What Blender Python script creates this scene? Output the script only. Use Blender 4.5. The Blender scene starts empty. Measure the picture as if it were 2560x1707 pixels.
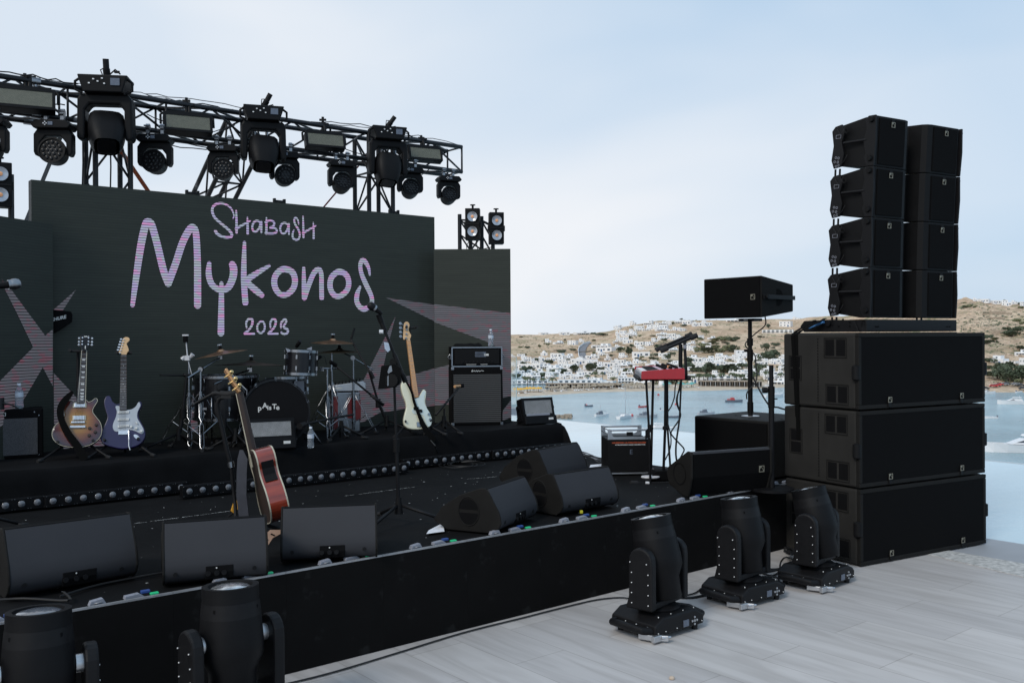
import bpy, bmesh, math, random
from mathutils import Vector, Matrix, noise
R=math.radians
SC=bpy.context.scene
COL=SC.collection
rnd=random.Random(7)
# ---------------------------------------------------------------- camera, world, sun, exposure
FPX,CX,CY=2340.,1280.,853.5
EYE=1.63; ROLL=0.006; PITCH=-math.atan((CY-843.5)/FPX)
cam_d=bpy.data.cameras.new('camera'); cam=bpy.data.objects.new('camera',cam_d); COL.objects.link(cam)
cam_d.sensor_width=36; cam_d.lens=36*FPX/2560.; cam_d.clip_start=.05; cam_d.clip_end=9000
cam.matrix_world=Matrix.Translation((0,0,EYE))@Matrix.Rotation(PITCH,4,'X')@Matrix.Rotation(R(90),4,'X')@Matrix.Rotation(-ROLL,4,'Z')
SC.camera=cam
SC.view_settings.view_transform='Standard'; SC.view_settings.look='None'
SC.view_settings.gamma=1; SC.view_settings.exposure=0.0
SUN_EL,SUN_AZ=R(40),R(-148)      # azimuth from +Y, positive to +X
w=bpy.data.worlds.new("World"); SC.world=w; w.use_nodes=True
nt=w.node_tree; nt.nodes.clear(); N_=nt.nodes.new; L_=nt.links.new
out=N_('ShaderNodeOutputWorld'); bg=N_('ShaderNodeBackground'); bg.inputs[1].default_value=0.1
sky=N_('ShaderNodeTexSky'); sky.sky_type='NISHITA'; sky.sun_disc=False; sky.sun_elevation=SUN_EL; sky.sun_rotation=SUN_AZ
sky.air_density=1.0; sky.dust_density=2.0
tc=N_('ShaderNodeTexCoord'); mp=N_('ShaderNodeMapping'); mp.inputs['Scale'].default_value=(1,1,2.6); mp.inputs['Rotation'].default_value=(0.15,0.1,0.5)
no=N_('ShaderNodeTexNoise'); no.inputs['Scale'].default_value=1.2; no.inputs['Detail'].default_value=4; no.inputs['Roughness'].default_value=.48; no.inputs['Distortion'].default_value=.25
cr=N_('ShaderNodeValToRGB'); cr.color_ramp.elements[0].position=.36; cr.color_ramp.elements[0].color=(.20,.20,.20,1); cr.color_ramp.elements[1].position=.66; cr.color_ramp.elements[1].color=(.86,.86,.86,1)
# thicker veil towards the sun side (left) and the horizon, thinner upper right
dp=N_('ShaderNodeVectorMath'); dp.operation='DOT_PRODUCT'; dp.inputs[1].default_value=(-1.0,.22,-.72)
mr=N_('ShaderNodeMapRange'); mr.inputs[1].default_value=-.42; mr.inputs[2].default_value=.22; mr.inputs[3].default_value=-.50; mr.inputs[4].default_value=.42
ad=N_('ShaderNodeMath'); ad.operation='ADD'; ad.use_clamp=True
mx=N_('ShaderNodeMixRGB'); mx.inputs[2].default_value=(8.7,9.0,9.45,1)
cl=N_('ShaderNodeMixRGB'); cl.blend_type='MIX'; cl.inputs[0].default_value=.0
L_(tc.outputs['Generated'],mp.inputs[0]); L_(mp.outputs[0],no.inputs[0]); L_(no.outputs[0],cr.inputs[0])
L_(tc.outputs['Generated'],dp.inputs[0]); L_(dp.outputs['Value'],mr.inputs[0]); L_(cr.outputs[0],ad.inputs[0]); L_(mr.outputs[0],ad.inputs[1])
# thin veil tinted pale blue, sky brightened by scattering
sb=N_('ShaderNodeMixRGB'); sb.inputs[0].default_value=.85; sb.inputs[2].default_value=(4.7,6.7,8.9,1)
L_(sky.outputs[0],sb.inputs[1]); L_(sb.outputs[0],mx.inputs[1]); L_(ad.outputs[0],mx.inputs[0]); L_(mx.outputs[0],bg.inputs[0]); L_(bg.outputs[0],out.inputs[0])
sd=bpy.data.lights.new('sun','SUN'); so=bpy.data.objects.new('sun',sd); COL.objects.link(so)
sd.energy=1.5; sd.angle=R(14); sd.color=(1,.95,.87)
sdir=Vector((math.sin(SUN_AZ)*math.cos(SUN_EL),math.cos(SUN_AZ)*math.cos(SUN_EL),math.sin(SUN_EL)))
so.rotation_euler=(-sdir).to_track_quat('-Z','Y').to_euler(); so.location=(0,-5,30)
# ---------------------------------------------------------------- layout helpers (survey of the photograph)
_c,_s=math.cos(ROLL),math.sin(ROLL)
def ray(px,py):
    a=(px-CX)/FPX; b=-(py-CY)/FPX; x=a*_c+b*_s; y=-a*_s+b*_c
    cp,sp=math.cos(PITCH),math.sin(PITCH)
    return Vector((x,cp-y*sp,y*cp+sp))
UX,UY=.7723,.6352
YAW=math.atan2(UY,UX)
def S(u,n,z=0): return Vector((u*UX-n*UY,u*UY+n*UX,z))
def un(p): return (p[0]*UX+p[1]*UY,-p[0]*UY+p[1]*UX,p[2])
E0=Vector((0,0,EYE))
def onz(px,py,h): r=ray(px,py); return E0+r*((h-EYE)/r.z)
def onn(px,py,n): r=ray(px,py); return E0+r*(n/(-r.x*UY+r.y*UX))
def atY(px,py,Y): r=ray(px,py); return E0+r*(Y/r.y)
# ---------------------------------------------------------------- materials
MATS={}
def mat(name,col,rough=.5,metal=0.,var=.12,scale=30.,bump=0.,bscale=None,emit=None,estr=0.,trans=0.,coat=0.,spec=.5,ior=1.45,stretch=None,dirt=None):
    m=bpy.data.materials.new(name); m.use_nodes=True; t=m.node_tree; b=t.nodes['Principled BSDF']
    b.inputs['Roughness'].default_value=rough; b.inputs['Metallic'].default_value=metal
    b.inputs['Specular IOR Level'].default_value=spec; b.inputs['IOR'].default_value=ior
    if trans: b.inputs['Transmission Weight'].default_value=trans
    if coat: b.inputs['Coat Weight'].default_value=coat; b.inputs['Coat Roughness'].default_value=.05
    tcn=t.nodes.new('ShaderNodeTexCoord'); n=t.nodes.new('ShaderNodeTexNoise'); n.inputs['Scale'].default_value=scale; n.inputs['Detail'].default_value=5
    src=tcn.outputs['Object']
    if stretch:
        mpn=t.nodes.new('ShaderNodeMapping'); mpn.inputs['Scale'].default_value=stretch; t.links.new(src,mpn.inputs[0]); src=mpn.outputs[0]
    t.links.new(src,n.inputs['Vector'])
    r=t.nodes.new('ShaderNodeValToRGB'); e=r.color_ramp.elements
    e[0].position=.3; e[1].position=.7
    e[0].color=tuple(max(0,c*(1-var)) for c in col)+(1,); e[1].color=tuple(min(1,c*(1+var)) for c in col)+(1,)
    t.links.new(n.outputs[0],r.inputs[0]); last=r.outputs[0]
    if dirt:
        n2=t.nodes.new('ShaderNodeTexNoise'); n2.inputs['Scale'].default_value=dirt[1]; n2.inputs['Detail'].default_value=8; t.links.new(src,n2.inputs['Vector'])
        r2=t.nodes.new('ShaderNodeValToRGB'); r2.color_ramp.elements[0].position=dirt[2]; r2.color_ramp.elements[1].position=dirt[2]+.08
        mxn=t.nodes.new('ShaderNodeMixRGB'); mxn.inputs[2].default_value=tuple(dirt[0])+(1,); t.links.new(n2.outputs[0],r2.inputs[0]); t.links.new(r2.outputs[0],mxn.inputs[0]); t.links.new(last,mxn.inputs[1]); last=mxn.outputs[0]
    t.links.new(last,b.inputs['Base Color'])
    rr=t.nodes.new('ShaderNodeMapRange'); rr.inputs[3].default_value=max(0,rough-.08); rr.inputs[4].default_value=min(1,rough+.1)
    t.links.new(n.outputs[0],rr.inputs[0]); t.links.new(rr.outputs[0],b.inputs['Roughness'])
    if bump:
        bn=t.nodes.new('ShaderNodeTexNoise'); bn.inputs['Scale'].default_value=bscale or scale*6; bn.inputs['Detail'].default_value=3
        t.links.new(src,bn.inputs['Vector']); bp=t.nodes.new('ShaderNodeBump'); bp.inputs['Strength'].default_value=bump; bp.inputs['Distance'].default_value=.002
        t.links.new(bn.outputs[0],bp.inputs['Height']); t.links.new(bp.outputs[0],b.inputs['Normal'])
    if emit: b.inputs['Emission Color'].default_value=tuple(emit)+(1,); b.inputs['Emission Strength'].default_value=estr
    MATS[name]=m; return m
def stripes(m,axis,pitch,duty,dark,socket='Base Color'):
    """darken a material with fine periodic lines (object space)"""
    t=m.node_tree; b=t.nodes['Principled BSDF']; tcn=t.nodes.new('ShaderNodeTexCoord'); sp=t.nodes.new('ShaderNodeSeparateXYZ'); t.links.new(tcn.outputs['Object'],sp.inputs[0])
    fac=None
    for ax in axis:
        d=t.nodes.new('ShaderNodeMath'); d.operation='MULTIPLY'; d.inputs[1].default_value=1./pitch; t.links.new(sp.outputs[ax],d.inputs[0])
        f=t.nodes.new('ShaderNodeMath'); f.operation='FRACT'; t.links.new(d.outputs[0],f.inputs[0])
        g=t.nodes.new('ShaderNodeMath'); g.operation='LESS_THAN'; g.inputs[1].default_value=duty; t.links.new(f.outputs[0],g.inputs[0])
        if fac is None: fac=g.outputs[0]
        else:
            a=t.nodes.new('ShaderNodeMath'); a.operation='MAXIMUM'; t.links.new(fac,a.inputs[0]); t.links.new(g.outputs[0],a.inputs[1]); fac=a.outputs[0]
    mxn=t.nodes.new('ShaderNodeMixRGB'); mxn.inputs[2].default_value=tuple(dark)+(1,); t.links.new(fac,mxn.inputs[0])
    l=b.inputs[socket].links
    if l: t.links.new(l[0].from_socket,mxn.inputs[1])
    else: mxn.inputs[1].default_value=b.inputs[socket].default_value
    t.links.new(mxn.outputs[0],b.inputs[socket]); return m
M=lambda k: MATS[k]
mat('black_plastic',(.0060,.0060,.0066),.55,spec=.18,bump=.15,scale=20)
mat('black_matte',(.0045,.0045,.005),.85,spec=.12,bump=.1)
mat('black_steel',(.0072,.0072,.0082),.48,spec=.22)
mat('speaker_paint',(.0120,.0115,.0110),.7,spec=.14,bump=.5,bscale=500,scale=12)
mat('speaker_grey',(.026,.027,.033),.5,spec=.4,bump=.35,bscale=500,scale=8)
mat('grille_cloth',(.0042,.0042,.0046),.9,bump=.4,bscale=900,spec=.10)
mat('fixture_black',(.0048,.0048,.0056),.5,spec=.18,bump=.12,scale=14)
mat('rubber',(.012,.012,.013),.8)
mat('chrome',(.27,.28,.30),.25,metal=1,var=.05)
mat('dull_chrome',(.30,.31,.33),.33,metal=1,var=.1)
mat('alu',(.55,.56,.58),.35,metal=.9,var=.05)
mat('gold',(.65,.47,.22),.25,metal=1)
mat('white_metal',(.6,.6,.62),.4)
mat('lens_glass',(.10,.11,.13),.12,spec=.8,coat=.6)
mat('lens_dark',(.004,.004,.005),.3,coat=.15,spec=.3)
mat('lens_glare',(.80,.84,.92),.12,metal=.85,var=.75,scale=22)  # strong pale blotches in the colour stand in for glare on the lens
mat('orange_strap',(.55,.10,.025),.7)
mat('red_strap',(.30,.03,.04),.7)
mat('grey_strap',(.25,.26,.28),.7)
mat('black_strap',(.004,.004,.004),.95,spec=.08)
mat('cable_black',(.012,.012,.013),.55)
mat('label_white',(.7,.7,.7),.6)
mat('mark_white',(.62,.62,.6),.6,var=.05)
mat('mark_gold',(.20,.19,.15),.5)
mat('mark_orange',(.45,.08,.03),.6)
mat('lcd_grey',(.11,.13,.17),.25)
mat('truss',(.012,.013,.016),.38,spec=.4,var=.3,scale=9,dirt=((.22,.22,.23),7,.66))
mat('white_paper',(.75,.76,.8),.7)
mat('yellow_plug',(.60,.30,.03),.5)
mat('tan_cardboard',(.45,.29,.21),.7)
mat('wood_maple',(.60,.38,.19),.35,coat=.5,scale=9,stretch=(1,8,8),var=.2)
mat('wood_neck',(.50,.27,.12),.4,coat=.3,scale=9)
mat('rosewood',(.035,.022,.018),.55,scale=20)
mat('mahogany',(.22,.030,.013),.14,coat=1,scale=5,var=.35,stretch=(6,1,6))
mat('cream_binding',(.45,.42,.33),.4)
mat('cream_body',(.70,.68,.52),.22,coat=.8,scale=4,var=.05)
mat('mint_guard',(.58,.66,.64),.35,var=.04)
mat('white_guard',(.40,.43,.47),.35,var=.04)
mat('purple_body',(.013,.008,.055),.3,coat=.45,scale=4,var=.15)
mat('pickup_chrome',(.7,.71,.74),.2,metal=.6)
mat('bronze',(.34,.20,.12),.34,metal=.9,scale=14,var=.25)
mat('dark_bronze',(.045,.035,.022),.4,metal=.6,scale=14)
mat('drum_black',(.006,.006,.008),.3,coat=.2,spec=.3)
mat('drum_head',(.005,.005,.006),.6,spec=.15)
mat('drum_white',(.42,.42,.46),.5)
mat('red_vinyl',(.13,.010,.012),.35,coat=.3)
mat('red_key',(.36,.002,.008),.22,coat=.6,var=.06)
mat('key_white',(.72,.72,.74),.3)
mat('pink_panel',(.60,.42,.50),.4)
mat('bottle_plastic',(.75,.82,.9),.08,trans=.85,ior=1.2,var=.02)
mat('bottle_label',(.55,.6,.68),.4)
mat('bottle_cap',(.75,.78,.85),.4)
mat('grille_amp',(.06,.06,.065),.7,var=.5,scale=160)
mat('amp_line',(.22,.22,.22),.5)
mat('cloth_black',(.0060,.0062,.0070),.92,bump=.5,bscale=60,spec=.10,scale=4,var=.3)
mat('stage_deck',(.0048,.0048,.0052),.8,scale=3,var=.35,bump=.2,bscale=80,spec=.14,dirt=((.10,.10,.11),23,.735))
mat('orange_cone',(.9,.42,.2),.4)
mat('reflector',(.42,.44,.48),.2,metal=.6)
# LED tile strobe face
stripes(mat('led_panel_olive',(.20,.20,.15),.5),(0,2),.0055,.32,(.03,.03,.025))
stripes(mat('led_panel_white',(.50,.50,.50),.5,var=.2,scale=7),(0,2),.009,.4,(.06,.06,.06))
# screen faces
def screen_mat(name,col,emit,estr,pitch,var,tint=None,dark=(.004,.005,.005)):
    m=mat(name,col,.55,var=var,scale=2.5,stretch=(1,1,14),spec=.25); t=m.node_tree; b=t.nodes['Principled BSDF']
    stripes(m,(2,),pitch,.22,dark)
    if estr:
        tcn=t.nodes.new('ShaderNodeTexCoord'); mpn=t.nodes.new('ShaderNodeMapping'); mpn.inputs['Scale'].default_value=(14,14,44); t.links.new(tcn.outputs['Object'],mpn.inputs[0])
        v=t.nodes.new('ShaderNodeTexVoronoi'); v.inputs['Scale'].default_value=1.; t.links.new(mpn.outputs[0],v.inputs['Vector'])
        r=t.nodes.new('ShaderNodeValToRGB'); r.color_ramp.elements[0].color=tint[0]+(1,); r.color_ramp.elements[1].color=tint[-1]+(1,)
        for i,c in enumerate(tint[1:-1]): 
            e=r.color_ramp.elements.new((i+1)/(len(tint)-1)); e.color=c+(1,)
        sx=t.nodes.new('ShaderNodeSeparateXYZ'); t.links.new(v.outputs['Color'],sx.inputs[0]); t.links.new(sx.outputs[0],r.inputs[0])
        t.links.new(r.outputs[0],b.inputs['Emission Color']); b.inputs['Emission Strength'].default_value=estr
        stripes(m,(2,),pitch,.22,(0,0,0),'Emission Color')
    return m
screen_mat('led_dark',(.037,.042,.035),None,0,.0225,.14,dark=(.027,.031,.027))
screen_mat('led_letter',(.10,.10,.11),1,.62,.0225,.1,[(.85,.34,.70),(.58,.46,.86),(.50,.52,.74),(.50,.60,.66),(.66,.44,.76)])
screen_mat('led_beam',(.06,.06,.065),1,.15,.0225,.2,[(.80,.28,.40),(.52,.46,.56),(.45,.46,.55),(.45,.45,.52),(.5,.48,.58)])
# ---------------------------------------------------------------- mesh builder
class MB:
    def __init__(s): s.v=[];s.f=[];s.mi=[];s.sm=[];s.T=Matrix.Identity(4);s.mats=[]
    def slot(s,m):
        if m is None: return 0
        if m not in s.mats: s.mats.append(m)
        return s.mats.index(m)
    def add(s,vs,fs,m=None,smooth=False):
        o=len(s.v); s.v+= [s.T@Vector(p) for p in vs]; k=s.slot(m)
        for f in fs: s.f.append([i+o for i in f]); s.mi.append(k); s.sm.append(smooth)
        return s
    def box(s,c,d,m=None,rot=None):
        x,y,z=d[0]/2,d[1]/2,d[2]/2
        Mx=Matrix.Translation(c)@(rot if rot else Matrix.Identity(4))
        vs=[Mx@Vector(p) for p in ((-x,-y,-z),(x,-y,-z),(x,y,-z),(-x,y,-z),(-x,-y,z),(x,-y,z),(x,y,z),(-x,y,z))]
        return s.add(vs,[(0,3,2,1),(4,5,6,7),(0,1,5,4),(1,2,6,5),(2,3,7,6),(3,0,4,7)],m)
    def cyl(s,a,b,r,r2=None,n=12,m=None,cap=True,smooth=True):
        a=Vector(a);b=Vector(b);r2=r if r2 is None else r2
        q=(b-a).to_track_quat('Z','Y').to_matrix()
        vs=[]
        for i in range(n):
            t=2*math.pi*i/n; d=q@Vector((math.cos(t),math.sin(t),0)); vs.append(a+d*r)
        for i in range(n):
            t=2*math.pi*i/n; d=q@Vector((math.cos(t),math.sin(t),0)); vs.append(b+d*r2)
        s.add(vs,[(i,(i+1)%n,n+(i+1)%n,n+i) for i in range(n)],m,smooth)
        if cap: s.add(vs[:n],[tuple(reversed(range(n)))],m); s.add(vs[n:],[tuple(range(n))],m)
        return s
    def tube(s,pts,r,n=8,m=None,cap=True):
        pts=[Vector(p) for p in pts]; vs=[]; k=len(pts)
        rr=r if isinstance(r,(list,tuple)) else [r]*k
        nrm=None
        for i,p in enumerate(pts):
            t=(pts[min(i+1,k-1)]-pts[max(i-1,0)]).normalized()
            if nrm is None: nrm=t.orthogonal().normalized()
            else:
                nrm=nrm-t*nrm.dot(t); nrm=nrm.normalized() if nrm.length>1e-6 else t.orthogonal().normalized()
            bn=t.cross(nrm)
            for j in range(n):
                a=2*math.pi*j/n; vs.append(p+(nrm*math.cos(a)+bn*math.sin(a))*rr[i])
        fs=[(i*n+j,i*n+(j+1)%n,(i+1)*n+(j+1)%n,(i+1)*n+j) for i in range(k-1) for j in range(n)]
        if cap: fs.append(tuple(reversed(range(n)))); fs.append(tuple(range((k-1)*n,k*n)))
        return s.add(vs,fs,m,True)
    def lathe(s,prof,n=24,m=None,axis='z',c=(0,0,0),smooth=True,cap=True):
        vs=[];c=Vector(c)
        for (r,h) in prof:
            for i in range(n):
                t=2*math.pi*i/n; x,y=math.cos(t)*r,math.sin(t)*r
                vs.append(c+Vector({'z':(x,y,h),'y':(x,h,-y),'x':(h,x,y)}[axis]))
        k=len(prof); fs=[(i*n+j,i*n+(j+1)%n,(i+1)*n+(j+1)%n,(i+1)*n+j) for i in range(k-1) for j in range(n)]
        s.add(vs,fs,m,smooth)
        if cap: s.add(vs[:n],[tuple(reversed(range(n)))],m); s.add(vs[-n:],[tuple(range(n))],m)
        return s
    def prism(s,pts,a,b,axis='y',m=None,smooth=False,mcap=None):
        """pts 2D; axis y: (x,z), x: (y,z), z: (x,y)"""
        def P(p,h): return {'y':(p[0],h,p[1]),'x':(h,p[0],p[1]),'z':(p[0],p[1],h)}[axis]
        n=len(pts); A=[P(p,a) for p in pts]; B=[P(p,b) for p in pts]
        s.add(A+B,[(i,(i+1)%n,n+(i+1)%n,n+i) for i in range(n)],m,smooth)
        s.add(A,[tuple(reversed(range(n)))],mcap or m); s.add(B,[tuple(range(n))],mcap or m); return s
    def build(s,name,m=None,parent=None,bevel=0,loc=None,rot=None,auto=True):
        me=bpy.data.meshes.new(name); me.from_pydata([tuple(v) for v in s.v],[],s.f)
        ms=[M(x) if isinstance(x,str) else x for x in s.mats]
        base=M(m) if isinstance(m,str) else m
        if not ms: ms=[base]
        for x in ms: me.materials.append(x if x else base)
        for i,p in enumerate(me.polygons): p.material_index=min(s.mi[i],len(ms)-1); p.use_smooth=s.sm[i]
        bm=bmesh.new(); bm.from_mesh(me); bmesh.ops.remove_doubles(bm,verts=bm.verts,dist=1e-5); bmesh.ops.recalc_face_normals(bm,faces=bm.faces); 
        for e in bm.edges:
            if len(e.link_faces)==2 and e.calc_face_angle(0)>R(38): e.smooth=False
        bm.to_mesh(me); bm.free(); me.update()
        o=bpy.data.objects.new(name,me); COL.objects.link(o)
        if parent: o.parent=parent
        if loc is not None: o.location=loc
        if rot is not None: o.rotation_euler=rot
        if bevel:
            b=o.modifiers.new('bevel','BEVEL'); b.width=bevel; b.segments=2; b.limit_method='ANGLE'; b.angle_limit=R(40); b.harden_normals=False
        return o
def tag(o,label=None,cat=None,group=None,kind=None):
    if label: o['label']=label
    if cat: o['category']=cat
    if group: o['group']=group
    if kind: o['kind']=kind
    return o
def thing(name,label,cat,loc=(0,0,0),rz=0,group=None,rot=None):
    o=bpy.data.objects.new(name,None); COL.objects.link(o); o.empty_display_size=.1
    o.location=loc; o.rotation_euler=rot if rot else (0,0,rz); return tag(o,label,cat,group)
def kids(o): return list(KID.get(o.name,[]))
def dup(root,loc,rz=None,label=None,group=None,rot=None,scale=None,keep=None):
    r=root.copy(); COL.objects.link(r); r.location=loc
    if rz is not None: r.rotation_euler=(0,0,rz)
    if rot is not None: r.rotation_euler=rot
    if scale is not None: r.scale=scale
    if label: r['label']=label
    if group: r['group']=group
    def rec(a,b):
        for ch in a.children:
            c=ch.copy(); COL.objects.link(c); c.parent=b; rec(ch,c)
    rec(root,r); return r
def lin(a,b,t): return a+(b-a)*t
def catmull(pts,k=6,closed=True):
    n=len(pts); o=[]
    rng=range(n) if closed else range(n-1)
    for i in rng:
        p=[pts[(i+j-1)%n] if closed else pts[min(max(i+j-1,0),n-1)] for j in range(4)]
        for q in range(k):
            t=q/k; o.append(tuple(.5*((2*p[1][d])+(-p[0][d]+p[2][d])*t+(2*p[0][d]-5*p[1][d]+4*p[2][d]-p[3][d])*t*t+(-p[0][d]+3*p[1][d]-3*p[2][d]+p[3][d])*t**3) for d in range(len(p[1]))))
    if not closed: o.append(tuple(pts[-1]))
    return o
def ribbon(mb,pts,w,m=None,y=0,k=5,closed=False,flat=True):
    """stroke with round ends in local xz plane at depth y; w float or list"""
    P=catmull([(p[0],p[1],(w if not isinstance(w,(list,tuple)) else w[i])) for i,p in enumerate(pts)],k,closed) if k>1 else [(p[0],p[1],w) for p in pts]
    n=len(P); L=[];Rr=[]
    for i,p in enumerate(P):
        a=P[(i-1)%n] if closed else P[max(i-1,0)]; b=P[(i+1)%n] if closed else P[min(i+1,n-1)]
        dx,dz=b[0]-a[0],b[1]-a[1]; l=math.hypot(dx,dz) or 1; nx,nz=-dz/l,dx/l
        L.append((p[0]+nx*p[2]/2,y,p[1]+nz*p[2]/2)); Rr.append((p[0]-nx*p[2]/2,y,p[1]-nz*p[2]/2))
    fs=[(i,i+1,n+i+1,n+i) for i in range(n-1)]
    if closed: fs.append((n-1,0,n,2*n-1))
    mb.add(L+Rr,fs,m)
    if not closed:
        for e,(i,j) in ((P[0],(0,1)),(P[-1],(n-1,n-2))):
            a0=math.atan2(e[1]-P[j][1],e[0]-P[j][0]); k2=8
            mb.add([(e[0],y,e[1])]+[(e[0]+math.cos(a0-math.pi/2+math.pi*q/k2)*e[2]/2,y,e[1]+math.sin(a0-math.pi/2+math.pi*q/k2)*e[2]/2) for q in range(k2+1)],[(0,q,q+1) for q in range(1,k2+1)],m)
def text_mesh(txt,size,name,m,parent,loc,rot,extr=.0006,bold=0,shear=0,align='CENTER'):
    cu=bpy.data.curves.new('t','FONT'); cu.body=txt; cu.size=size; cu.extrude=extr; cu.align_x=align; cu.align_y='CENTER'; cu.offset=bold; cu.shear=shear; cu.resolution_u=3
    o=bpy.data.objects.new('t',cu); COL.objects.link(o); dg=bpy.context.evaluated_depsgraph_get(); dg.update()
    me=bpy.data.meshes.new_from_object(o.evaluated_get(dg)); COL.objects.unlink(o); bpy.data.objects.remove(o); bpy.data.curves.remove(cu)
    me.materials.clear(); me.materials.append(M(m)); r=bpy.data.objects.new(name,me); COL.objects.link(r)
    if parent: r.parent=parent
    r.location=loc; r.rotation_euler=rot; return r
# ================================================================ ENVIRONMENT
SEA=-28.0
def interp(tab,x):
    if x<=tab[0][0]: return tab[0][1]
    for (a,b),(c,d) in zip(tab,tab[1:]):
        if x<=c: return b+(d-b)*(x-a)/(c-a)
    return tab[-1][1]
SHORE=[(-900,1010),(600,1005),(1281,991),(1500,979),(1640,976),(1780,975),(1900,970),(2000,966),(2200,966),(2330,975),(2450,980),(2560,981),(2900,990),(3600,1000)]
RIDGE=[(-900,850),(700,846),(1281,836),(1346,837),(1400,833),(1476,831),(1519,827),(1563,815),(1606,808),(1649,799),(1693,800),(1736,799),(1780,797),(1894,798),(1986,796),(2150,785),(2300,762),(2397,745),(2449,746),(2518,757),(2560,758),(2800,770),(3600,800)]
DEPTH=[(-900,1100),(1281,950),(2000,850),(2350,520),(2560,480),(3600,600)]
GAM=.85
def hdist(px,y):
    r=ray(px,y); return r,math.hypot(r.x,r.y)
def terr(px,t,bump=True):
    ys,yr=interp(SHORE,px),interp(RIDGE,px)
    r,hl=hdist(px,ys); d0=(SEA-EYE)/r.z*hl
    d=d0+interp(DEPTH,px)*t
    if t<0: z=SEA+t*60*1.0
    else:
        y=ys+(yr-ys)*min(t,1)**GAM
        r,hl=hdist(px,y); z=EYE+r.z/hl*d
        if t>1: z-= (t-1)*140
    az=math.atan2(ray(px,900).x,ray(px,900).y)
    X,Y=math.sin(az)*d,math.cos(az)*d
    if bump and t>.03:
        k=min(1,(t-.03)*8); v=Vector((X,Y,0))
        z+=k*(noise.noise(v/90)*2.0+noise.noise(v/24)*.8+noise.noise(v/8)*.5)
        if px>2330: z+=k*(abs(noise.noise(v/12))*3.5)
    return Vector((X,Y,z))
def tfor(px,py):
    ys,yr=interp(SHORE,px),interp(RIDGE,px)
    return max(0.,min(1.,((py-ys)/(yr-ys))))**(1/GAM) if (py-ys)/(yr-ys)>0 else 0.
def ground(px,py): return terr(px,tfor(px,py))
# terrain material
m=bpy.data.materials.new('hill_earth'); m.use_nodes=True; MATS['hill_earth']=m; t=m.node_tree; b=t.nodes['Principled BSDF']; b.inputs['Roughness'].default_value=.95; b.inputs['Specular IOR Level'].default_value=.1
tcn=t.nodes.new('ShaderNodeTexCoord')
def nz(sc,det,ro,c0,c1,p0,p1,dist=0):
    n=t.nodes.new('ShaderNodeTexNoise'); n.inputs['Scale'].default_value=sc; n.inputs['Detail'].default_value=det; n.inputs['Roughness'].default_value=ro; n.inputs['Distortion'].default_value=dist
    t.links.new(tcn.outputs['Object'],n.inputs['Vector']); r=t.nodes.new('ShaderNodeValToRGB'); r.color_ramp.elements[0].position=p0; r.color_ramp.elements[1].position=p1; r.color_ramp.elements[0].color=c0+(1,); r.color_ramp.elements[1].color=c1+(1,); t.links.new(n.outputs[0],r.inputs[0]); return n,r.outputs[0]
def mixn(f,a,b2,bl='MIX',k=None):
    x=t.nodes.new('ShaderNodeMixRGB'); x.blend_type=bl
    if k is None: t.links.new(f,x.inputs[0])
    else: x.inputs[0].default_value=k
    for i,q in ((1,a),(2,b2)):
        if isinstance(q,tuple): x.inputs[i].default_value=q+(1,)
        else: t.links.new(q,x.inputs[i])
    return x.outputs[0]
_,base=nz(.016,6,.6,(.58,.41,.29),(.74,.585,.44),.38,.62)
_,gm=nz(.019,8,.74,(0,0,0),(1,1,1),.50,.60,.8)
_,gm2=nz(.10,6,.75,(0,0,0),(1,1,1),.42,.58)
_,dk=nz(.14,10,.82,(.46,.45,.42),(1.15,1.13,1.08),.38,.57)
gg=mixn(None,gm,gm2,'MULTIPLY',1.); c1_=mixn(gg,base,(.26,.265,.155)); c2_=mixn(None,c1_,dk,'MULTIPLY',.8)
t.links.new(c2_,b.inputs['Base Color'])
nb,_=nz(.5,8,.8,(0,0,0),(1,1,1),0,1); bp=t.nodes.new('ShaderNodeBump'); bp.inputs['Strength'].default_value=1; bp.inputs['Distance'].default_value=1.4; t.links.new(nb.outputs[0],bp.inputs['Height']); t.links.new(bp.outputs[0],b.inputs['Normal'])
mb=MB(); PX=[-900+40*i for i in range(50)]+[1100+7*i for i in range(215)]+[2620+60*i for i in range(16)]
TS=[-.06,-.02,0,.02,.045]+[.07+.0118*i for i in range(79)]+[1.01,1.05,1.12,1.3]
vs=[terr(p,t_) for p in PX for t_ in TS]; k=len(TS)
mb.add(vs,[(i*k+j,(i+1)*k+j,(i+1)*k+j+1,i*k+j+1) for i in range(len(PX)-1) for j in range(k-1)],None,True)
tag(mb.build('hillside','hill_earth'),'dry brown hillside behind the bay','hill',kind='structure')
# beach
mat('sand',(.52,.43,.33),.95,scale=.3,var=.15)
mb=MB(); PB=[1100+10*i for i in range(94)]
vs=[]
for p in PB:
    for t_ in (-.012,.004,.022,.05): 
        v=terr(p,t_,False); v.z+=.35; vs.append(v)
mb.add(vs,[(i*4+j,(i+1)*4+j,(i+1)*4+j+1,i*4+j+1) for i in range(len(PB)-1) for j in range(3)],None,True)
tag(mb.build('beach','sand'),'pale sand beach along the bay','beach',kind='structure')
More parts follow.
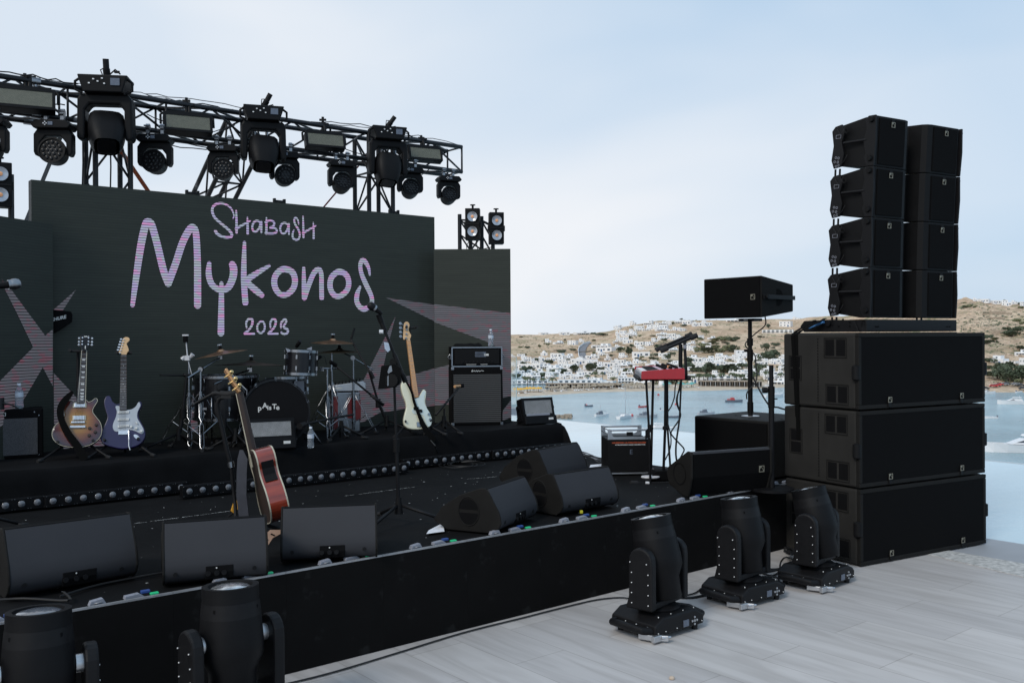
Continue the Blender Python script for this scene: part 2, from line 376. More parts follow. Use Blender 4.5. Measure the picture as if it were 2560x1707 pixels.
# sea + water
def water(name,col,rough,scale,strength,stretch,dist=.05):
    m=bpy.data.materials.new(name); m.use_nodes=True; t=m.node_tree; b=t.nodes['Principled BSDF']; MATS[name]=m
    b.inputs['Roughness'].default_value=rough; b.inputs['IOR'].default_value=1.33
    tcn=t.nodes.new('ShaderNodeTexCoord'); mp_=t.nodes.new('ShaderNodeMapping'); mp_.inputs['Scale'].default_value=stretch; t.links.new(tcn.outputs['Object'],mp_.inputs[0])
    n=t.nodes.new('ShaderNodeTexNoise'); n.inputs['Scale'].default_value=scale; n.inputs['Detail'].default_value=6; n.inputs['Roughness'].default_value=.6; t.links.new(mp_.outputs[0],n.inputs['Vector'])
    n2=t.nodes.new('ShaderNodeTexNoise'); n2.inputs['Scale'].default_value=scale*.06; n2.inputs['Detail'].default_value=4; t.links.new(mp_.outputs[0],n2.inputs['Vector'])
    r=t.nodes.new('ShaderNodeValToRGB'); r.color_ramp.elements[0].position=.35; r.color_ramp.elements[1].position=.65
    r.color_ramp.elements[0].color=tuple(c*.8 for c in col)+(1,); r.color_ramp.elements[1].color=tuple(min(1,c*1.15) for c in col)+(1,)
    t.links.new(n2.outputs[0],r.inputs[0]); t.links.new(r.outputs[0],b.inputs['Base Color'])
    bp=t.nodes.new('ShaderNodeBump'); bp.inputs['Strength'].default_value=strength; bp.inputs['Distance'].default_value=dist; t.links.new(n.outputs[0],bp.inputs['Height']); t.links.new(bp.outputs[0],b.inputs['Normal'])
water('sea_water',(.28,.41,.46),.18,.35,.9,(1,1,1),.9)
water('pool_water',(.47,.62,.68),.06,2.2,.35,(1,2.2,1),.02)
mb=MB(); mb.add([(-2500,-300,SEA),(2500,-300,SEA),(2500,2500,SEA),(-2500,2500,SEA)],[(0,1,2,3)])
tag(mb.build('sea','sea_water'),'grey blue sea of the bay','water',kind='structure')
# terrace
m=mat('terrace_tile',(.49,.465,.445),.5,scale=1.6,var=.10,stretch=(1,.16,1),spec=.35)
t=m.node_tree; b=t.nodes['Principled BSDF']; tcn=t.nodes.new('ShaderNodeTexCoord'); mp_=t.nodes.new('ShaderNodeMapping'); mp_.inputs['Rotation'].default_value=(0,0,R(90)); t.links.new(tcn.outputs['Object'],mp_.inputs[0])
br=t.nodes.new('ShaderNodeTexBrick'); br.inputs['Scale'].default_value=1; br.inputs['Brick Width'].default_value=1.2; br.inputs['Row Height'].default_value=.33; br.inputs['Mortar Size'].default_value=.0022; br.inputs['Mortar Smooth'].default_value=.2; br.offset=.37
br.inputs['Color1'].default_value=(1.05,1.05,1.05,1); br.inputs['Color2'].default_value=(.90,.90,.91,1); br.inputs['Mortar'].default_value=(.62,.60,.58,1); t.links.new(mp_.outputs[0],br.inputs['Vector'])
mm=t.nodes.new('ShaderNodeMixRGB'); mm.blend_type='MULTIPLY'; mm.inputs[0].default_value=1; t.links.new(b.inputs['Base Color'].links[0].from_socket,mm.inputs[1]); t.links.new(br.outputs[0],mm.inputs[2])
# long veins
n4=t.nodes.new('ShaderNodeTexNoise'); n4.inputs['Scale'].default_value=2.2; n4.inputs['Detail'].default_value=9; n4.inputs['Distortion'].default_value=1.6; mp4=t.nodes.new('ShaderNodeMapping'); mp4.inputs['Scale'].default_value=(3.2,.35,1); t.links.new(tcn.outputs['Object'],mp4.inputs[0]); t.links.new(mp4.outputs[0],n4.inputs['Vector'])
r4=t.nodes.new('ShaderNodeValToRGB'); r4.color_ramp.elements[0].position=.33; r4.color_ramp.elements[0].color=(.84,.83,.83,1); r4.color_ramp.elements[1].position=.58; r4.color_ramp.elements[1].color=(1.06,1.06,1.07,1); t.links.new(n4.outputs[0],r4.inputs[0])
m5=t.nodes.new('ShaderNodeMixRGB'); m5.blend_type='MULTIPLY'; m5.inputs[0].default_value=.8; t.links.new(mm.outputs[0],m5.inputs[1]); t.links.new(r4.outputs[0],m5.inputs[2]); t.links.new(m5.outputs[0],b.inputs['Base Color'])
mat('pebble',(.47,.46,.44),.8,scale=26,var=.35,bump=.8,bscale=30)
mat('coping',(.33,.34,.36),.6,scale=3,var=.08)
mat('pool_wall',(.45,.50,.52),.6)
PU0,PU1,PN0,PN1=un(onz(2464,1344,0))[0],un(onz(1286,1035,0))[0],-9.,16.4
PEB=un(onz(2332,1389,0)); PEB2=un(onz(2560,1443,0)); COPU=un(onz(2464,1359,0))[0]
WL=-.035
def slab(name,poly,z0,z1,m,label,cat):
    mb=MB(); mb.prism(poly,z0,z1,'z'); o=mb.build(name,m); o.rotation_euler=(0,0,YAW); return tag(o,label,cat,kind='structure')
sl=(PEB2[1]-PEB[1])/(PEB2[0]-PEB[0]) if abs(PEB2[0]-PEB[0])>1e-3 else 0
slab('terrace_floor',[(-9,-9),(COPU-.45,-9),(COPU-.45,PN1),(-9,PN1)],-.3,0,'terrace_tile','large pale veined stone tiles of the terrace','floor')
q=[]
# pebble inlay just above the tiles: runs beside the coping
pu=PEB[0]; d_u=(PEB2[0]-PEB[0])/((PEB2[1]-PEB[1]) or 1)
slab('pebble_strip',[(pu+(-9-PEB[1])*d_u,-9),(COPU-.45,-9),(COPU-.45,PEB[1]+ (COPU-.45-pu)/(d_u or 1e-6)*0+1.2),(pu,PEB[1])],.0005,.004,'pebble','pale pebble paving beside the pool','paving')
slab('pool_coping',[(COPU-.45,-9),(PU0,-9),(PU0,PN1),(COPU-.45,PN1)],-.3,-.002,'coping','grey stone coping along the pool','coping')
slab('pool_water',[(PU0,-9),(PU1-.02,-9),(PU1-.02,PN1-.2),(PU0,PN1-.2)],-.5,WL,'pool_water','pale blue infinity pool water','water')
slab('pool_edge',[(PU1-.02,-9),(PU1+.2,-9),(PU1+.2,PN1),(PU1-.02,PN1)],-3.,WL-.012,'pool_wall','overflow edge of the infinity pool','pool edge')
slab('terrace_base',[(-9,-9.05),(PU1+.1,-9.05),(PU1+.1,PN1-.05),(-9,PN1-.05)],-27.9,-.55,'pool_wall','pale retaining wall under the terrace','retaining wall')
slab('far_walkway',[(-9,PN1),(PU1+1.3,PN1),(PU1+1.3,PN1+1.6),(-9,PN1+1.6)],-28,.02,'coping','grey walkway past the end of the pool','walkway')
# glass balustrade beyond the pool end
mat('glass_pane',(.93,.97,.97),.02,trans=1.,ior=1.12,var=0,spec=.6)
mat('glass_edge',(.45,.55,.55),.3)
for i in range(4):
    u0=PU1-3.4+i*1.15
    th=thing('glass_balustrade',['clear glass fence panel nearest the big screen behind the strobe','second clear glass fence panel beyond the pool end','third clear glass fence panel beyond the pool end','last clear glass fence panel at the far corner of the pool'][i],'glass fence',S(u0,PN1+.3,.02),YAW,'glass fence panels beyond the pool')
    MB().box((.56,0,.62),(1.12,.012,1.1)).build('pane','glass_pane',th)
    MB().box((1.135,0,.62),(.006,.02,1.1)).box((.56,0,.035),(1.12,.05,.07)).build('clamp_rail','glass_edge',th)
# ---------------------------------------------------------------- houses
mat('whitewash',(.80,.80,.80),.8,scale=.4,var=.03)
mat('window_dark',(.10,.13,.16),.25)
mat('painted_shade',(.09,.08,.075),.8)
mat('terracotta',(.45,.16,.09),.8)
mat('stone_wall',(.33,.27,.21),.9,scale=1.2,var=.3)
mat('shutter_blue',(.08,.16,.30),.5)
def win(mb,x,z,w=.9,h=1.1,y=0,m='window_dark'): mb.box((x,y-.02,z),(w,.16,h),m)
HP=[]
def hproto(name,blocks,wins,door=None,roof=None,extra=None):
    t=thing(name,'x','house'); mb=MB()
    for c,d in blocks: mb.box(c,d,'whitewash')
    mb.build('wall','whitewash',t)
    pm=MB()
    for c,d in blocks:
        x,y,z=c; top=z+d[2]/2
        pm.box((x,y-d[1]/2+.15,top+.15),(d[0],.3,.3)).box((x-d[0]/2+.15,y+.15,top+.15),(.3,d[1]-.3,.3)).box((x+d[0]/2-.15,y+.15,top+.15),(.3,d[1]-.3,.3))
    pm.build('parapet','whitewash',t)
    for x,y,z,w_,h_ in wins: MB().box((x,y-.01,z),(w_,.14,h_)).build('window','window_dark',t)
    if door: MB().box((door[0],door[1]-.01,1.05),(1.0,.14,2.1)).build('door','shutter_blue',t)
    if extra: extra(t)
    HP.append(t); return t
hproto('house',[((0,0,1.2),(10,7,4.4))],[(-3.2,-3.5,1.8,1,1.2),(.2,-3.5,1.8,1,1.2),(3.2,-3.5,1.8,1.6,1.4)],(-1.5,-3.5))
hproto('house',[((0,0,1.2),(10,7,4.4)),((-2,.8,4.9),(6,5,3.0))],[(-3.2,-3.5,1.6,1,1.2),(3,-3.5,1.6,1.4,1.4),(-3,-1.7,4.9,1,1.2),(-.6,-1.7,4.9,1,1.2)],(.8,-3.5))
def perg(t):
    p=MB()
    for x in (-4.6,-1.6,1.6,4.6): p.box((x,-5.3,1.2),(.25,.25,2.4))
    p.box((0,-4.5,2.5),(9.8,2.1,.22)); p.build('pergola','whitewash',t)
hproto('house',[((0,0,1.2),(12,7,4.4)),((2.5,1,4.8),(5,5,2.8))],[(-4,-3.5,1.5,1.8,1.8),(-1,-3.5,1.5,1.8,1.8),(2,-3.5,1.5,1.8,1.8),(4.6,-3.5,1.5,1.2,1.8),(2.5,-1.5,4.8,2,1.3)],None,extra=perg)
hproto('house',[((0,0,2.7),(9,8,7.4))],[(-3,-4,1.6,.9,1.2),(0,-4,1.6,.9,1.2),(-3,-4,4.8,.9,1.2),(0,-4,4.8,.9,1.2),(3,-4,4.8,.9,1.2)],(2.6,-4))
hproto('house',[((-2.5,0,1.2),(6,6,4.4)),((3,.6,.6),(5,5,3.2)),((-3.4,1,4.4),(3.6,4,2.0))],[(-3.6,-3,1.7,.9,1.1),(3.6,-1.9,1,1,1),(-3.4,-1,4.4,.8,.9)],(-1.2,-3))
def chapel(t):
    p=MB(); p.lathe([(2.2,3.4),(2.1,4.2),(1.6,5.2),(.8,5.9),(.05,6.1)],14); p.cyl((0,0,6),(0,0,7),.12,n=6); p.box((0,0,6.7),(.6,.12,.12)); p.build('dome','whitewash',t)
hproto('house',[((0,0,1.2),(6,8,4.4)),((0,-3.6,4.2),(1.6,.8,1.8))],[(0,-4,2.6,.5,.8)],(0,-4),extra=chapel)
# long hotel
def hotel(name,n,storeys,colonnade=False):
    t=thing(name,'x','building'); L=n*4.; mb=MB(); mb.box((0,0,1.5*storeys-.5),(L,8,3*storeys+1)); mb.build('wall','whitewash',t)
    MB().box((0,-4.6,3.05*1),(L,1.3,.25)).build('balcony_slab','whitewash',t) if storeys>1 else None
    for s in range(storeys):
        for i in range(n):
            MB().box((-L/2+2+i*4,-4.01,1.5+3*s),(2.2,.1,1.9)).build('window','window_dark',t)
    if storeys>1:
        for i in range(n+1): MB().box((-L/2+i*4,-4.9,1.5),(.35,.35,3.0)).build('column','whitewash',t)
    MB().box((0,0,3*storeys+.1),(L+.6,8.6,.35)).build('roof','whitewash',t); HP.append(t); return t
hotel('hotel',7,2); hotel('hotel',6,1)
def pav():
    t=thing('beach_pavilion','long open beach pavilion with a row of posts right of the keyboard','pavilion')
    MB().box((0,0,3.6),(80,9,.5)).build('roof','stone_wall',t); MB().box((0,4.2,1.6),(80,.3,3.3)).build('back_wall','painted_shade',t)  # dark back sheet paints the shade under the roof
    for i in range(27): MB().box((-39+i*3,-4.2,1.7),(.45,.45,3.4)).build('post','whitewash' if i%2 else 'stone_wall',t)
    return t
HW=[10,10,12,9,11,6,28,24]; HH=[3.7,6.7,6.4,6.7,5.6,6.3,6.4,3.5]
used=set(); NH={}
ROWS=[(0,'close behind the beach'),(.10,'low above the beach'),(.28,'on the middle slope'),(.62,'high under the ridge'),(.86,'on the ridge line')]
KN=['small flat white house','stepped two storey white house','wide white house with pergola','tall white cube house','low white house of blocks','white domed chapel','long two storey white hotel','long one storey white building']
def sect(px): return 'left of the keyboard' if px<1560 else ('behind the keyboard' if px<1730 else ('around the speaker pole' if px<1930 else ('between pole speaker and tall array' if px<2150 else 'right of the speaker stacks')))
def house(px,py,wpx,hpx=None,kind=None):
    t_=tfor(px,py); p=terr(px,t_); d=math.hypot(p.x,p.y)
    wm=wpx*d/FPX; hm=(hpx*d/FPX) if hpx else None
    if kind is None:
        asp=wpx/(hpx or wpx*.5)
        kind=rnd.choice([6,7]) if wm>26 else (rnd.choice([2,0,4]) if asp>2 else rnd.choice([1,3,4,1]))
    sx=max(.45,min(1.9,wm/HW[kind])); sz=max(.6,min(1.5,(hm/HH[kind]) if hm else sx))
    rz=-math.atan2(p.x,p.y)+rnd.uniform(-.45,.45)*(0.3 if kind>5 else 1)
    row=[s for a,s in ROWS if t_>=a][-1]; key=(kind,row,sect(px)); lab=KN[kind]+' '+row+', '+sect(px)
    sc=(sx,sx if kind<6 else 1,sz)
    if kind in used: o=dup(HP[kind],p,rz,scale=sc)
    else: o=HP[kind]; used.add(kind); o.location=p; o.rotation_euler=(0,0,rz); o.scale=sc
    o['label']=lab; o['category']='hotel' if kind==6 else ('chapel' if kind==5 else 'house'); o['group']='white buildings across the bay'
    return o
def Z1(x,y): return 1270+x*.2168,760+y*.2168
def Z2(x,y): return 1700+x*.2041,740+y*.2041
def Z3(x,y): return 2380+x*.3442,700+y*.3442
LA=[(410,358,100,22),(650,352,120,28),(850,350,170,38),(465,440,70,45),(580,465,110,38),(750,475,100,50),(850,440,60,40),(1080,495,210,45),(1130,555,230,60),(1100,590,120,35),(1240,445,60,20),(1380,440,110,70),(1330,345,80,30),(1420,360,120,35),(1520,310,90,35),(1660,290,110,55),(1750,285,110,40),(1850,295,100,35),(1955,295,110,40),(1980,225,110,40),(2185,250,90,40),(2290,240,110,35),(1760,365,100,40),(1840,360,70,30),(1535,610,200,60),(1800,600,120,40),(1900,545,110,40),(2100,540,90,50),(2180,545,110,30),(60,615,50,25),(150,605,90,25),(500,635,110,35),(60,720,80,45),(200,740,150,50),(330,720,100,40),(600,770,280,70),(660,680,180,70),(560,655,150,40),(860,690,200,50),(860,770,140,50),(1030,740,120,40),(1190,720,180,60),(1420,710,90,40),(1280,700,80,40),(1380,790,180,50),(1130,820,180,60),(700,830,150,50),(900,830,160,45),(1100,900,260,60),(1560,930,200,60),(2220,900,230,70),(2250,780,150,80),(2190,690,150,60),(2310,700,110,60),(1150,650,70,26),(120,800,120,40),(430,810,150,40)]
LB=[(210,370,120,40),(330,370,110,45),(680,305,190,35),(1300,370,130,65),(1200,455,350,40),(1430,290,80,25),(130,670,110,50),(220,690,110,30),(560,760,230,60),(760,750,160,80),(230,820,190,60),(480,860,250,60),(700,860,220,70),(950,800,170,90),(1180,850,150,50),(1100,790,200,40),(200,900,130,40),(840,980,180,80),(1130,1010,200,90),(1200,1080,200,50),(1050,950,150,60),(360,790,120,50)]
LC=[(385,605,150,60),(500,550,70,22),(515,640,40,70),(180,152,40,20),(245,170,50,22),(320,175,50,22),(400,190,60,35),(460,182,40,20),(515,195,30,20)]
for L,Zf,s in ((LA,Z1,.2168),(LB,Z2,.2041),(LC,Z3,.3442)):
    for x,y,w_,h_ in L: 
        a,b_=Zf(x,y); house(a,b_,w_*s,h_*s)
a,b_=Z1(415,600); house(a,b_,14,12,5)
for x,y,w_,h_ in [(250,940,420,50),(800,925,450,48),(1400,905,260,55)]: a,b_=Z1(x,y); house(a,b_,w_*.2168,h_*.2168,6)
a,b_=Z2(430,1035); house(a,b_,560*.2041,60*.2041,6)
for i in range(170):
    px=rnd.uniform(1284,1975); py=rnd.uniform(893,952)
    if 1560<px<1640 and py<905: continue
    house(px,py,rnd.uniform(14,34),rnd.uniform(7,13))
for i in range(45):
    px=rnd.uniform(1540,1790); py=rnd.uniform(812,880); house(px,py,rnd.uniform(12,24),rnd.uniform(6,11))
def wipe(o):
    for c in list(o.children): wipe(c)
    bpy.data.objects.remove(o)
for i_,o_ in enumerate(HP[:8]):
    if i_ not in used: wipe(o_)
pv=pav(); a,b_=Z2(610,1118); p=terr(a,.02); pv.location=p+Vector((0,0,.3)); pv.rotation_euler=(0,0,-math.atan2(p.x,p.y)); pv.scale=(.45,1,.85)
pv2=dup(pv,(0,0,0),label='long low beach bar with shaded terrace left of the keyboard legs behind the umbrellas'); a,b_=Z1(870,960); p=terr(a,.045); pv2.location=p; pv2.rotation_euler=(0,0,-math.atan2(p.x,p.y)); pv2.scale=(.55,1,.8)
# dry stone terraces walls on the right
for k_,(x,y,w_) in enumerate([(345,412,90),(300,245,150),(330,262,170),(310,280,120)]):
    a,b_=Z3(x,y); p=ground(a,b_); d=math.hypot(p.x,p.y); o=MB().box((0,0,1.0),(w_*.3442*d/FPX,.8,3.5 if k_==0 else 1.6)).build('retaining_wall','stone_wall',bevel=.1); o.location=p; o.rotation_euler=(0,0,-math.atan2(p.x,p.y))
    tag(o,['thick stone retaining wall above the white house on the right','upper dry stone terrace wall on the right hill','middle dry stone terrace wall on the right hill','lower dry stone terrace wall on the right hill'][k_],'wall','dry stone walls')
for k_,(x,y,w_,r_) in enumerate([(1380,480,330,-.5),(900,560,260,.3),(600,545,150,.2),(2050,470,120,-.2),(1150,640,200,.1),(1750,470,160,.25)]):
    a,b_=Z1(x,y); p=ground(a,b_); d=math.hypot(p.x,p.y); L=w_*.2168*d/FPX; mb=MB(); az=math.atan2(p.x,p.y)
    pts=[]; 
    for i in range(13): 
        aa=a+(i/12-.5)*w_*.2168; g=ground(aa,b_-(i/12-.5)*w_*.2168*r_*.5); pts.append(g)
    for q0,q1 in zip(pts,pts[1:]):
        mb.add([q0,q1,q1+Vector((0,0,1.6)),q0+Vector((0,0,1.6)),q0+Vector((0,.8,0)),q1+Vector((0,.8,0)),q1+Vector((0,.8,1.6)),q0+Vector((0,.8,1.6))],[(0,1,2,3),(5,4,7,6),(3,2,6,7)])
    tag(mb.build('field_wall','stone_wall'),'low dry stone field wall '+['curving below the stepped white house','near the road bend','beside the left hill chapel','right of the keyboard arms','along the lane above the village','under the middle hill villas'][k_],'wall','field walls')
# road
mat('asphalt',(.20,.20,.215),.9,scale=.5,var=.1)
rp=[(862,632,92),(852,590,88),(850,550,84),(862,510,84),(905,470,62),(960,452,30)]
mb=MB(); L=[];Q=[]
for x,y,w_ in rp:
    for s_,LL in ((-1,L),(1,Q)):
        a,b_=Z1(x+s_*w_/2,y); v=ground(a,b_); v.z+=.9; LL.append(v)
n=len(L); mb.add(L+Q,[(i,i+1,n+i+1,n+i) for i in range(n-1)]); tag(mb.build('road','asphalt'),'grey road curving down the hill','road',kind='structure')
mb=MB()
for LL in (L,):
    for q0,q1 in zip(LL,LL[1:]): mb.add([q0,q1,q1+Vector((0,0,2)),q0+Vector((0,0,2))],[(0,1,2,3)])
o=mb.build('road_wall','whitewash'); sm_=o.modifiers.new('s','SOLIDIFY'); sm_.thickness=.5; tag(o,'pale parapet wall along the left side of the curving road','wall')
# ---------------------------------------------------------------- vegetation
mat('leaf_dark',(.085,.108,.068),.8,scale=.8,var=.5); mat('leaf_olive',(.17,.18,.10),.8,scale=.8,var=.4); mat('leaf_palm',(.075,.095,.045),.7); mat('bark',(.11,.085,.06),.9); mat('thatch',(.33,.27,.20),.9,scale=2,var=.3)
def crown(mb,c,rad,n,rr,flat=.75,sz=.5):
    lob=[(Vector((rr.gauss(0,.42),rr.gauss(0,.42),rr.uniform(-.25,.45))),rr.uniform(.35,.62)) for _ in range(7)]
    for i in range(n):
        l,lr=rr.choice(lob); v=Vector((rr.gauss(0,1),rr.gauss(0,1),rr.gauss(0,1))).normalized()*lr*rr.uniform(.6,1.08)
        p=Vector(c)+Vector(((l.x+v.x)*rad,(l.y+v.y)*rad,(l.z+v.z)*rad*flat)); a=Vector((rr.gauss(0,1),rr.gauss(0,1),rr.gauss(0,1))).normalized()*sz*rr.uniform(.6,1.3); b=a.orthogonal().normalized()*sz*rr.uniform(.4,1); 
        mb.add([p-a,p+b,p+a*.7-b*.3,p-b],[(0,1,2,3)])
TP=[]
for k_,(nm,cat_,rad,h_,n,lm,flat) in enumerate([('round_tree','tree',2.6,2.1,520,'leaf_dark',.85),('olive_tree','tree',2.3,1.8,420,'leaf_olive',.7),('low_bush','bush',2.2,.9,420,'leaf_olive',.45),('dark_bush','bush',2.8,1.1,520,'leaf_dark',.5),('tall_tree','tree',2.2,3.2,560,'leaf_dark',1.4)]):
    t=thing(nm,'x',cat_); rr=random.Random(k_+3); tm=MB()
    tm.tube([(0,0,-1),(.1,0,h_*.4),(0,.1,h_)],[.3,.22,.1],6); 
    for q_ in range(4): tm.tube([(0,0,h_*.45),(math.cos(q_*1.6)*rad*.4,math.sin(q_*1.6)*rad*.4,h_*.95)],[.12,.05],5)
    tm.build('trunk','bark',t); mb=MB(); crown(mb,(0,0,h_),rad,n,rr,flat,.42); mb.build('crown',lm,t); TP.append(t)
usedT=set()
TN=['round dark green tree','small grey green olive tree','low dusty green bush','wide dark green bush','tall dark cypress like tree']
def tree(px,py,s=1.,k=None):
    k=rnd.choice([0,1,2,3]) if k is None else k; t_=tfor(px,py); p=terr(px,t_); row=[q for a,q in ROWS if t_>=a][-1]
    if k in usedT: o=dup(TP[k],p,rnd.uniform(0,6),scale=(s*rnd.uniform(.9,1.4),s,s*rnd.uniform(.8,1.15)))
    else: usedT.add(k); o=TP[k]; o.location=p; o.scale=(s,s,s)
    o['label']=TN[k]+' '+row+', '+sect(px); o['group']='trees and bushes on the hill'
for x,y,s,k in [(190,790,1.5,0),(640,850,1.3,0),(380,860,1.7,3),(560,790,2.2,3),(760,780,1.6,0),(940,770,1.7,0),(1000,760,1.3,4),(1390,590,1.5,4),(1730,530,1.6,0),(1290,560,1.4,0),(1330,540,1.2,1),(620,575,1.9,3),(230,520,1.3,3),(760,540,1.3,3),(460,480,1.4,2),(620,440,1.2,2),(700,440,1.1,3),(1000,430,1.4,2),(1060,370,1.7,3),(1110,370,1.5,3),(980,350,1.3,3),(1420,830,2.3,2),(1050,800,1.4,0),(1710,870,1.7,4),(1740,930,1.7,0),(1900,930,1.7,0),(2080,780,2.,0),(2080,700,1.4,0),(2200,790,1.7,3),(2320,800,1.6,0),(300,660,1.5,3),(470,680,1.6,3),(2000,195,1.2,0),(1880,235,1.4,3),(2030,260,1.5,3),(1920,370,1.6,2),(2230,410,1.3,2),(2270,330,1.6,2),(1700,410,1.3,3),(1800,420,1.3,3),(1680,640,1.2,3),(1850,640,1.2,4),(1880,590,1.5,3),(1700,600,1.4,3),(250,780,1.3,0),(90,860,1.3,3),(850,690,1.2,3)]:
    a,b_=Z1(x,y); tree(a,b_,s,k)
for x,y,s,k in [(640,560,2.6,3),(540,550,2.6,2),(450,560,2.4,2),(400,590,2.2,2),(300,620,2.4,2),(250,690,2.4,2),(350,700,2.4,3),(480,690,2.3,2),(600,680,1.9,3),(650,690,1.8,0),(560,640,2.4,2),(420,650,2.5,2),(1060,650,1.7,0),(1180,615,1.7,3),(990,510,1.2,3),(1085,400,1.2,0),(250,930,1.8,3),(330,970,1.6,0),(370,970,1.5,4),(500,950,1.5,0),(560,950,1.6,0),(620,950,1.7,0),(660,960,1.6,0),(760,890,1.6,3),(1080,820,2.4,0),(1130,810,2.4,0),(1000,890,1.7,3),(940,970,1.5,4),(780,1010,1.5,3),(905,1010,1.2,0),(110,850,1.3,0),(130,920,1.5,0),(330,450,1.3,2),(250,520,1.2,3),(700,515,1.2,2)]:
    a,b_=Z2(x,y); tree(a,b_,s,k)
for x,y,s,k in [(100,200,1.5,2),(130,205,1.5,2),(170,210,1.6,2),(80,180,1.4,2),(385,165,.9,0),(500,185,1.2,3),(330,720,2.1,3),(380,735,2.3,0),(420,745,2.2,0),(460,740,2.3,0),(510,740,2.3,0),(490,700,2.,0),(350,690,2,0),(400,690,2.1,0),(290,600,1.4,3),(280,640,1.2,3),(240,430,1.5,3),(270,435,1.5,3),(240,480,1.5,3),(280,470,1.6,3),(320,450,1.4,2),(400,420,1.7,3),(440,420,1.8,3),(480,415,1.8,0),(420,385,1.5,3),(510,360,1.6,2),(480,300,1.6,2),(510,320,1.6,2),(400,360,1.3,3),(260,700,1.5,2),(470,750,1.2,2),(250,250,1.0,3),(510,520,1.5,3),(510,220,1.4,2)]:
    a,b_=Z3(x,y); tree(a,b_,s*.85,k)
for i in range(95):
    px=rnd.uniform(1284,1990); py=rnd.uniform(840,958); 
    if py<interp(RIDGE,px)+6: continue
    if py<905 and 1420<px<1480: continue
    tree(px,py,rnd.uniform(.5,1.1))
for i_,o_ in enumerate(TP):
    if i_ not in usedT: wipe(o_)
# scrub and boulders
rr=random.Random(21); mb=MB(); mb2=MB()
for i in range(3400):
    px=rr.uniform(1280,2000) if i%3 else rr.uniform(2380,2570); ys,yr=interp(SHORE,px),interp(RIDGE,px); t_=rr.uniform(.05,1.0); v=terr(px,t_)
    if noise.noise(Vector((v.x,v.y,0))/60)+rr.uniform(-.35,.35)<.02: continue
    s_=rr.uniform(.35,1.15)
    for q in range(7):
        c=v+Vector((rr.gauss(0,.7)*s_,rr.gauss(0,.7)*s_,rr.uniform(.1,.9)*s_)); a=Vector((rr.gauss(0,1),rr.gauss(0,1),rr.gauss(0,.6))).normalized()*s_*.6; b=a.orthogonal().normalized()*s_*.5
        mb.add([c-a,c+b,c+a,c-b],[(0,1,2,3)],'leaf_olive' if i%2 else 'leaf_dark')
tag(mb.build('scrub','leaf_olive'),'low dry scrub dotted over the hillside','scrub',kind='stuff')
mat('boulder',(.47,.38,.30),.95,scale=.6,var=.35,bump=.5,bscale=3)
def rock(mb,c,s_,rr):
    vs=[Vector((rr.uniform(.6,1.1)*math.cos(a)*q,rr.uniform(.6,1.1)*math.sin(a)*q,z)) for z,q in ((-.5,.9),(.25,1.),(.6,.6)) for a in [k*1.257+rr.uniform(-.3,.3) for k in range(5)]]
    vs=[c+Vector((v.x*s_,v.y*s_,v.z*s_*.75)) for v in vs]
    mb.add(vs,[(i*5+j,i*5+(j+1)%5,(i+1)*5+(j+1)%5,(i+1)*5+j) for i in range(2) for j in range(5)]+[(10,11,12,13,14)])
for i in range(1500):
    px=rr.uniform(2340,2600) if i<1150 else rr.uniform(1280,2000); t_=rr.uniform(.04,.97); v=terr(px,t_)
    if noise.noise(Vector((v.x,v.y,9))/35)+rr.uniform(-.3,.3)<(-.08 if i<1150 else .1): continue
    rock(mb2,v,rr.uniform(.4,1.9)*(1.25 if rr.random()<.12 else .8),rr)
tag(mb2.build('boulders','boulder'),'brown granite boulders strewn over the slope','boulders',kind='stuff')
# palms
pt=thing('palm_tree','x','palm tree'); MB().tube([(0,0,-.5),(.2,0,3),(.1,.1,6)],[.28,.2,.17],6).build('trunk','bark',pt)
mb=MB()
for i in range(16):
    a=i*2.4; up=rnd.uniform(.2,1.1); pts=[Vector((math.cos(a)*q*2.6,math.sin(a)*q*2.6,6+up*1.6*q-2.4*q*q)) for q in (0,.35,.7,1)]
    s_=Vector((-math.sin(a),math.cos(a),0))
    for q0,q1,w0,w1 in zip(pts,pts[1:],(.15,.5,.45),(.5,.45,.05)): mb.add([q0-s_*w0,q1-s_*w1,q1+s_*w1,q0+s_*w0],[(0,1,2,3)])
mb.build('crown','leaf_palm',pt)
pl=[Z1(x,y) for x,y in [(285,965),(220,965),(515,975),(400,960),(915,915),(1000,900),(1090,890),(1500,890),(2195,915),(2300,915)]]+[Z2(x,y) for x,y in [(150,1090),(230,1080),(285,1090),(345,1085),(400,1080),(510,1090),(640,1085),(695,1090),(750,1095),(940,1060),(1050,1040),(1080,1060),(1230,1080)]]
for i,(a,b_) in enumerate(pl):
    p=ground(a,b_-1); lab='small palm tree on the beach promenade, '+sect(a)
    o=pt if i==0 else dup(pt,(0,0,0),rnd.uniform(0,6)); o.location=p; sc=rnd.uniform(.85,1.15); o.scale=(sc,)*3; o['label']=lab; o['category']='palm tree'; o['group']='palm trees along the beach'
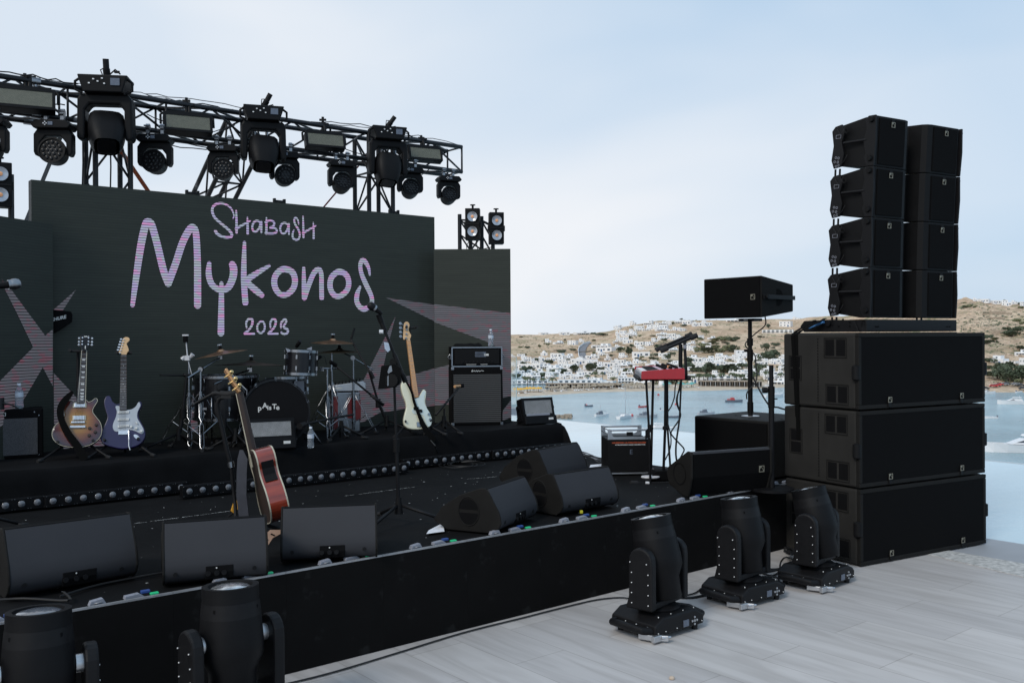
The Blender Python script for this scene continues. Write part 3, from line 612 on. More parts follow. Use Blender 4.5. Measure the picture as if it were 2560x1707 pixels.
# umbrellas
for nm,col_,n_,fx,lab,grp in (('yellow','umbrella_yellow',26,lambda:(rnd.uniform(1282,1360),rnd.uniform(.018,.035)),'yellow beach umbrella on the sand beside the big screen','yellow beach umbrellas'),('straw','thatch',95,lambda:(rnd.uniform(1365,1640),rnd.uniform(.012,.04)),'straw beach umbrella in the packed rows on the sand','straw beach umbrellas'),('teal','umbrella_teal',14,lambda:(rnd.uniform(1660,1745),rnd.uniform(.012,.028)),'teal beach parasol on the sand under the keyboard','teal beach umbrellas')):
    if nm=='yellow': mat(col_,(.75,.42,.05),.7)
    if nm=='teal': mat(col_,(.13,.38,.36),.7)
    t=thing('beach_umbrella',lab,'umbrella',group=grp); MB().cyl((0,0,0),(0,0,2.2),.06,n=5).build('pole','bark',t); MB().cyl((0,0,1.9),(0,0,2.7),1.5,.05,n=8).build('canopy',col_,t)
    for i in range(n_):
        px,t_=fx(); p=terr(px,t_,False)+Vector((0,0,.3)); o=t if i==0 else dup(t,(0,0,0)); o.location=p
# sunbeds as low pale boxes
t=thing('sunbed','pale sunbed on the sand between the umbrellas','sunbed',group='sunbeds on the beach'); MB().box((0,0,.3),(.7,1.3,.12)).box((0,.85,.5),(.7,.7,.1),rot=Matrix.Rotation(.6,4,'X')).build('mattress','whitewash',t)
MB().box((-.3,-.5,.12),(.08,.08,.25)).box((.3,-.5,.12),(.08,.08,.25)).box((-.3,.5,.12),(.08,.08,.25)).box((.3,.5,.12),(.08,.08,.25)).build('frame','bark',t)
for i in range(80):
    px=rnd.uniform(1284,1750); p=terr(px,rnd.uniform(.008,.03),False)+Vector((0,0,.3)); o=t if i==0 else dup(t,(0,0,0),rnd.uniform(0,3)); o.location=p
# lifeguard tower
a,b_=Z1(1765,985); p=terr(a,.02,False); t=thing('lifeguard_tower','small pale yellow lighthouse shaped tower on the beach below the keyboard','tower',p)
mat('pale_yellow',(.75,.66,.40),.8); MB().cyl((0,0,0),(0,0,4),1.7,1.3,n=8).build('base','whitewash',t); MB().cyl((0,0,4),(0,0,6),1.2,n=8).build('cabin','pale_yellow',t); MB().cyl((0,0,6),(0,0,7.6),1.5,.1,n=8).build('roof','pale_yellow',t)
# stone quay at left by the strobe and concrete corner
a=onz(1400,1046,SEA); d=a.length
mb=MB(); rr=random.Random(5)
for i in range(70): 
    x=rr.uniform(-1,1); mb.box((x*4.2,rr.uniform(-1.6,1.6),rr.uniform(0,1.1)),(rr.uniform(.5,1.3),rr.uniform(.5,1.2),rr.uniform(.4,.9)),rot=Matrix.Rotation(rr.uniform(-.5,.5),4,'Z')@Matrix.Rotation(rr.uniform(-.3,.3),4,'X'))
mb.box((2.9,0,.8),(2.9,3,1.7)); o=mb.build('rock_jetty','stone_wall',bevel=.05); o.location=(a.x,a.y,SEA); o.rotation_euler=(0,0,-.1); tag(o,'short rubble stone jetty in the water right of the strobe light','jetty')
a=onz(1312,1036,SEA); o=MB().box((0,0,1.2),(11,6,2.4)).build('concrete_quay','whitewash',bevel=.1); o.location=(a.x,a.y,SEA); tag(o,'pale concrete quay partly behind the strobe light','quay')
# ---------------------------------------------------------------- boats
mat('boat_white',(.78,.78,.79),.25,coat=.5,var=.03); mat('boat_grey',(.45,.47,.5),.4); mat('boat_red',(.50,.08,.08),.35); mat('boat_navy',(.15,.17,.21),.35); mat('boat_glass',(.05,.06,.08),.1)
def hull(L,B,H,m,rise=.35):
    mb=MB(); S_=[(-.5,.80,1.),(-.3,.95,1.),(0,1.,1.02),(.25,.86,1.1),(.4,.52,1.2),(.5,.04,1.32)]; vs=[]
    for x,b,h in S_: vs+= [(x*L,-b*B/2,h*H),(x*L,-b*B/2*.72,.0),(x*L,0,-.25*H),(x*L,b*B/2*.72,.0),(x*L,b*B/2,h*H)]
    fs=[(i*5+j,(i+1)*5+j,(i+1)*5+j+1,i*5+j+1) for i in range(5) for j in range(4)]+[(0,1,2,3,4)]
    mb.add(vs,fs,m); 
    dv=[(x*L,s*b*B/2*.97,h*H-.06) for x,b,h in S_ for s in (-1,1)]; mb.add(dv,[(i*2,i*2+2,i*2+3,i*2+1) for i in range(5)],m); return mb
def boat(kind,L,px,py,yaw,label,cat='boat',z=None,col='boat_white'):
    p=onz(px,py,SEA); t=thing({'yacht':'motor_yacht','dinghy':'dinghy','sail':'sailing_boat','work':'work_boat'}[kind],label,cat,(p.x,p.y,SEA),yaw)
    hull(L,L*(.26 if kind!='dinghy' else .42),L*.085+.25,None).build('hull',col,t,bevel=.02)
    h=L*.085+.25
    if kind=='yacht':
        MB().prism([(-L*.25,h),(-L*.22,h+L*.07),(L*.05,h+L*.075),(L*.22,h+.1*h)],-L*.085,L*.085,'y').build('cabin',col,t,bevel=.04)
        MB().prism([(-L*.02,h+L*.03),(L*.04,h+L*.062),(L*.15,h+L*.03)],-L*.087,L*.087,'y').build('windscreen','boat_glass',t)
        MB().prism([(-L*.22,h+L*.11),(-L*.2,h+L*.135),(L*.02,h+L*.125),(L*.04,h+L*.105)],-L*.08,L*.08,'y').tube([(-L*.18,-L*.07,h+L*.05),(-L*.19,-L*.07,h+L*.12)],.06).tube([(-L*.18,L*.07,h+L*.05),(-L*.19,L*.07,h+L*.12)],.06).cyl((-L*.15,0,h+L*.12),(-L*.17,0,h+L*.17),.05).build('hardtop',col,t)
    elif kind=='dinghy':
        MB().box((-L*.44,0,h+.25),(.5,.4,.8)).build('outboard_motor','boat_navy',t); MB().box((0,0,h),(.4,L*.3,.12)).box((-L*.25,0,h),(.4,L*.3,.12)).build('bench','boat_grey',t)
    elif kind=='sail':
        MB().cyl((L*.05,0,h),(L*.05,0,h+L*1.15),.09,.05,n=6).cyl((L*.05,0,h+1),(-L*.35,0,h+1),.07,n=6).build('mast','boat_grey',t); MB().prism([(-L*.2,h),(-L*.15,h+.6),(L*.2,h+.5),(L*.27,h)],-.8,.8,'y').build('cabin',col,t)
        MB().tube([(L*.48,0,h),(L*.05,0,h+L*1.1)],.025,4).tube([(-L*.48,0,h),(L*.05,0,h+L*1.12)],.025,4).build('rigging','boat_grey',t)
    else:
        MB().prism([(-L*.22,h),(-L*.2,h+1.1),(-L*.02,h+1.2),(L*.06,h)],-L*.07,L*.07,'y').box((-L*.32,0,h+.3),(L*.1,L*.14,.7),'boat_red' if 'red' in label else 'boat_navy').build('wheelhouse','boat_grey',t,bevel=.05); MB().tube([(-L*.35,-L*.1,h),(-L*.35,-L*.1,h+1.6),(L*.2,-L*.1,h+1.2),(L*.35,0,h)],.06,5).cyl((-L*.12,0,h+1.8),(-L*.12,0,h+3.6),.05).build('rail','boat_grey',t)
    return t
boat('yacht',13,2535,1010,2.9,'white motor yacht with swept windscreen crossing on the far right','yacht')
boat('yacht',20,2566,1130,3.0,'large white motor yacht just beyond the pool edge on the far right','yacht')
boat('yacht',11,1655,1078,.15,'white speedboat hidden low behind the keyboard stand legs')
boat('dinghy',4.4,2478,1046,2.7,'small white dinghy with black outboard right of the subwoofer stack')
boat('work',8,1835,1005,.1,'dark work boat with red gear left of the speaker pole',col='boat_navy')
boat('dinghy',4.2,1608,1018,.4,'small red dinghy left of the keyboard stand',col='boat_red')
boat('dinghy',3.6,1472,1016,.2,'small dark dinghy moored beyond the stone jetty',col='boat_navy')
boat('work',6.5,1505,1040,.6,'grey fishing boat with low wheelhouse left of the thin mast')
boat('sail',9,1562,1046,.9,'sailing boat with one thin white mast beyond the pool')
boat('work',8,1618,1043,.2,'long grey open boat half hidden by the keyboard stand',col='boat_grey')
boat('dinghy',4,1662,1027,.1,'white dinghy between the keyboard stand legs')
boat('dinghy',5,1683,1044,-.2,'dark inflatable behind the dangling cables',col='boat_navy')
boat('work',7,1766,1036,.3,'grey boat with flat canopy just above the subwoofer top',col='boat_grey')
boat('yacht',9,1915,1046,.2,'white motorboat between speaker pole and short pole')
boat('sail',12,1935,992,.5,'white sailing boat with tall mast beside the short pole','sailing boat')
boat('sail',7,1918,968,.5,'small sailing boat near the far beach')
boat('yacht',10,2465,985,.1,'white cabin cruiser moored at the right quay','yacht'); boat('yacht',8,2412,981,.2,'low white boat moored left at the right quay')
boat('dinghy',4,2548,981,.2,'white tender at the right edge of the quay'); boat('dinghy',3,2384,1022,2.5,'tiny grey dinghy touching the edge of the subwoofer stack',col='boat_grey')
for i,(x,y) in enumerate([(1646,988),(1690,1012),(1580,1040),(1466,1015)]):
    p=onz(x,y,SEA); o=MB().lathe([(.02,-.3),(.55,0),(.6,.35),(.35,.75),(.05,.9)],10).build('buoy','boat_red'); o.location=(p.x,p.y,SEA); tag(o,'red mooring buoy '+['closest to the far beach','right of the keyboard legs','above the pool edge left of the keyboard','beside the small dark dinghy'][i],'buoy','red buoys')
# quay & cars on the right
a=terr(2460,.012,False); 
mat('car_red',(.5,.03,.03),.3,coat=.6); mat('car_grey',(.25,.26,.28),.3,coat=.6); mat('car_dark',(.04,.045,.05),.3,coat=.6)
def car(px,py,col_,lab):
    p=ground(px,py); t=thing('parked_car',lab,'car',p+Vector((0,0,.5)),-math.atan2(p.x,p.y)+rnd.uniform(-.3,.3),'cars parked by the right quay')
    MB().prism([(-2.1,.35),(-2.1,.85),(-1.5,.95),(-1.0,1.42),(.5,1.45),(1.2,.95),(2.1,.8),(2.1,.35)],-.85,.85,'y').build('body',col_,t,bevel=.08)
    MB().prism([(-1.3,.98),(-.95,1.36),(.45,1.38),(1.0,.98)],-.87,.87,'y').build('window','boat_glass',t)
    for x in (-1.3,1.3):
        for y in (-.8,.8): MB().cyl((x,y-.1,.33),(x,y+.1,.33),.33,n=10).build('wheel','rubber',t)
for i,(x,y,c_) in enumerate([(300,782,'car_red'),(325,778,'car_red'),(345,772,'car_red'),(380,772,'car_grey'),(400,768,'car_dark'),(460,772,'car_grey'),(480,775,'car_grey'),(500,778,'car_dark'),(240,800,'car_dark'),(515,800,'car_dark')]):
    a_,b_=Z3(x,y); car(a_,b_,c_,['leftmost small red car by the right quay','middle small red car by the right quay','rightmost small red car by the right quay','grey car beside the red cars','dark car beside the grey car on the quay','first pale grey car under the trees','second pale grey car under the trees','dark car in the row under the trees','dark car nearest the subwoofer stack','dark car at the right edge near the water'][i])
# ================================================================ STAGE
SH=.49; SN=4.21
st=thing('stage','low black stage with a dust flecked deck','stage',(0,0,0),YAW)
o=MB().prism([(-3,SN+.07),(7.25,SN+.07),(7.25,5.25),(6.30,5.3),(6.30,6.3),(6.42,6.75),(6.5,9.3),(-3,9.3)],.02,SH-.01,'z').build('deck','stage_deck',st)
# fascia: LED panels 0.5 m wide, dark, with handles and connectors on top
mat('fascia_panel',(.0048,.0045,.0045),.8,scale=5,var=.2,spec=.12,dirt=((.012,.012,.012),9,.62))
mat('edge_trim',(.34,.34,.35),.4,metal=.5)
mat('connector_grey',(.24,.25,.29),.5); mat('tag_green',(.02,.55,.22),.4); mat('tag_blue',(.03,.07,.25),.4)
fp=MB().box((0,0,.245),(.547,.06,.485)).build('fascia_panel','fascia_panel',st); fp.location=(-3.168,SN+.03,0)
tr=MB().box((0,0,.4935),(.5455,.012,.009)).build('edge_trim','edge_trim',fp); tr.location=(0,-.022,0)
hd=MB().prism([(-.07,.0),(-.055,.045),(.035,.06),(.062,.0)],-.012,.016,'y').build('handle_bracket','connector_grey',fp,bevel=.003); hd.location=(-.035,.018,.49); hd.scale=(.55,1,.42)
MB().cyl((-.03,-.014,.022),(.025,-.014,.025),.006,n=6).build('catch','edge_trim',hd)
hd2=MB().prism([(-.08,.0),(-.075,.036),(.02,.045),(.06,.0)],-.014,.016,'y').build('handle_bracket','connector_grey',fp,bevel=.003); hd2.location=(.125,.022,.49); hd2.scale=(.62,1,.40)
gt=MB().box((0,0,.010),(.036,.02,.010)).build('green_tag','tag_green',fp,bevel=.003); gt.location=(.20,.0,.49)
bt=MB().box((0,0,.008),(.04,.02,.014)).build('blue_plug','tag_blue',fp,bevel=.003); bt.location=(.175,.045,.495)
for i in range(1,18):
    x=-3.168+.5475*i; c=fp.copy(); COL.objects.link(c); c.location=(x,SN+.03,0)
    for ch in fp.children: 
        d=ch.copy(); COL.objects.link(d); d.parent=c
        for g in ch.children: e=g.copy(); COL.objects.link(e); e.parent=d
side=MB().box((0,0,.245),(.02,1.0,.47)).build('side_panel','fascia_panel',st); side.location=(7.26,4.77,0)
# deck joints & chips
mb=MB(); rr=random.Random(11)
for i in range(260):
    u=rr.uniform(-.5,6.3); n=rr.uniform(4.35,6.6); s=rr.uniform(.0015,.006)*(2 if rr.random()<.07 else 1); a=rr.uniform(0,3)
    mb.add([(u+math.cos(a+q*1.57)*s*(1 if q%2 else rr.uniform(.8,2.4)),n+math.sin(a+q*1.57)*s,SH-.008+.0012) for q in range(4)],[(0,1,2,3)])
for (p0,p1) in (((1085,1234),(1040+0,1213)),):
    pass
def scr(x0,y0,x1,y1,n):
    A,B=un(onz(x0,y0,SH)),un(onz(x1,y1,SH))
    for i in range(n):
        t=rr.random(); u=lin(A[0],B[0],t)+rr.uniform(-.003,.003); v=lin(A[1],B[1],t)+rr.uniform(-.004,.004); L=rr.uniform(.004,.03)
        mb.add([(u,v,SH-.0075),(u+L,v,SH-.0075),(u+L,v+.003,SH-.0075),(u,v+.002,SH-.0075)],[(0,1,2,3)])
scr(860,1237,1038,1214,70); scr(335,1305,575,1274,70); scr(1165,1195,1240,1189,30); scr(700,1258,730,1254,6)
tag(mb.build('debris','mark_white'),'white flecks and scratches on the black stage deck','debris',kind='stuff').rotation_euler=(0,0,YAW)
# riser
RN=7.0; RH=.745
rs=thing('riser','raised black carpeted rear riser under the drum kit','riser',(0,0,0),YAW)
MB().prism([(-3,RN+.02),(6.32,RN+.02),(6.32,9.2),(-3,9.2)],SH-.005,RH,'z').build('platform','cloth_black',rs)
# drape: rippled cloth over the riser front and its right end
def drape():
    mb=MB(); vs=[]; nu=150; rr2=random.Random(2)
    path=[(-3+ (6.40+3)*i/(nu-1),RN) for i in range(nu)]+[(6.40+.02*j,RN+.045*j) for j in range(1,18)]
    prof=[(.0,.0),(.02,-.004),(.10,-.014),(.35,-.022),(.7,-.030),(1.,-.038)]   # fraction of the drop, outward
    for i,(u,n) in enumerate(path):
        end=i>=nu
        for k,(f,off) in enumerate(prof):
            w_=noise.noise(Vector((u*2.2+n*1.7,f*.8,3)))*.020*f+noise.noise(Vector((u*7+n*6,f,1)))*.012*f
            o_=off+w_
            z=RH+.006-(RH-SH)*f + (noise.noise(Vector((u*1.3,n,7)))*.015 if k==0 else 0)
            if end:
                off=[.0,-.02,-.07,-.12,-.17,-.21][k]; o_=off+w_
                a=min(1,(i-nu)/6); vs.append((u-o_*a*1.3, n+o_*(1-a), z))
            else: vs.append((u,n+o_,z))
    K=len(prof); mb.add(vs,[(i*K+j,(i+1)*K+j,(i+1)*K+j+1,i*K+j+1) for i in range(len(path)-1) for j in range(K-1)],None,True); return mb
tag(drape().build('riser_drape','cloth_black'),'black cloth draped over the front edge of the rear riser','drape').rotation_euler=(0,0,YAW)
# ---------------------------------------------------------------- SCREENS
CN=8.2; HC=2.911
def screen(name,label,A,B,z0,z1,items,depth=.09):
    """A,B world xy of left/right bottom corners (seen from the audience)"""
    A=Vector((A[0],A[1],0));B=Vector((B[0],B[1],0)); d=(B-A); L=d.length; yaw=math.atan2(d.y,d.x)
    t=thing(name,label,'LED screen',(A.x,A.y,0),yaw); 
    MB().box((L/2,depth/2+.004,(z0+z1)/2),(L,depth,z1-z0)).build('frame','black_steel',t)
    f=MB().box((L/2,.001,(z0+z1)/2),(L,.004,z1-z0)).build('display','led_dark',t)
    nrm=Vector((-math.sin(yaw),math.cos(yaw),0))
    def loc(px,py):
        r=ray(px,py); k=(A-E0).dot(nrm)/r.dot(nrm); p=E0+r*k; return ((p-A).dot(d.normalized()),p.z)
    return t,f,loc,L
# centre
A=onn(78,449,CN); B=onn(1086,543,CN)
cs,cf,cl_,Lc=screen('centre_screen','large centre LED screen reading Shabash Mykonos 2023 in pink handwriting',A,B,.72,HC,None)
def zz(ox,oy,s,L): return [(ox+x/s,oy+y/s) for x,y in L]
def stroke(pts,wpx,name='lettering',k=5,closed=False,mb=None):
    P=[cl_(*p) for p in pts]; 
    q=lambda w,p: w*onn(p[0],p[1],CN).y/FPX
    W=[q((wpx[i] if isinstance(wpx,list) else wpx),pts[i]) for i in range(len(pts))]
    ribbon(mb,P,W,None,-.0035,k,closed)
F1=lambda L: zz(300,520,4.612,L)
F2=lambda L: zz(600,520,4.612,L)
F3=lambda L: zz(500,490,7.35,L)
mk=MB()
G=4.612
def ST(F,L,w,closed=False,k=5,mbx=None):
    s=G if F is not F3 else 7.35
    stroke(F(L),[x/s for x in w] if isinstance(w,list) else w/s,mb=mbx or mk,closed=closed,k=k)
# M
ST(F1,[(143,1120),(185,800),(240,430),(295,190),(330,165),(365,200),(430,430),(500,720),(555,870)],[50,72,84,84,86,84,84,84,82])
ST(F1,[(555,868),(640,640),(720,400),(800,250),(845,228),(875,300),(890,560),(893,840),(893,1120)],[82,82,82,82,80,78,80,84,84])
ST(F1,[(1027,640),(1020,740),(1035,830),(1075,900),(1165,948),(1250,910),(1300,800),(1308,700),(1294,655)],[50,70,74,72,70,80,88,92,84])
ST(F1,[(1168,870),(1168,1000),(1165,1200),(1162,1440)],[48,62,72,80],k=3)
ST(F2,[(50,400),(44,600),(42,800),(50,950),(60,1090)],[40,60,70,74,74])
ST(F2,[(335,668),(220,735),(95,815),(70,840)],[36,60,72,70]); ST(F2,[(70,850),(130,905),(200,965),(250,1005)],[70,76,78,62])
ST(F2,[(515,705),(600,740),(632,830),(610,930),(530,1000),(450,985),(398,900),(400,800),(450,730)],[72,76,76,72,66,70,74,74,72],True)
ST(F2,[(733,695),(735,850),(740,1035)],[40,56,64],k=3); ST(F2,[(742,1035),(790,890),(850,750),(905,710),(935,760),(938,900),(940,1035)],[62,64,62,64,58,60,60])
ST(F2,[(1150,735),(1225,775),(1252,860),(1230,950),(1150,1015),(1080,1000),(1038,920),(1045,820),(1090,760)],[70,70,70,68,66,68,70,70,68],True)
ST(F2,[(1494,768),(1480,690),(1445,625),(1410,605),(1385,660),(1400,760),(1450,880),(1510,1010),(1515,1100),(1450,1160),(1390,1150),(1345,1080),(1350,990),(1382,912)],[28,44,58,62,54,56,64,58,58,62,64,64,60,34])
mk.build('large_lettering','led_letter',cs)
sh=MB()
ST(F3,[(603,418),(620,350),(560,220),(440,145),(330,140),(245,190),(222,280),(270,400),(400,520),(520,620),(580,700),(560,755),(450,760),(330,710),(282,650)],[22,28,34,40,44,48,50,50,50,52,54,50,50,54,60],mbx=sh)
for L,w in [([(662,275),(668,460),(670,670)],[34,46,48]),([(655,605),(760,545),(870,490),(920,455)],[46,44,36,30]),([(868,395),(872,540),(873,695)],[26,46,48]),
  ([(1100,480),(1040,455),(985,490),(957,570),(975,640),(1030,650),(1085,590),(1112,500)],[40]*8),([(1125,470),(1122,570),(1125,675)],[36,46,34]),
  ([(1218,405),(1218,560),(1215,690)],[28,46,44]),([(1200,480),(1290,455),(1360,490),(1340,560),(1280,580),(1380,600),(1410,650),(1350,690),(1200,685)],[40]*9),
  ([(1610,520),(1545,495),(1490,530),(1470,610),(1500,680),(1560,680),(1605,610),(1625,530)],[38]*8),([(1632,510),(1628,600),(1632,710)],[36,42,32]),
  ([(1810,520),(1795,440),(1755,405),(1728,440),(1745,520),(1800,610),(1830,700),(1815,780),(1765,810),(1705,770),(1700,690),(1722,630)],[24,32,38,38,40,42,38,38,40,40,36,24]),
  ([(1890,380),(1895,560),(1898,755)],[30,40,44]),([(1885,690),(1980,630),(2080,575),(2125,545)],[40,40,34,28]),([(2078,490),(2085,620),(2085,780)],[22,38,44])]:
    ST(F3,L,w,mbx=sh)
sh.build('upper_lettering','led_letter',cs)
yr=MB()
for L,w in [([(75,1380),(70,1320),(100,1280),(140,1290),(135,1350),(95,1410),(50,1450),(160,1450)],[20,24,28,30,28,26,26,26]),([(248,1305),(280,1340),(280,1400),(245,1440),(205,1420),(200,1350)],[24]*6),
  ([(350,1380),(348,1320),(378,1280),(410,1300),(400,1360),(365,1410),(325,1450),(432,1450)],[20,24,28,30,28,26,26,26]),([(470,1380),(475,1320),(515,1285),(532,1310),(500,1370),(540,1395),(550,1430),(510,1455),(475,1435)],[22,26,28,26,26,30,28,28,26])]:
    ST(F2,L,w,closed=(len(L)==6),mbx=yr)
yr.build('year_lettering','led_letter',cs)
def beam(parent,locf,pts,clip,name='light_beam'):
    P=[]
    for p in pts:
        x,z=locf(*p); P.append((min(max(x,clip[0]),clip[1]),min(max(z,clip[2]),clip[3])))
    mb=MB(); mb.add([(x,-.003,z) for x,z in P],[tuple(range(len(P)))]); return mb.build(name,'led_beam',parent)
cc=(0.002,Lc-.002,.73,HC)
F5=lambda L: zz(880,740,3.563,L)
beam(cs,cl_,[(131,929),(186,988),(262,1080),(265,1125),(160,1125),(145,1070),(128,1050)],cc)
beam(cs,cl_,[(190,724),(134,774),(128,778),(128,815),(157,776)],cc)
beam(cs,cl_,[(483,983),(490,1000),(495,1080),(473,1080),(478,1010)],cc)
beam(cs,cl_,F5([(387,180),(90,770),(0,930),(-120,950),(-210,1000),(-200,1200),(-60,1150),(110,1115),(240,1040),(460,1005),(760,973),(760,640),(640,670),(480,715),(300,775),(262,700),(330,400)]),cc)
beam(cs,cl_,F5([(300,15),(760,78),(760,240),(732,225),(530,125)]),cc)
# small rigging clamps on top
for x in (485,703,990):
    y=449+(x-78)*.0933; a,z=cl_(x,y); MB().box((a-.05,.04,HC+.02),(.02,.03,.045)).box((a+.05,.04,HC+.02),(.02,.03,.045)).box((a,.04,HC+.018),(.09,.025,.02)).build('top_clamp','black_steel',cs)
# right wing faces the camera more
A=Vector((onn(1084,623,1).x,0,0)); Ya=9.78
A=atY(1085.5,800,Ya); B=atY(1277,800,Ya)
r_,rf_,rl,Lr=screen('wing_screen','narrow right wing LED screen behind the bass amplifier',A,B,.745,2.555,None)
rc=(0.002,Lr-.002,.75,2.55)
beam(r_,rl,F5([(720,73),(1430,152),(1440,890),(1345,905),(1335,480),(1210,410),(720,233)]),rc)
beam(r_,rl,F5([(720,645),(883,608),(900,960),(720,975)]),rc)
beam(r_,rl,F5([(1440,925),(1345,1015),(1335,1110),(1440,1080)]),rc)
# left wing
A=onz(-220,505,2.555); B=onz(131,561,2.555); A=B+(A-B).normalized()*1.0; 
l_,lf_,ll,Ll=screen('wing_screen','left wing LED screen with crossing beams cut by the picture edge',A,B,.745,2.555,None)
lc=(0,Ll-.002,.75,2.55)
beam(l_,ll,[(2,692),(6,702),(28,725),(112,839),(131,823),(131,965),(106,918),(64,990),(20,1050),(-40,1100),(-40,991),(0,951),(82,868),(40,780),(12,725)],lc)
for o in (r_,l_): o['group']='wing screens'
# ================================================================ TRUSS AND RIGGED FIXTURES
CC=.285; TNF=8.75; TTOP=3.837; TBOT=TTOP-CC
def truss_mb(a,b,cc,up=Vector((0,0,1)),r=.024,rb=.011,bay=.42,ends=True):
    """box truss from a to b (centre line)"""
    a=Vector(a);b=Vector(b); d=(b-a); L=d.length; d.normalize(); s=d.cross(up).normalized(); u=s.cross(d).normalized(); h=cc/2
    ch=[s*i*h+u*j*h for i,j in ((-1,-1),(1,-1),(1,1),(-1,1))]; mb=MB(); br=MB()
    for c in ch: mb.cyl(a+c,b+c,r,n=10)
    n=max(1,round(L/bay)); st_=L/n
    for i in range(n+1):
        p=a+d*st_*i
        if i%2==0 or i==n:
            for k in range(4): br.cyl(p+ch[k],p+ch[(k+1)%4],rb,n=6)
    for i in range(n):
        p,q=a+d*st_*i,a+d*st_*(i+1)
        for k in range(4):
            x,y=(k,(k+1)%4) if (i+k)%2 else ((k+1)%4,k)
            br.cyl(p+ch[x],q+ch[y],rb,n=6)
    return mb,br
def truss(name,label,a,b,cc=CC,**k):
    t=thing(name,label,'truss'); m1,m2=truss_mb(a,b,cc,**k); m1.build('chord_tubes','truss',t); m2.build('bracing','truss',t); return t
zc=(TTOP+TBOT)/2
mt=truss('lighting_truss','long horizontal black box truss hung with stage lights',S(-1.2,TNF+CC/2,zc),S(6.46,TNF+CC/2,zc),group='trusses') if 0 else truss('lighting_truss','long horizontal black box truss hung with stage lights',S(-1.2,TNF+CC/2,zc),S(6.46,TNF+CC/2,zc))
for u in (1.95,4.05,5.55): 
    mb=MB()
    for nn in (TNF,TNF+CC):
        for hh in (TTOP,TBOT): mb.cyl(S(u-.035,nn,hh),S(u+.035,nn,hh),.034,n=10)
    mb.cyl(S(u,TNF,TTOP),S(u,TNF,TBOT),.016).cyl(S(u,TNF+CC,TTOP),S(u,TNF+CC,TBOT),.016).build('coupler','dull_chrome',mt)
def upx(px,n): return un(onn(px,300,n))[0]
uL=upx((224+311)/2,TNF+CC/2+.02); uR=upx((1084)/1.0+0,8.9) 
uR=(upx(890,8.9)+upx(974,8.9))/2
truss('truss_tower','left vertical black truss tower rising behind the big screen',S(uL,TNF+CC/2,0),S(uL,TNF+CC/2,TBOT-.04),.30,up=Vector((-UY,UX,0)))
truss('truss_tower','right vertical black truss tower rising behind the big screen',S(uR,TNF+CC/2,0),S(uR,TNF+CC/2,TTOP),.30,up=Vector((-UY,UX,0)))
# raking brace
ub=upx(612,9.05); p0=onn(612,330,9.05)
r=ray(535,491); k=ub/(r.x*UX+r.y*UY); p1=E0+r*k; dd=(p1-p0); p1=p0+dd*(p0.z/(-dd.z)) if dd.z<0 else S(ub,11,0)
truss('raking_truss','slanting black truss brace running down behind the big screen',p0,p1,.30,bay=.30)
# straps
def strap(name,label,a,b,wd,m):
    a=Vector(a);b=Vector(b); d=(b-a).normalized(); s=d.cross(Vector((UY,-UX,0))).normalized()*wd/2; t_=Vector((-UY,UX,0))*.001
    mb=MB(); mb.add([a-s-t_,a+s-t_,b+s-t_,b-s-t_,a-s+t_,a+s+t_,b+s+t_,b-s+t_],[(0,1,2,3),(7,6,5,4),(0,4,5,1),(1,5,6,2),(2,6,7,3),(3,7,4,0)]); return tag(mb.build(name,m),label,'strap')
def ext(a,b,k): return a+(b-a)*k
a,b=onn(292,362,8.95),onn(369,476,9.35); strap('ratchet_strap','orange ratchet strap slanting down beside the left truss tower',a,ext(a,b,2.2),.042,'orange_strap')
a,b=onn(130,395,9.1),onn(66,551,9.5); strap('guy_strap','grey guy strap slanting down at the left edge of the big screen',ext(a,b,-.5),ext(a,b,2),.035,'grey_strap')
a,b=onn(920,387,9.0),onn(811,516,9.5); strap('ratchet_strap','thin dark red strap slanting between the brace and the right tower',a,ext(a,b,1.8),.018,'red_strap')
# ---- hook clamp part
def clamp(mb,x,y,z,m='dull_chrome'):
    mb.lathe([(.036,-.017),(.036,.017)],12,m,'x',(x,y,z),cap=True).box((x,y,z-.05),(.03,.04,.05),m).cyl((x-.03,y-.04,z+.01),(x+.03,y-.04,z+.01),.009,m=m,n=6)
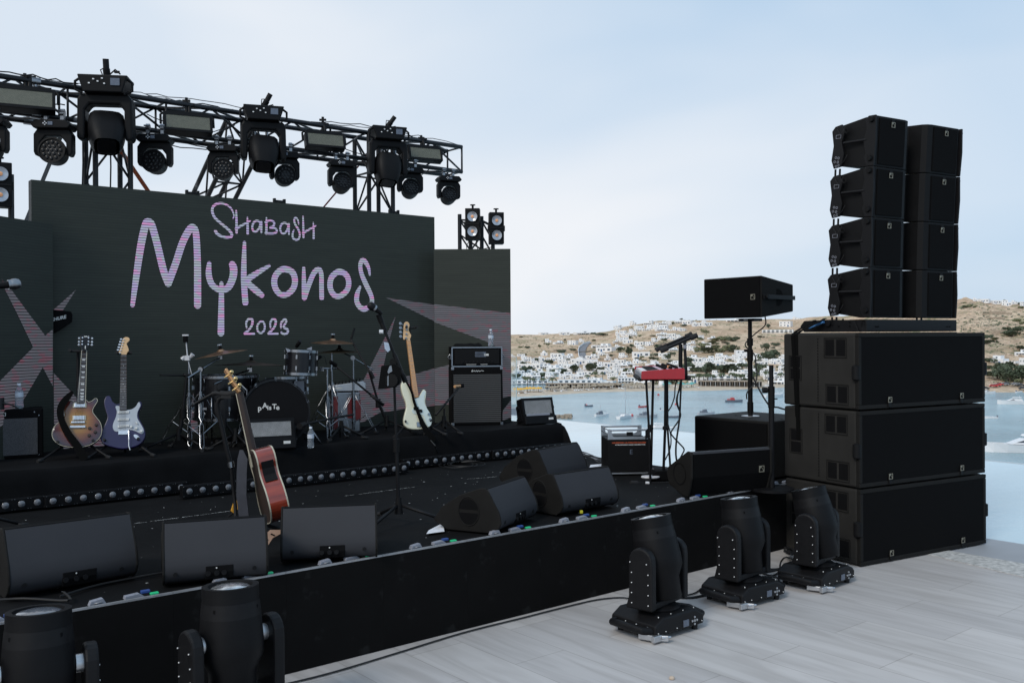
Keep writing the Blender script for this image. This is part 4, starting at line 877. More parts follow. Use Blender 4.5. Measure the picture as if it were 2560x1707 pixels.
# ---- big profile moving head, hung: origin at base underside (clamp height z=0), -y is the audience side
def big_head(): 
    t=thing('profile_moving_head','x','moving light')
    MB().prism([(-.235,.17),(.235,.17),(.18,.0),(-.18,.0)],-.16,.15,'y').build('base','fixture_black',t,bevel=.012)
    b_=t.children[0]
    MB().box((.12,-.165,.10),(.085,.012,.07)).build('display','lcd_grey',b_)
    k=MB()
    for x,z in ((-.08,.12),(-.04,.10),(0,.13),(.02,.08),(-.12,.08)): k.box((x,-.165,z),(.016,.012,.012))
    k.build('buttons','label_white',b_)
    for s in (-1,1): MB().tube([(s*.21,-.1,.15),(s*.265,-.1,.11),(s*.265,-.1,.03),(s*.20,-.1,.0)],.014,8).build('handle','fixture_black',b_)
    # yoke arch
    arch=[(-.255,-.05),(-.225,.0),(.225,.0),(.255,-.05),(.262,-.42),(.245,-.455),(.19,-.455),(.182,-.40),(.182,-.16),(.14,-.10),(-.14,-.10),(-.182,-.16),(-.182,-.40),(-.19,-.455),(-.245,-.455),(-.262,-.42)]
    MB().prism(arch,-.085,.085,'y').build('yoke','fixture_black',t,bevel=.02)
    h=MB(); prof=[(.10,.16),(.165,.10),(.175,.0),(.168,-.10),(.14,-.22),(.115,-.27)]
    vs=[];n=20
    for r_,z in prof:
        for i in range(n):
            a=2*math.pi*i/n; c,s_=math.cos(a),math.sin(a); k_=r_/max(abs(c)**4+abs(s_)**4,1e-6)**.25
            vs.append((c*k_,s_*k_*.92,z))
    h.add(vs,[(i*n+j,i*n+(j+1)%n,(i+1)*n+(j+1)%n,(i+1)*n+j) for i in range(len(prof)-1) for j in range(n)],None,True)
    h.add(vs[:n],[tuple(reversed(range(n)))]); hd=h.build('head','fixture_black',t); hd.location=(0,0,-.33); hd.rotation_euler=(R(-38),0,R(8))
    MB().prism([(-.085,-.06),(-.06,-.085),(.06,-.085),(.085,-.06),(.085,.06),(.06,.085),(-.06,.085),(-.085,.06)],-.272,-.240,'z').build('lens','lens_dark',hd,bevel=.004)
    MB().cyl((0,.04,.17),(.0,.0,.27),.035,n=14).cyl((0,.0,.26),(.0,-.02,.36),.03,n=14).tube([(.02,0,.2),(.08,.02,.27),(.13,0,.22)],.008).box((.10,0,.24),(.05,.03,.02)).tube([(-.03,0,.19),(-.06,.02,.26),(.0,.02,.3)],.006).build('rigging_pipe','black_steel',t)
    return t
bh=big_head()
def by_px(px,py,n): return onn(px,py,n)
LBH=['large profile moving head nearest the left truss tower','large profile moving head in front of the raking truss brace','large profile moving head by the right truss tower']
for i,(px,py,w_,tilt) in enumerate([(266,205,132,0),(658,277,110,8),(968,327,98,-4)]):
    p=onn(px,py,8.5); D=p.y/FPX; s=w_*D/.524*1.0
    o=bh if i==0 else dup(bh,(0,0,0),group='large moving heads on the truss')
    o.location=p+Vector((0,0,-.14*s)); o.scale=(s,s,s); o.rotation_euler=(0,0,YAW-R([30,22,17][i])); o['label']=LBH[i]; o['category']='moving light'; o['group']='large moving heads on the truss'
    rp=[c for c in o.children if c.name.startswith('rigging_pipe')][0]; th_=R([0,28,34][i]); rp.rotation_euler=(0,th_,0); rp.location=(-.18*math.sin(th_),0,.18*(1-math.cos(th_)))
    hd_=[c for c in o.children if c.name.startswith('head')][0]; hd_.rotation_euler=(R([-40,-33,-22][i]),R(3*i),R([14,2,0][i]))
# ---- wash head
def wash():
    t=thing('wash_moving_head','x','moving light')
    MB().prism([(-.17,.03),(-.13,.075),(.13,.075),(.17,.03),(.145,.0),(-.145,.0)],-.10,.10,'y').build('base','fixture_black',t,bevel=.008)
    b_=t.children[0]; MB().box((.0,-.102,.04),(.04,.008,.03)).build('display','lcd_grey',b_); 
    kb=MB()
    for q in range(4): kb.box((-.045+.013*math.cos(q*1.57),-.102,.04+.013*math.sin(q*1.57)),(.01,.008,.01))
    kb.build('button_ring','white_metal',b_)
    y=[(-.135,.0),(.135,.0),(.165,-.045),(.165,-.20),(.150,-.235),(.118,-.235),(.112,-.12),(.065,-.06),(-.065,-.06),(-.112,-.12),(-.118,-.235),(-.150,-.235),(-.165,-.20),(-.165,-.045)]
    MB().prism(y,-.05,.05,'y').build('yoke','fixture_black',t,bevel=.01)
    text_mesh('LINE WHAT','.02' and .02,'lettering','white_metal',t,(0,-.052,-.03),(R(90),0,0)) if 0 else None
    h=MB().lathe([(.05,.11),(.095,.09),(.108,.04),(.112,-.02),(.118,-.045),(.118,-.07),(.104,-.07),(.102,-.06)],28,None,'y')
    hd=h.build('head','fixture_black',t); hd.location=(0,-.01,-.20)
    ln=MB().lathe([(.101,-.058),(.05,-.060),(.001,-.061)],28,None,'y',cap=False).build('lens_plate','lens_dark',hd)
    lm=MB()
    for r_,k in ((0,1),(.038,6),(.076,12)):
        for i in range(k):
            a=2*math.pi*i/k; lm.lathe([(.0155,-.060),(.013,-.068),(.001,-.071)],10,None,'y',(r_*math.cos(a),0,r_*math.sin(a)),cap=False)
    lm.build('lenses','lens_dark',hd)
    for x in (-.07,.07):
        c=MB(); clamp(c,x,0,.155); c.build('clamp','dull_chrome',t)
    return t
ws=wash()
WL_=[(-28,372,66,'round wash light cut by the left picture edge'),(137,382,66,'leftmost whole round wash light under the truss'),(389,408,59,'round wash light between left tower and raking brace'),(559,427,53,'round wash light in front of the raking brace'),(711,442,52,'round wash light right of the middle large moving head'),(854,460,49,'round wash light left of the right truss tower'),(1025,474,46,'round wash light just right of the right truss tower'),(1121,491,42,'rightmost round wash light at the truss end')]
for i,(px,py,dia,lab) in enumerate(WL_):
    p=onn(px,py,8.62); s=dia*p.y/FPX/.236; o=ws if i==0 else dup(ws,(0,0,0)); o.scale=(s,s,s); o.rotation_euler=(0,0,YAW-R(34 if i<4 else 16)); o.location=p+Vector((0,0,.20*s)); o['label']=lab; o['category']='moving light'; o['group']='round wash lights under the truss'
    hd_=[c for c in o.children if c.name.startswith('head')][0]; hd_.rotation_euler=(R(-8 if i<5 else -22),0,R([-6,0,-4,6,0,5,0,0][i]))
# ---- strobe panels
def strobe_panel(name,label,w,h,face='led_panel_olive',yoke=True,deep=.10):
    t=thing(name,label,'strobe light'); b=MB().prism([(-h/2-.02,-.0),(h/2+.02,.0),(h/2-.01,deep),(-h/2+.03,deep)],-w/2-.02,w/2+.02,'x') if 0 else MB().box((0,deep/2,0),(w+.04,deep,h+.04))
    b.build('housing','fixture_black',t,bevel=.008)
    MB().box((0,-.004,h/2+.008),(w+.04,.012,.024)).box((0,-.004,-h/2-.008),(w+.04,.012,.024)).box((-w/2-.008,-.004,0),(.024,.012,h-.008)).box((w/2+.008,-.004,0),(.024,.012,h-.008)).build('bezel','fixture_black',t)
    MB().box((0,-.002,0),(w-.008,.006,h-.008)).build('led_face',face,t)
    return t
SP=[((2,123),(218,273),'led strobe panel at the left picture edge'),((419,522),(281,333),'led strobe panel right of the left truss tower'),((770,858),(327,373),'led strobe panel left of the right truss tower'),((1025,1103),(364,403),'led strobe panel near the right end of the truss')]
sp=strobe_panel('strobe_panel','x',.42,.15)
MB().tube([(-.25,.06,0),(-.25,.06,.10),(-.22,.06,.13),(.22,.06,.13),(.25,.06,.10),(.25,.06,0)],.012,6).box((0,.06,.105),(.40,.09,.05)).cyl((0,.09,.12),(0,.09,.20),.015).build('yoke','fixture_black',sp)
MB().cyl((.03,.1,.15),(.03,.1,.28),.02).box((.03,.1,.26),(.10,.04,.025)).build('clamp','black_steel',sp)
for i,((x0,x1),(y0,y1),lab) in enumerate(SP):
    px,py=(x0+x1)/2,(y0+y1)/2; p=onn(px,py,8.60); s=(x1-x0)*p.y/FPX/.44*1.08; s=min(s,1.1); o=sp if i==0 else dup(sp,(0,0,0)); o.location=p; o.scale=(s,s,s); o.rotation_euler=(R(-18),0,YAW-R(14)); o['label']=lab; o['group']='strobe panels on the truss'
# ---- cables over the truss
rr=random.Random(9)
ct=thing('cable_loom','tangle of thin black cables tied along the lighting truss','cables')
for q in range(16):
    u0=rr.uniform(.6,5.6); pts=[]; L=rr.uniform(.5,1.5); sag=rr.uniform(.03,.14); n0=TNF+rr.choice([-.03,.0,.05]); base=rr.choice([TTOP+.02,TBOT-.02,TTOP+.03,zc])
    for i in range(13):
        f=i/12; pts.append(S(u0+L*f,n0+rr.uniform(-.012,.012),base-(sag*math.sin(math.pi*f)*(1 if base<TTOP else -.4))+rr.uniform(-.012,.012)))
    MB().tube(pts,rr.uniform(.0035,.006),5).build('cable','cable_black',ct)
for u,z1,l in ((1.42,TBOT,.18),(1.6,TTOP,0),(1.05,TBOT,.25)): MB().tube([S(u,TNF-.02,z1),S(u+.01,TNF-.03,z1-.1-l*.4),S(u,TNF-.02,z1-.1-l)],.004,5).build('cable','cable_black',ct)
for x0,y0,x1,y1 in ((213,350,213,463),(276,365,276,470),(207,350,206,465)):
    MB().tube([onn(x0,y0,8.6+.25),onn((x0+x1)/2+1,(y0+y1)/2,8.85),onn(x1,y1,8.85)],.007,5).build('cable','cable_black',ct)
for x,y in ((62,199),(1053,350),(807,305),(466,258)):
    p=onn(x,y,8.75); MB().cyl(p-Vector((0,0,.08)),p+Vector((0,0,.05)),.014).box(p+Vector((0,0,.02)),(.07,.02,.02)).build('half_coupler','black_steel',mt)
# ---- two cell blinders
def blinder():
    t=thing('two_cell_blinder','x','blinder light'); MB().box((0,.06,0),(.165,.12,.355)).build('housing','fixture_black',t,bevel=.006)
    MB().box((0,-.004,0),(.15,.01,.012)).build('divider','black_steel',t)
    for z in (.083,-.083):
        r_=MB().lathe([(.056,-.014),(.050,-.013),(.036,-.006),(.014,-.004),(.001,-.004)],24,None,'y',(0,0,z),cap=False).build('reflector','reflector',t)
        MB().lathe([(.061,-.002),(.061,-.018),(.056,-.018),(.054,-.002)],24,None,'y',(0,0,z),cap=False).build('rim','fixture_black',r_)
        MB().lathe([(.017,-.004),(.017,-.012),(.001,-.016)],14,None,'y',(0,0,z),cap=False).build('lamp','orange_cone',r_)
        # front plate with round hole look: thin face ring
    MB().box((-.09,.05,0),(.012,.05,.06)).box((.09,.05,0),(.012,.05,.06)).cyl((0,.06,.175),(0,.06,.215),.012).cyl((0,.06,.215),(0,.06,.225),.03).build('bracket','black_steel',t); return t
bl=blinder()
# cut face: reflectors sit proud on the face plate
bl['category']='blinder light'
for i,(px,py,hp,Y,lab,yw) in enumerate([(1181,560,79,10.12,'two cell blinder on the right stand, nearer the big screen',-2),(1242,570,79,10.12,'two cell blinder on the right stand, outer one',8),(1,461,112,None,'two cell blinder cut by the left picture edge',0)]):
    p=atY(px,py,Y) if Y else onn(px,py,7.9); s=hp*p.y/FPX/.355; o=bl if i==0 else dup(bl,(0,0,0)); o.location=p; o.scale=(s,s,s); o.rotation_euler=(0,0,R(yw) if i<2 else YAW-R(8)); o['label']=lab; o['group']='two cell blinders'
t=thing('light_stand_truss','short black truss stand carrying two blinders behind the right wing','truss')
def V(px,py,Y): return atY(px,py,Y)
ch=MB(); 
for px,y0,Y in ((1149,536,10.3),(1204,541,10.3),(1176,545,10.55),(1232,560,10.35)): p=V(px,y0,Y); ch.cyl((p.x,p.y,.0),(p.x,p.y,p.z),.022,n=10)
ch.build('chord_tubes','truss',t); br=MB()
A,B,Cc,Dd=V(1149,550,10.3),V(1204,552,10.3),V(1176,556,10.55),V(1232,566,10.35)
for z0 in (0,-.16,-.33,-.5,-.75,-1.):
    k=Vector((0,0,z0)); k2=Vector((0,0,z0-.16))
    for P,Q in ((A,B),(B,Cc),(A,Cc),(B,Dd)): br.cyl(P+k,Q+k2,.01,n=6); 
    if z0 in (0,-.33): br.cyl(A+k,B+k,.011,n=6).cyl(B+k,Dd+k,.014,n=6)
br.build('bracing','truss',t)
MB().tube([V(1240,607,10.2),V(1228,618,10.2),V(1204,624,10.2)],.005).tube([V(1190,600,10.2),V(1192,612,10.2),V(1196,630,10.2)],.005).tube([V(1174,600,10.2),V(1166,615,10.2),V(1168,630,10.2)],.004).build('cable','cable_black',t)
# left pole for cut blinder
p=onn(1,461,7.95); q=p+Vector((0,.15,0)); tag(MB().cyl((q.x,q.y,RH),(q.x,q.y,q.z+.1),.022).cyl((q.x,q.y,q.z),(p.x,p.y+.05,q.z),.015).build('light_pole','truss'),'thin black pole holding the cut off blinder at the left edge','pole')
# ================================================================ INSTRUMENTS
def rods(mb,a,b,w,r=.0021,side=Vector((1,0,0))):
    a=Vector(a);b=Vector(b); m_=(a+b)/2; s=side*w/2
    mb.tube([a,a+(m_-a)*.15+s,a+(m_-a)*.85+s,m_,m_+(b-m_)*.15+s,m_+(b-m_)*.85+s,b],r,6).tube([a,a+(m_-a)*.15-s,a+(m_-a)*.85-s,m_,m_+(b-m_)*.15-s,m_+(b-m_)*.85-s,b],r,6)
def chrome_stand(name,label,base,h,spread=.26,hub=.34,az0=0,cat='drum stand',top=None,tr=.011):
    """double braced tripod; base world point on floor; top: list of world pts for boom"""
    t=thing(name,label,cat,base); MB().cyl((0,0,.03),(0,0,h*.55),.013,n=10).cyl((0,0,h*.5),(0,0,h),.0095,n=10).build('pole','chrome',t)
    MB().cyl((0,0,h*.5-.02),(0,0,h*.5+.03),.018,n=10).box((.03,0,h*.5),(.04,.012,.018)).cyl((0,0,hub-.015),(0,0,hub+.02),.02,n=10).cyl((0,0,.09),(0,0,.12),.018,n=10).build('collar','chrome',t)
    for k in range(3):
        a=az0+k*2.094; d=Vector((math.cos(a),math.sin(a),0)); s=Vector((-d.y,d.x,0)); l=MB()
        rods(l,d*.02+Vector((0,0,hub)),d*spread+Vector((0,0,.012)),.03,side=s); l.cyl(d*.015+Vector((0,0,.11)),d*spread*.55+Vector((0,0,hub*.47)),.004,n=6); lg=l.build('leg','chrome',t)
        MB().cyl(d*(spread-.02)+Vector((0,0,.012)),d*(spread+.02)+Vector((0,0,.012)),.014,n=8).build('rubber_foot','rubber',lg)
    return t
def floorpt(px,py,n,h=RH):
    p=onn(px,py,n); return Vector((p.x,p.y,h)),p
Z1_=lambda x,y:(400+x/5.6,850+y/5.6)
Z2_=lambda x,y:(680+x/5.227,820+y/5.227)
def drum(name,label,c,r,h,axis='z',rot=None,head='drum_head',lugs=8,cat='drum',tilt=(0,0,0),mat_='drum_black',legs=None):
    t=thing(name,label,cat,c); t.rotation_euler=rot or (0,0,0)
    MB().lathe([(r*.985,-h/2),(r*.985,h/2)],40,None,'z').build('shell',mat_,t)
    for s in (-1,1):
        MB().lathe([(r*.99,s*h/2-.012*s),(r*1.03,s*h/2-.012*s),(r*1.03,s*h/2+.010*s),(r*.99,s*h/2+.010*s)],40,None,'z',cap=False).build('hoop','chrome' if cat=='drum' and name!='bass_drum' else 'drum_black',t)
    MB().lathe([(r*.97,h/2),(.001,h/2+.001)],40,None,'z',cap=False).build('drum_head',head,t)
    for i in range(lugs):
        a=2*math.pi*(i+.5)/lugs; x,y=math.cos(a)*r*1.01,math.sin(a)*r*1.01; l=MB()
        for s in (-1,1):
            l.cyl((x,y,s*h*.28),(x,y,s*(h/2+.004)),.0035,n=6).box((x,y,s*(h/2-.002)),(.016,.016,.018),rot=Matrix.Rotation(a,4,'Z')); l.box((x,y,s*h*.24),(.018,.014,.034),rot=Matrix.Rotation(a,4,'Z'))
        l.build('lug','chrome',t)
    return t
def cymbal(name,label,p,r,tilt,m='bronze',group='cymbals'):
    t=thing(name,label,'cymbal',p,group=group); t.rotation_euler=tilt
    MB().lathe([(.004,.022),(r*.10,.020),(r*.17,.004),(r*.5,-.006),(r,-.022),(r,-.0245),(r*.5,-.009),(r*.17,.001),(.004,.018)],48,m,'z',cap=False).build('plate',m,t)
    MB().cyl((0,0,.02),(0,0,.045),.014,n=10).build('felt','black_matte',t); MB().cyl((0,0,.045),(0,0,.065),.008,n=8).box((0,0,.06),(.035,.006,.012)).build('wing_nut','chrome',t); return t
# kick
KC,_=floorpt(704,0,7.25); kr=.268
kp=S(3.47,7.36,RH+kr+.012)
k=drum('bass_drum','black bass drum with white maker lettering on its front head',kp,kr,.40,rot=(R(90),0,R(15)),lugs=10)
h2=[c for c in k.children if c.name.startswith('drum_head')][0]
# maker lettering: staggered letters
x=-.115
for chh,sz,dz in (('p',.060,-.006),('A',.060,.012),('i',.052,-.004),('s',.052,-.004),('T',.055,.004),('e',.056,-.004)):
    o=text_mesh(chh,sz,'lettering','mark_white',k,(0,0,0),(0,0,0),.0005,.0016,align='LEFT'); o.location=(x-.030,.045+dz,.204); x+={'p':.036,'A':.038,'i':.014,'s':.027,'T':.030,'e':.03}[chh]
for s in (-1,1): MB().cyl((s*kr*.9,-kr*.3,.10),(s*(kr+.10),-kr-.015,.16),.008,n=8).build('spur','chrome',k)
# rack tom, snare, floor tom
tc_=S(3.70,7.35,1.425); drum('rack_tom','small black rack tom mounted above the bass drum',tc_,.135,.195,rot=(R(-1),R(3),R(20)),lugs=8,head='drum_head')
sn=S(3.70,7.62,1.215); drum('snare_drum','black snare drum partly hidden under the rack tom',sn,.175,.14,rot=(R(-3),0,YAW),lugs=10,head='drum_white')
MB_=MB().prism([(-.05,-.045),(.05,-.045),(.05,.05),(-.035,.05)],-.003,.0,'y'); o=MB_.build('badge_plate','connector_grey'); o.location=S(3.71,7.42,1.215); o.rotation_euler=(0,0,YAW-R(15)); tag(o,'small grey card hanging between rack tom and snare','card')
ft=S(3.24,7.85,1.13); fo=drum('floor_tom','large black floor tom behind the acoustic guitar neck',ft,.27,.36,lugs=8,head='drum_head')
for i in range(3):
    a=i*2.094+.4; x,y=math.cos(a)*.285,math.sin(a)*.285; l=MB().cyl((x,y,.05),(x,y,RH-1.13+.03),.006,n=8).build('leg','chrome',fo); MB().cyl((x,y,RH-1.13),(x,y,RH-1.13+.03),.011,n=8).build('rubber_foot','rubber',l)
# cymbals & stands
def boom(t,pts,r=.008,m='chrome'):
    o=t.location; return MB().tube([Vector(p)-o for p in pts],r,8).build('boom_arm',m,t)
b0,pp=floorpt(*Z1_(575,1490),7.5)
s1=chrome_stand('cymbal_stand','chrome boom cymbal stand with double braced legs left of the acoustic guitar',b0,onn(*Z1_(575,410),7.5).z-RH,.27,.44,az0=R(-70)); A=onn(*Z1_(575,410),7.5); C=onn(*Z1_(850,240),7.6); D=onn(*Z1_(385,530),7.4); boom(s1,[D,A,C]); boom(s1,[C,onn(*Z1_(858,180),7.62)],.005); MB().lathe([(.02,-.02),(.02,.02)],10,None,'y',tuple(A-s1.location)).box(tuple(C-s1.location),(.035,.03,.03)).build('tilter','chrome',s1)
cymbal('crash_cymbal','tilted bronze crash cymbal on the left chrome boom stand',onn(*Z1_(852,165),7.62),.215,(R(0),R(-10),R(12)),'bronze')
b1=S(3.30,7.55,RH); s2=chrome_stand('cymbal_stand','chrome cymbal stand behind the acoustic guitar neck carrying the dark ride',b1,.46,.22,.26,az0=.3); A=onn(*Z1_(1010,500),7.65); C=onn(*Z1_(1262,415),7.7); D=onn(*Z1_(755,615),7.6); boom(s2,[D,A,C]); boom(s2,[C,onn(*Z1_(1277,350),7.72)],.005); boom(s2,[A,b1+Vector((0,0,.45))],.009); MB().box(tuple(C-b1),(.04,.03,.035)).lathe([(.02,-.02),(.02,.02)],10,None,'y',tuple(A-b1)).build('tilter','chrome',s2)
cymbal('ride_cymbal','wide dark ride cymbal seen edge on above the floor tom',onn(*Z1_(1275,318),7.72),.30,(R(-1.5),R(1),R(12)),'dark_bronze')
b2,_=floorpt(*Z1_(410,1310),7.75); s3=chrome_stand('hi_hat_stand','bare chrome stand with white wing nuts at the far left of the kit',b2,onn(*Z1_(398,300),7.75).z-RH,.27,.42,az0=R(170)); q=onn(*Z1_(385,250),7.75)-b2
MB().box(tuple(q),(.04,.03,.04)).cyl(q+Vector((-.045,0,-.01)),q+Vector((-.025,0,.01)),.018,.012,n=8).cyl(q+Vector((.045,0,.03)),q+Vector((.02,0,.0)),.020,.010,n=8).cyl(q,q+Vector((-.01,0,.13)),.005).cyl(q,q+Vector((.035,0,-.14)),.003).build('tilter','white_metal',s3)
q2=q+Vector((-.015,0,.13)); MB().cyl(q2,q2+Vector((0,0,.05)),.02).build('felt','black_matte',s3); MB().box(tuple(q2+Vector((0,0,.06))),(.05,.02,.012)).build('wing_nut','white_metal',s3)
# right chrome stands
b3,_=floorpt(*Z2_(718,1440),7.35); s4=chrome_stand('tom_stand','chrome double braced stand just right of the bass drum',S(3.95,7.35,RH),onn(*Z2_(730,540),7.35).z-RH,.2,.36,az0=R(-75)); A=onn(*Z2_(730,530),7.35); boom(s4,[onn(*Z2_(640,530),7.35),A,onn(*Z2_(870,525),7.5)],.009); MB().cyl(onn(*Z2_(775,560),7.35)-s4.location,onn(*Z2_(775,480),7.35)-s4.location,.008).box(tuple(onn(*Z2_(655,535),7.35)-s4.location),(.035,.03,.035)).build('clamp','chrome',s4)
b4=S(4.24,7.8,RH); s5=chrome_stand('hi_hat_stand','tall chrome hi hat stand right of the rack tom',b4,onn(*Z2_(893,310),7.8).z-RH,.25,.46,az0=R(200)); cymbal('hi_hat','thin dark pair of hi hat cymbals under the bronze crash',onn(*Z2_(882,290),7.8),.21,(R(-.5),R(0),R(12)),'dark_bronze')
cymbal('crash_cymbal','bright bronze crash cymbal level above the hi hat',onn(*Z2_(795,165),7.82),.205,(R(1.5),R(1),R(12)),'bronze')
b5=S(4.41,7.7,RH); s6=chrome_stand('cymbal_stand','chrome boom stand with long bare arm right of the hi hat',b5,onn(*Z2_(1060,390),7.7).z-RH,.24,.36,az0=R(100)); boom(s6,[onn(*Z2_(865,290),7.75),onn(*Z2_(1060,388),7.7),onn(*Z2_(1330,548),7.65)],.006); q=onn(*Z2_(1060,390),7.7)-s6.location; MB().lathe([(.022,-.02),(.022,.02)],12,None,'y',tuple(q)).build('tilter','chrome',s6)
# small dark microphones on the kit
def mic_arm(name,label,pts,r=.006,m='black_steel',mic=None,cat='microphone'):
    o=Vector(pts[0]); t=thing(name,label,cat,o); MB().tube([Vector(p)-o for p in pts],r,6).build('gooseneck',m,t)
    a=Vector(mic[0])-o; b=Vector(mic[1])-o; MB().cyl(a,b,.014,.018,n=10).build('body','black_matte',t); d=(b-a).normalized(); MB().cyl(b,b+d*.03,.019,.014,n=10).build('grille','black_steel',t); return t
mic_arm('drum_microphone','small clip on microphone over the rack tom',[onn(*Z2_(310,300),7.3),onn(*Z2_(318,240),7.28),onn(*Z2_(345,205),7.25)],.003,mic=(onn(*Z2_(320,245),7.28),onn(*Z2_(348,200),7.25)))
mic_arm('drum_microphone','black microphone clipped on the right side of the rack tom',[onn(*Z2_(600,560),7.35),onn(*Z2_(595,420),7.33),onn(*Z2_(640,365),7.3),onn(*Z2_(690,375),7.3),onn(*Z2_(712,470),7.3)],.003,mic=(onn(*Z2_(640,372),7.3),onn(*Z2_(600,390),7.3)))
# clear cymbal-shaped tom wings (white plastic corners)
for i,(a,b,c_,lab) in enumerate([((178,262),(200,315),(285,300),'left'),((450,272),(520,245),(520,290),'right')]):
    P=[onn(*Z2_(*q),7.3) for q in (a,b,c_)]; o=MB().add(P+[p+Vector((0,.004,0)) for p in P],[(0,1,2),(5,4,3),(0,3,4,1),(1,4,5,2),(2,5,3,0)]).build('drum_wedge','drum_white'); tag(o,'pale triangular flap on the '+lab+' rim of the rack tom','flap')
# ---------------------------------------------------------------- mic stands
def floor_tripod(name,label,base,top,legr=.28,az0=0,col='black_steel',clutch=None,pr=.011,cat='microphone stand'):
    t=thing(name,label,cat,base); L=top-base; MB().cyl((0,0,.10),L*.52,pr,n=10).cyl(L*.5,L,pr*.75,n=10).build('pole',col,t)
    MB().cyl(L*.5-Vector((0,0,.05)),L*.5+Vector((0,0,.03)),pr*1.7,n=10).build('clutch','black_plastic',t); MB().cyl((0,0,.07),(0,0,.17),.028,.016,n=12).build('hub','black_plastic',t)
    for k_ in range(3):
        a=az0+k_*2.094; d=Vector((math.cos(a),math.sin(a),0)); lg=MB().cyl(d*.02+Vector((0,0,.12)),d*legr+Vector((0,0,.012)),.010,n=8).build('leg',col,t); MB().cyl(d*(legr-.05)+Vector((0,0,.025)),d*(legr+.01)+Vector((0,0,.012)),.013,n=8).build('rubber_foot','rubber',lg)
    return t
Z5_=lambda x,y:(880+x/3.563,740+y/3.563)
def vocal_mic(name,label,a,b,m='dull_chrome'):
    """a = butt, b = grille centre"""
    a=Vector(a);b=Vector(b);d=(b-a).normalized(); t=thing(name,label,'microphone',a); L=(b-a).length
    MB().cyl((0,0,0),d*(L-.02),.011,.017,n=14).build('handle','black_plastic',t); MB().cyl(d*(L-.025),d*(L-.012),.022,n=14).build('collar_ring','dull_chrome',t)
    q=d.to_track_quat('Z','Y').to_matrix(); mb=MB(); mb.T=Matrix.Translation(d*L)@q.to_4x4(); mb.lathe([(.019,-.02),(.0245,-.006),(.025,.006),(.021,.019),(.012,.026),(.001,.028)],18,None,'z',cap=False); g=mb.build('grille',m,t); return t
# main vocal stand on the lower stage
bm=onz(997,1312,SH+.0); top=onn(984,905,un(bm)[1]); ms=floor_tripod('microphone_stand','tall black boom microphone stand standing mid stage behind the monitors',bm,top,.33,az0=R(0))
nb=un(bm)[1]; A=onn(*Z5_(478,768),nb-.05); B=onn(*Z5_(255,215),nb+.05); MB().cyl(A-bm,A+(B-A)*.45-bm,.013,n=10).cyl(A-bm,B-bm,.0085,n=10).build('boom_arm','black_steel',ms); MB().cyl(top-bm-Vector((0,.02,0)),top-bm+Vector((0,.03,0)),.022,n=12).cyl(A-bm,A+(B-A)*.12-bm,.016,n=10).build('swivel','black_plastic',ms)
MB().cyl(A+(B-A)*.82-bm,A+(B-A)*.98-bm,.014).cyl(A+(B-A)*.97-bm,onn(*Z5_(235,160),nb+.05)-bm,.017).build('mic_clip','black_plastic',ms)
vocal_mic('vocal_microphone','black vocal microphone on the tall boom in front of the screen lettering',onn(*Z5_(262,158),nb+.03),onn(*Z5_(176,92),nb+.03),'black_steel')
c=onn(*Z5_(262,318),nb-.03); tag(MB().cyl(c-Vector((.012,0,0)),c+Vector((.01,0,0)),.012,n=12).build('boom_knob','white_metal'),'small white knob clipped on the long microphone boom','knob')
P=[onn(*Z5_(*q),nb-.03) for q in ((285,410),(322,420),(338,480),(318,500),(292,470))]; o=MB().add(P+[p+Vector((0,.02,0)) for p in P],[(0,1,2,3,4),(9,8,7,6,5)]+[(i,(i+1)%5,5+(i+1)%5,5+i) for i in range(5)]).build('plastic_cup','bottle_label'); tag(o,'crumpled translucent cup hanging on the long microphone boom','cup')
t=thing('tablet_holder','black tablet holder clamped on the tall microphone stand','tablet holder',onn(*Z5_(320,720),nb-.06),YAW-R(35)); s=t.location.y/FPX/3.563
def zr(x,y): return ((x-320)*s,-(y-720)*s)
MB().prism([zr(*p) for p in ((262,622),(330,612),(380,600),(435,640),(430,760),(395,810),(300,825),(232,828))],-.012,.012,'y').build('back_plate','black_matte',t,bevel=.004); MB().prism([zr(*p) for p in ((335,625),(352,618),(360,668),(325,690),(318,672))],-.016,-.012,'y').prism([zr(*p) for p in ((318,715),(328,700),(330,790),(316,800))],-.016,-.012,'y').build('cut_out','dull_chrome',t); MB().cyl((0.02,-.02,-.02),(.04,.06,-.02),.04,n=12).build('clamp','black_plastic',t)
# drum overhead stand (right)
bo=S(4.62,7.45,RH); tp=onn(*Z5_(150,660),7.5); so_=floor_tripod('microphone_stand','black overhead microphone stand between drums and bass guitar',bo,Vector((tp.x,tp.y,tp.z)),.30,az0=R(-20),pr=.014); MB().cyl(onn(*Z5_(190,730),7.45)-bo,onn(*Z5_(-10,385),7.7)-bo,.009,n=8).cyl(onn(*Z5_(193,733),7.45)-bo,onn(*Z5_(160,670),7.47)-bo,.015).build('boom_arm','black_steel',so_); MB().cyl(onn(*Z5_(-10,390),7.7)-bo,onn(*Z5_(22,292),7.75)-bo,.010,n=8).build('condenser_microphone','black_plastic',so_)
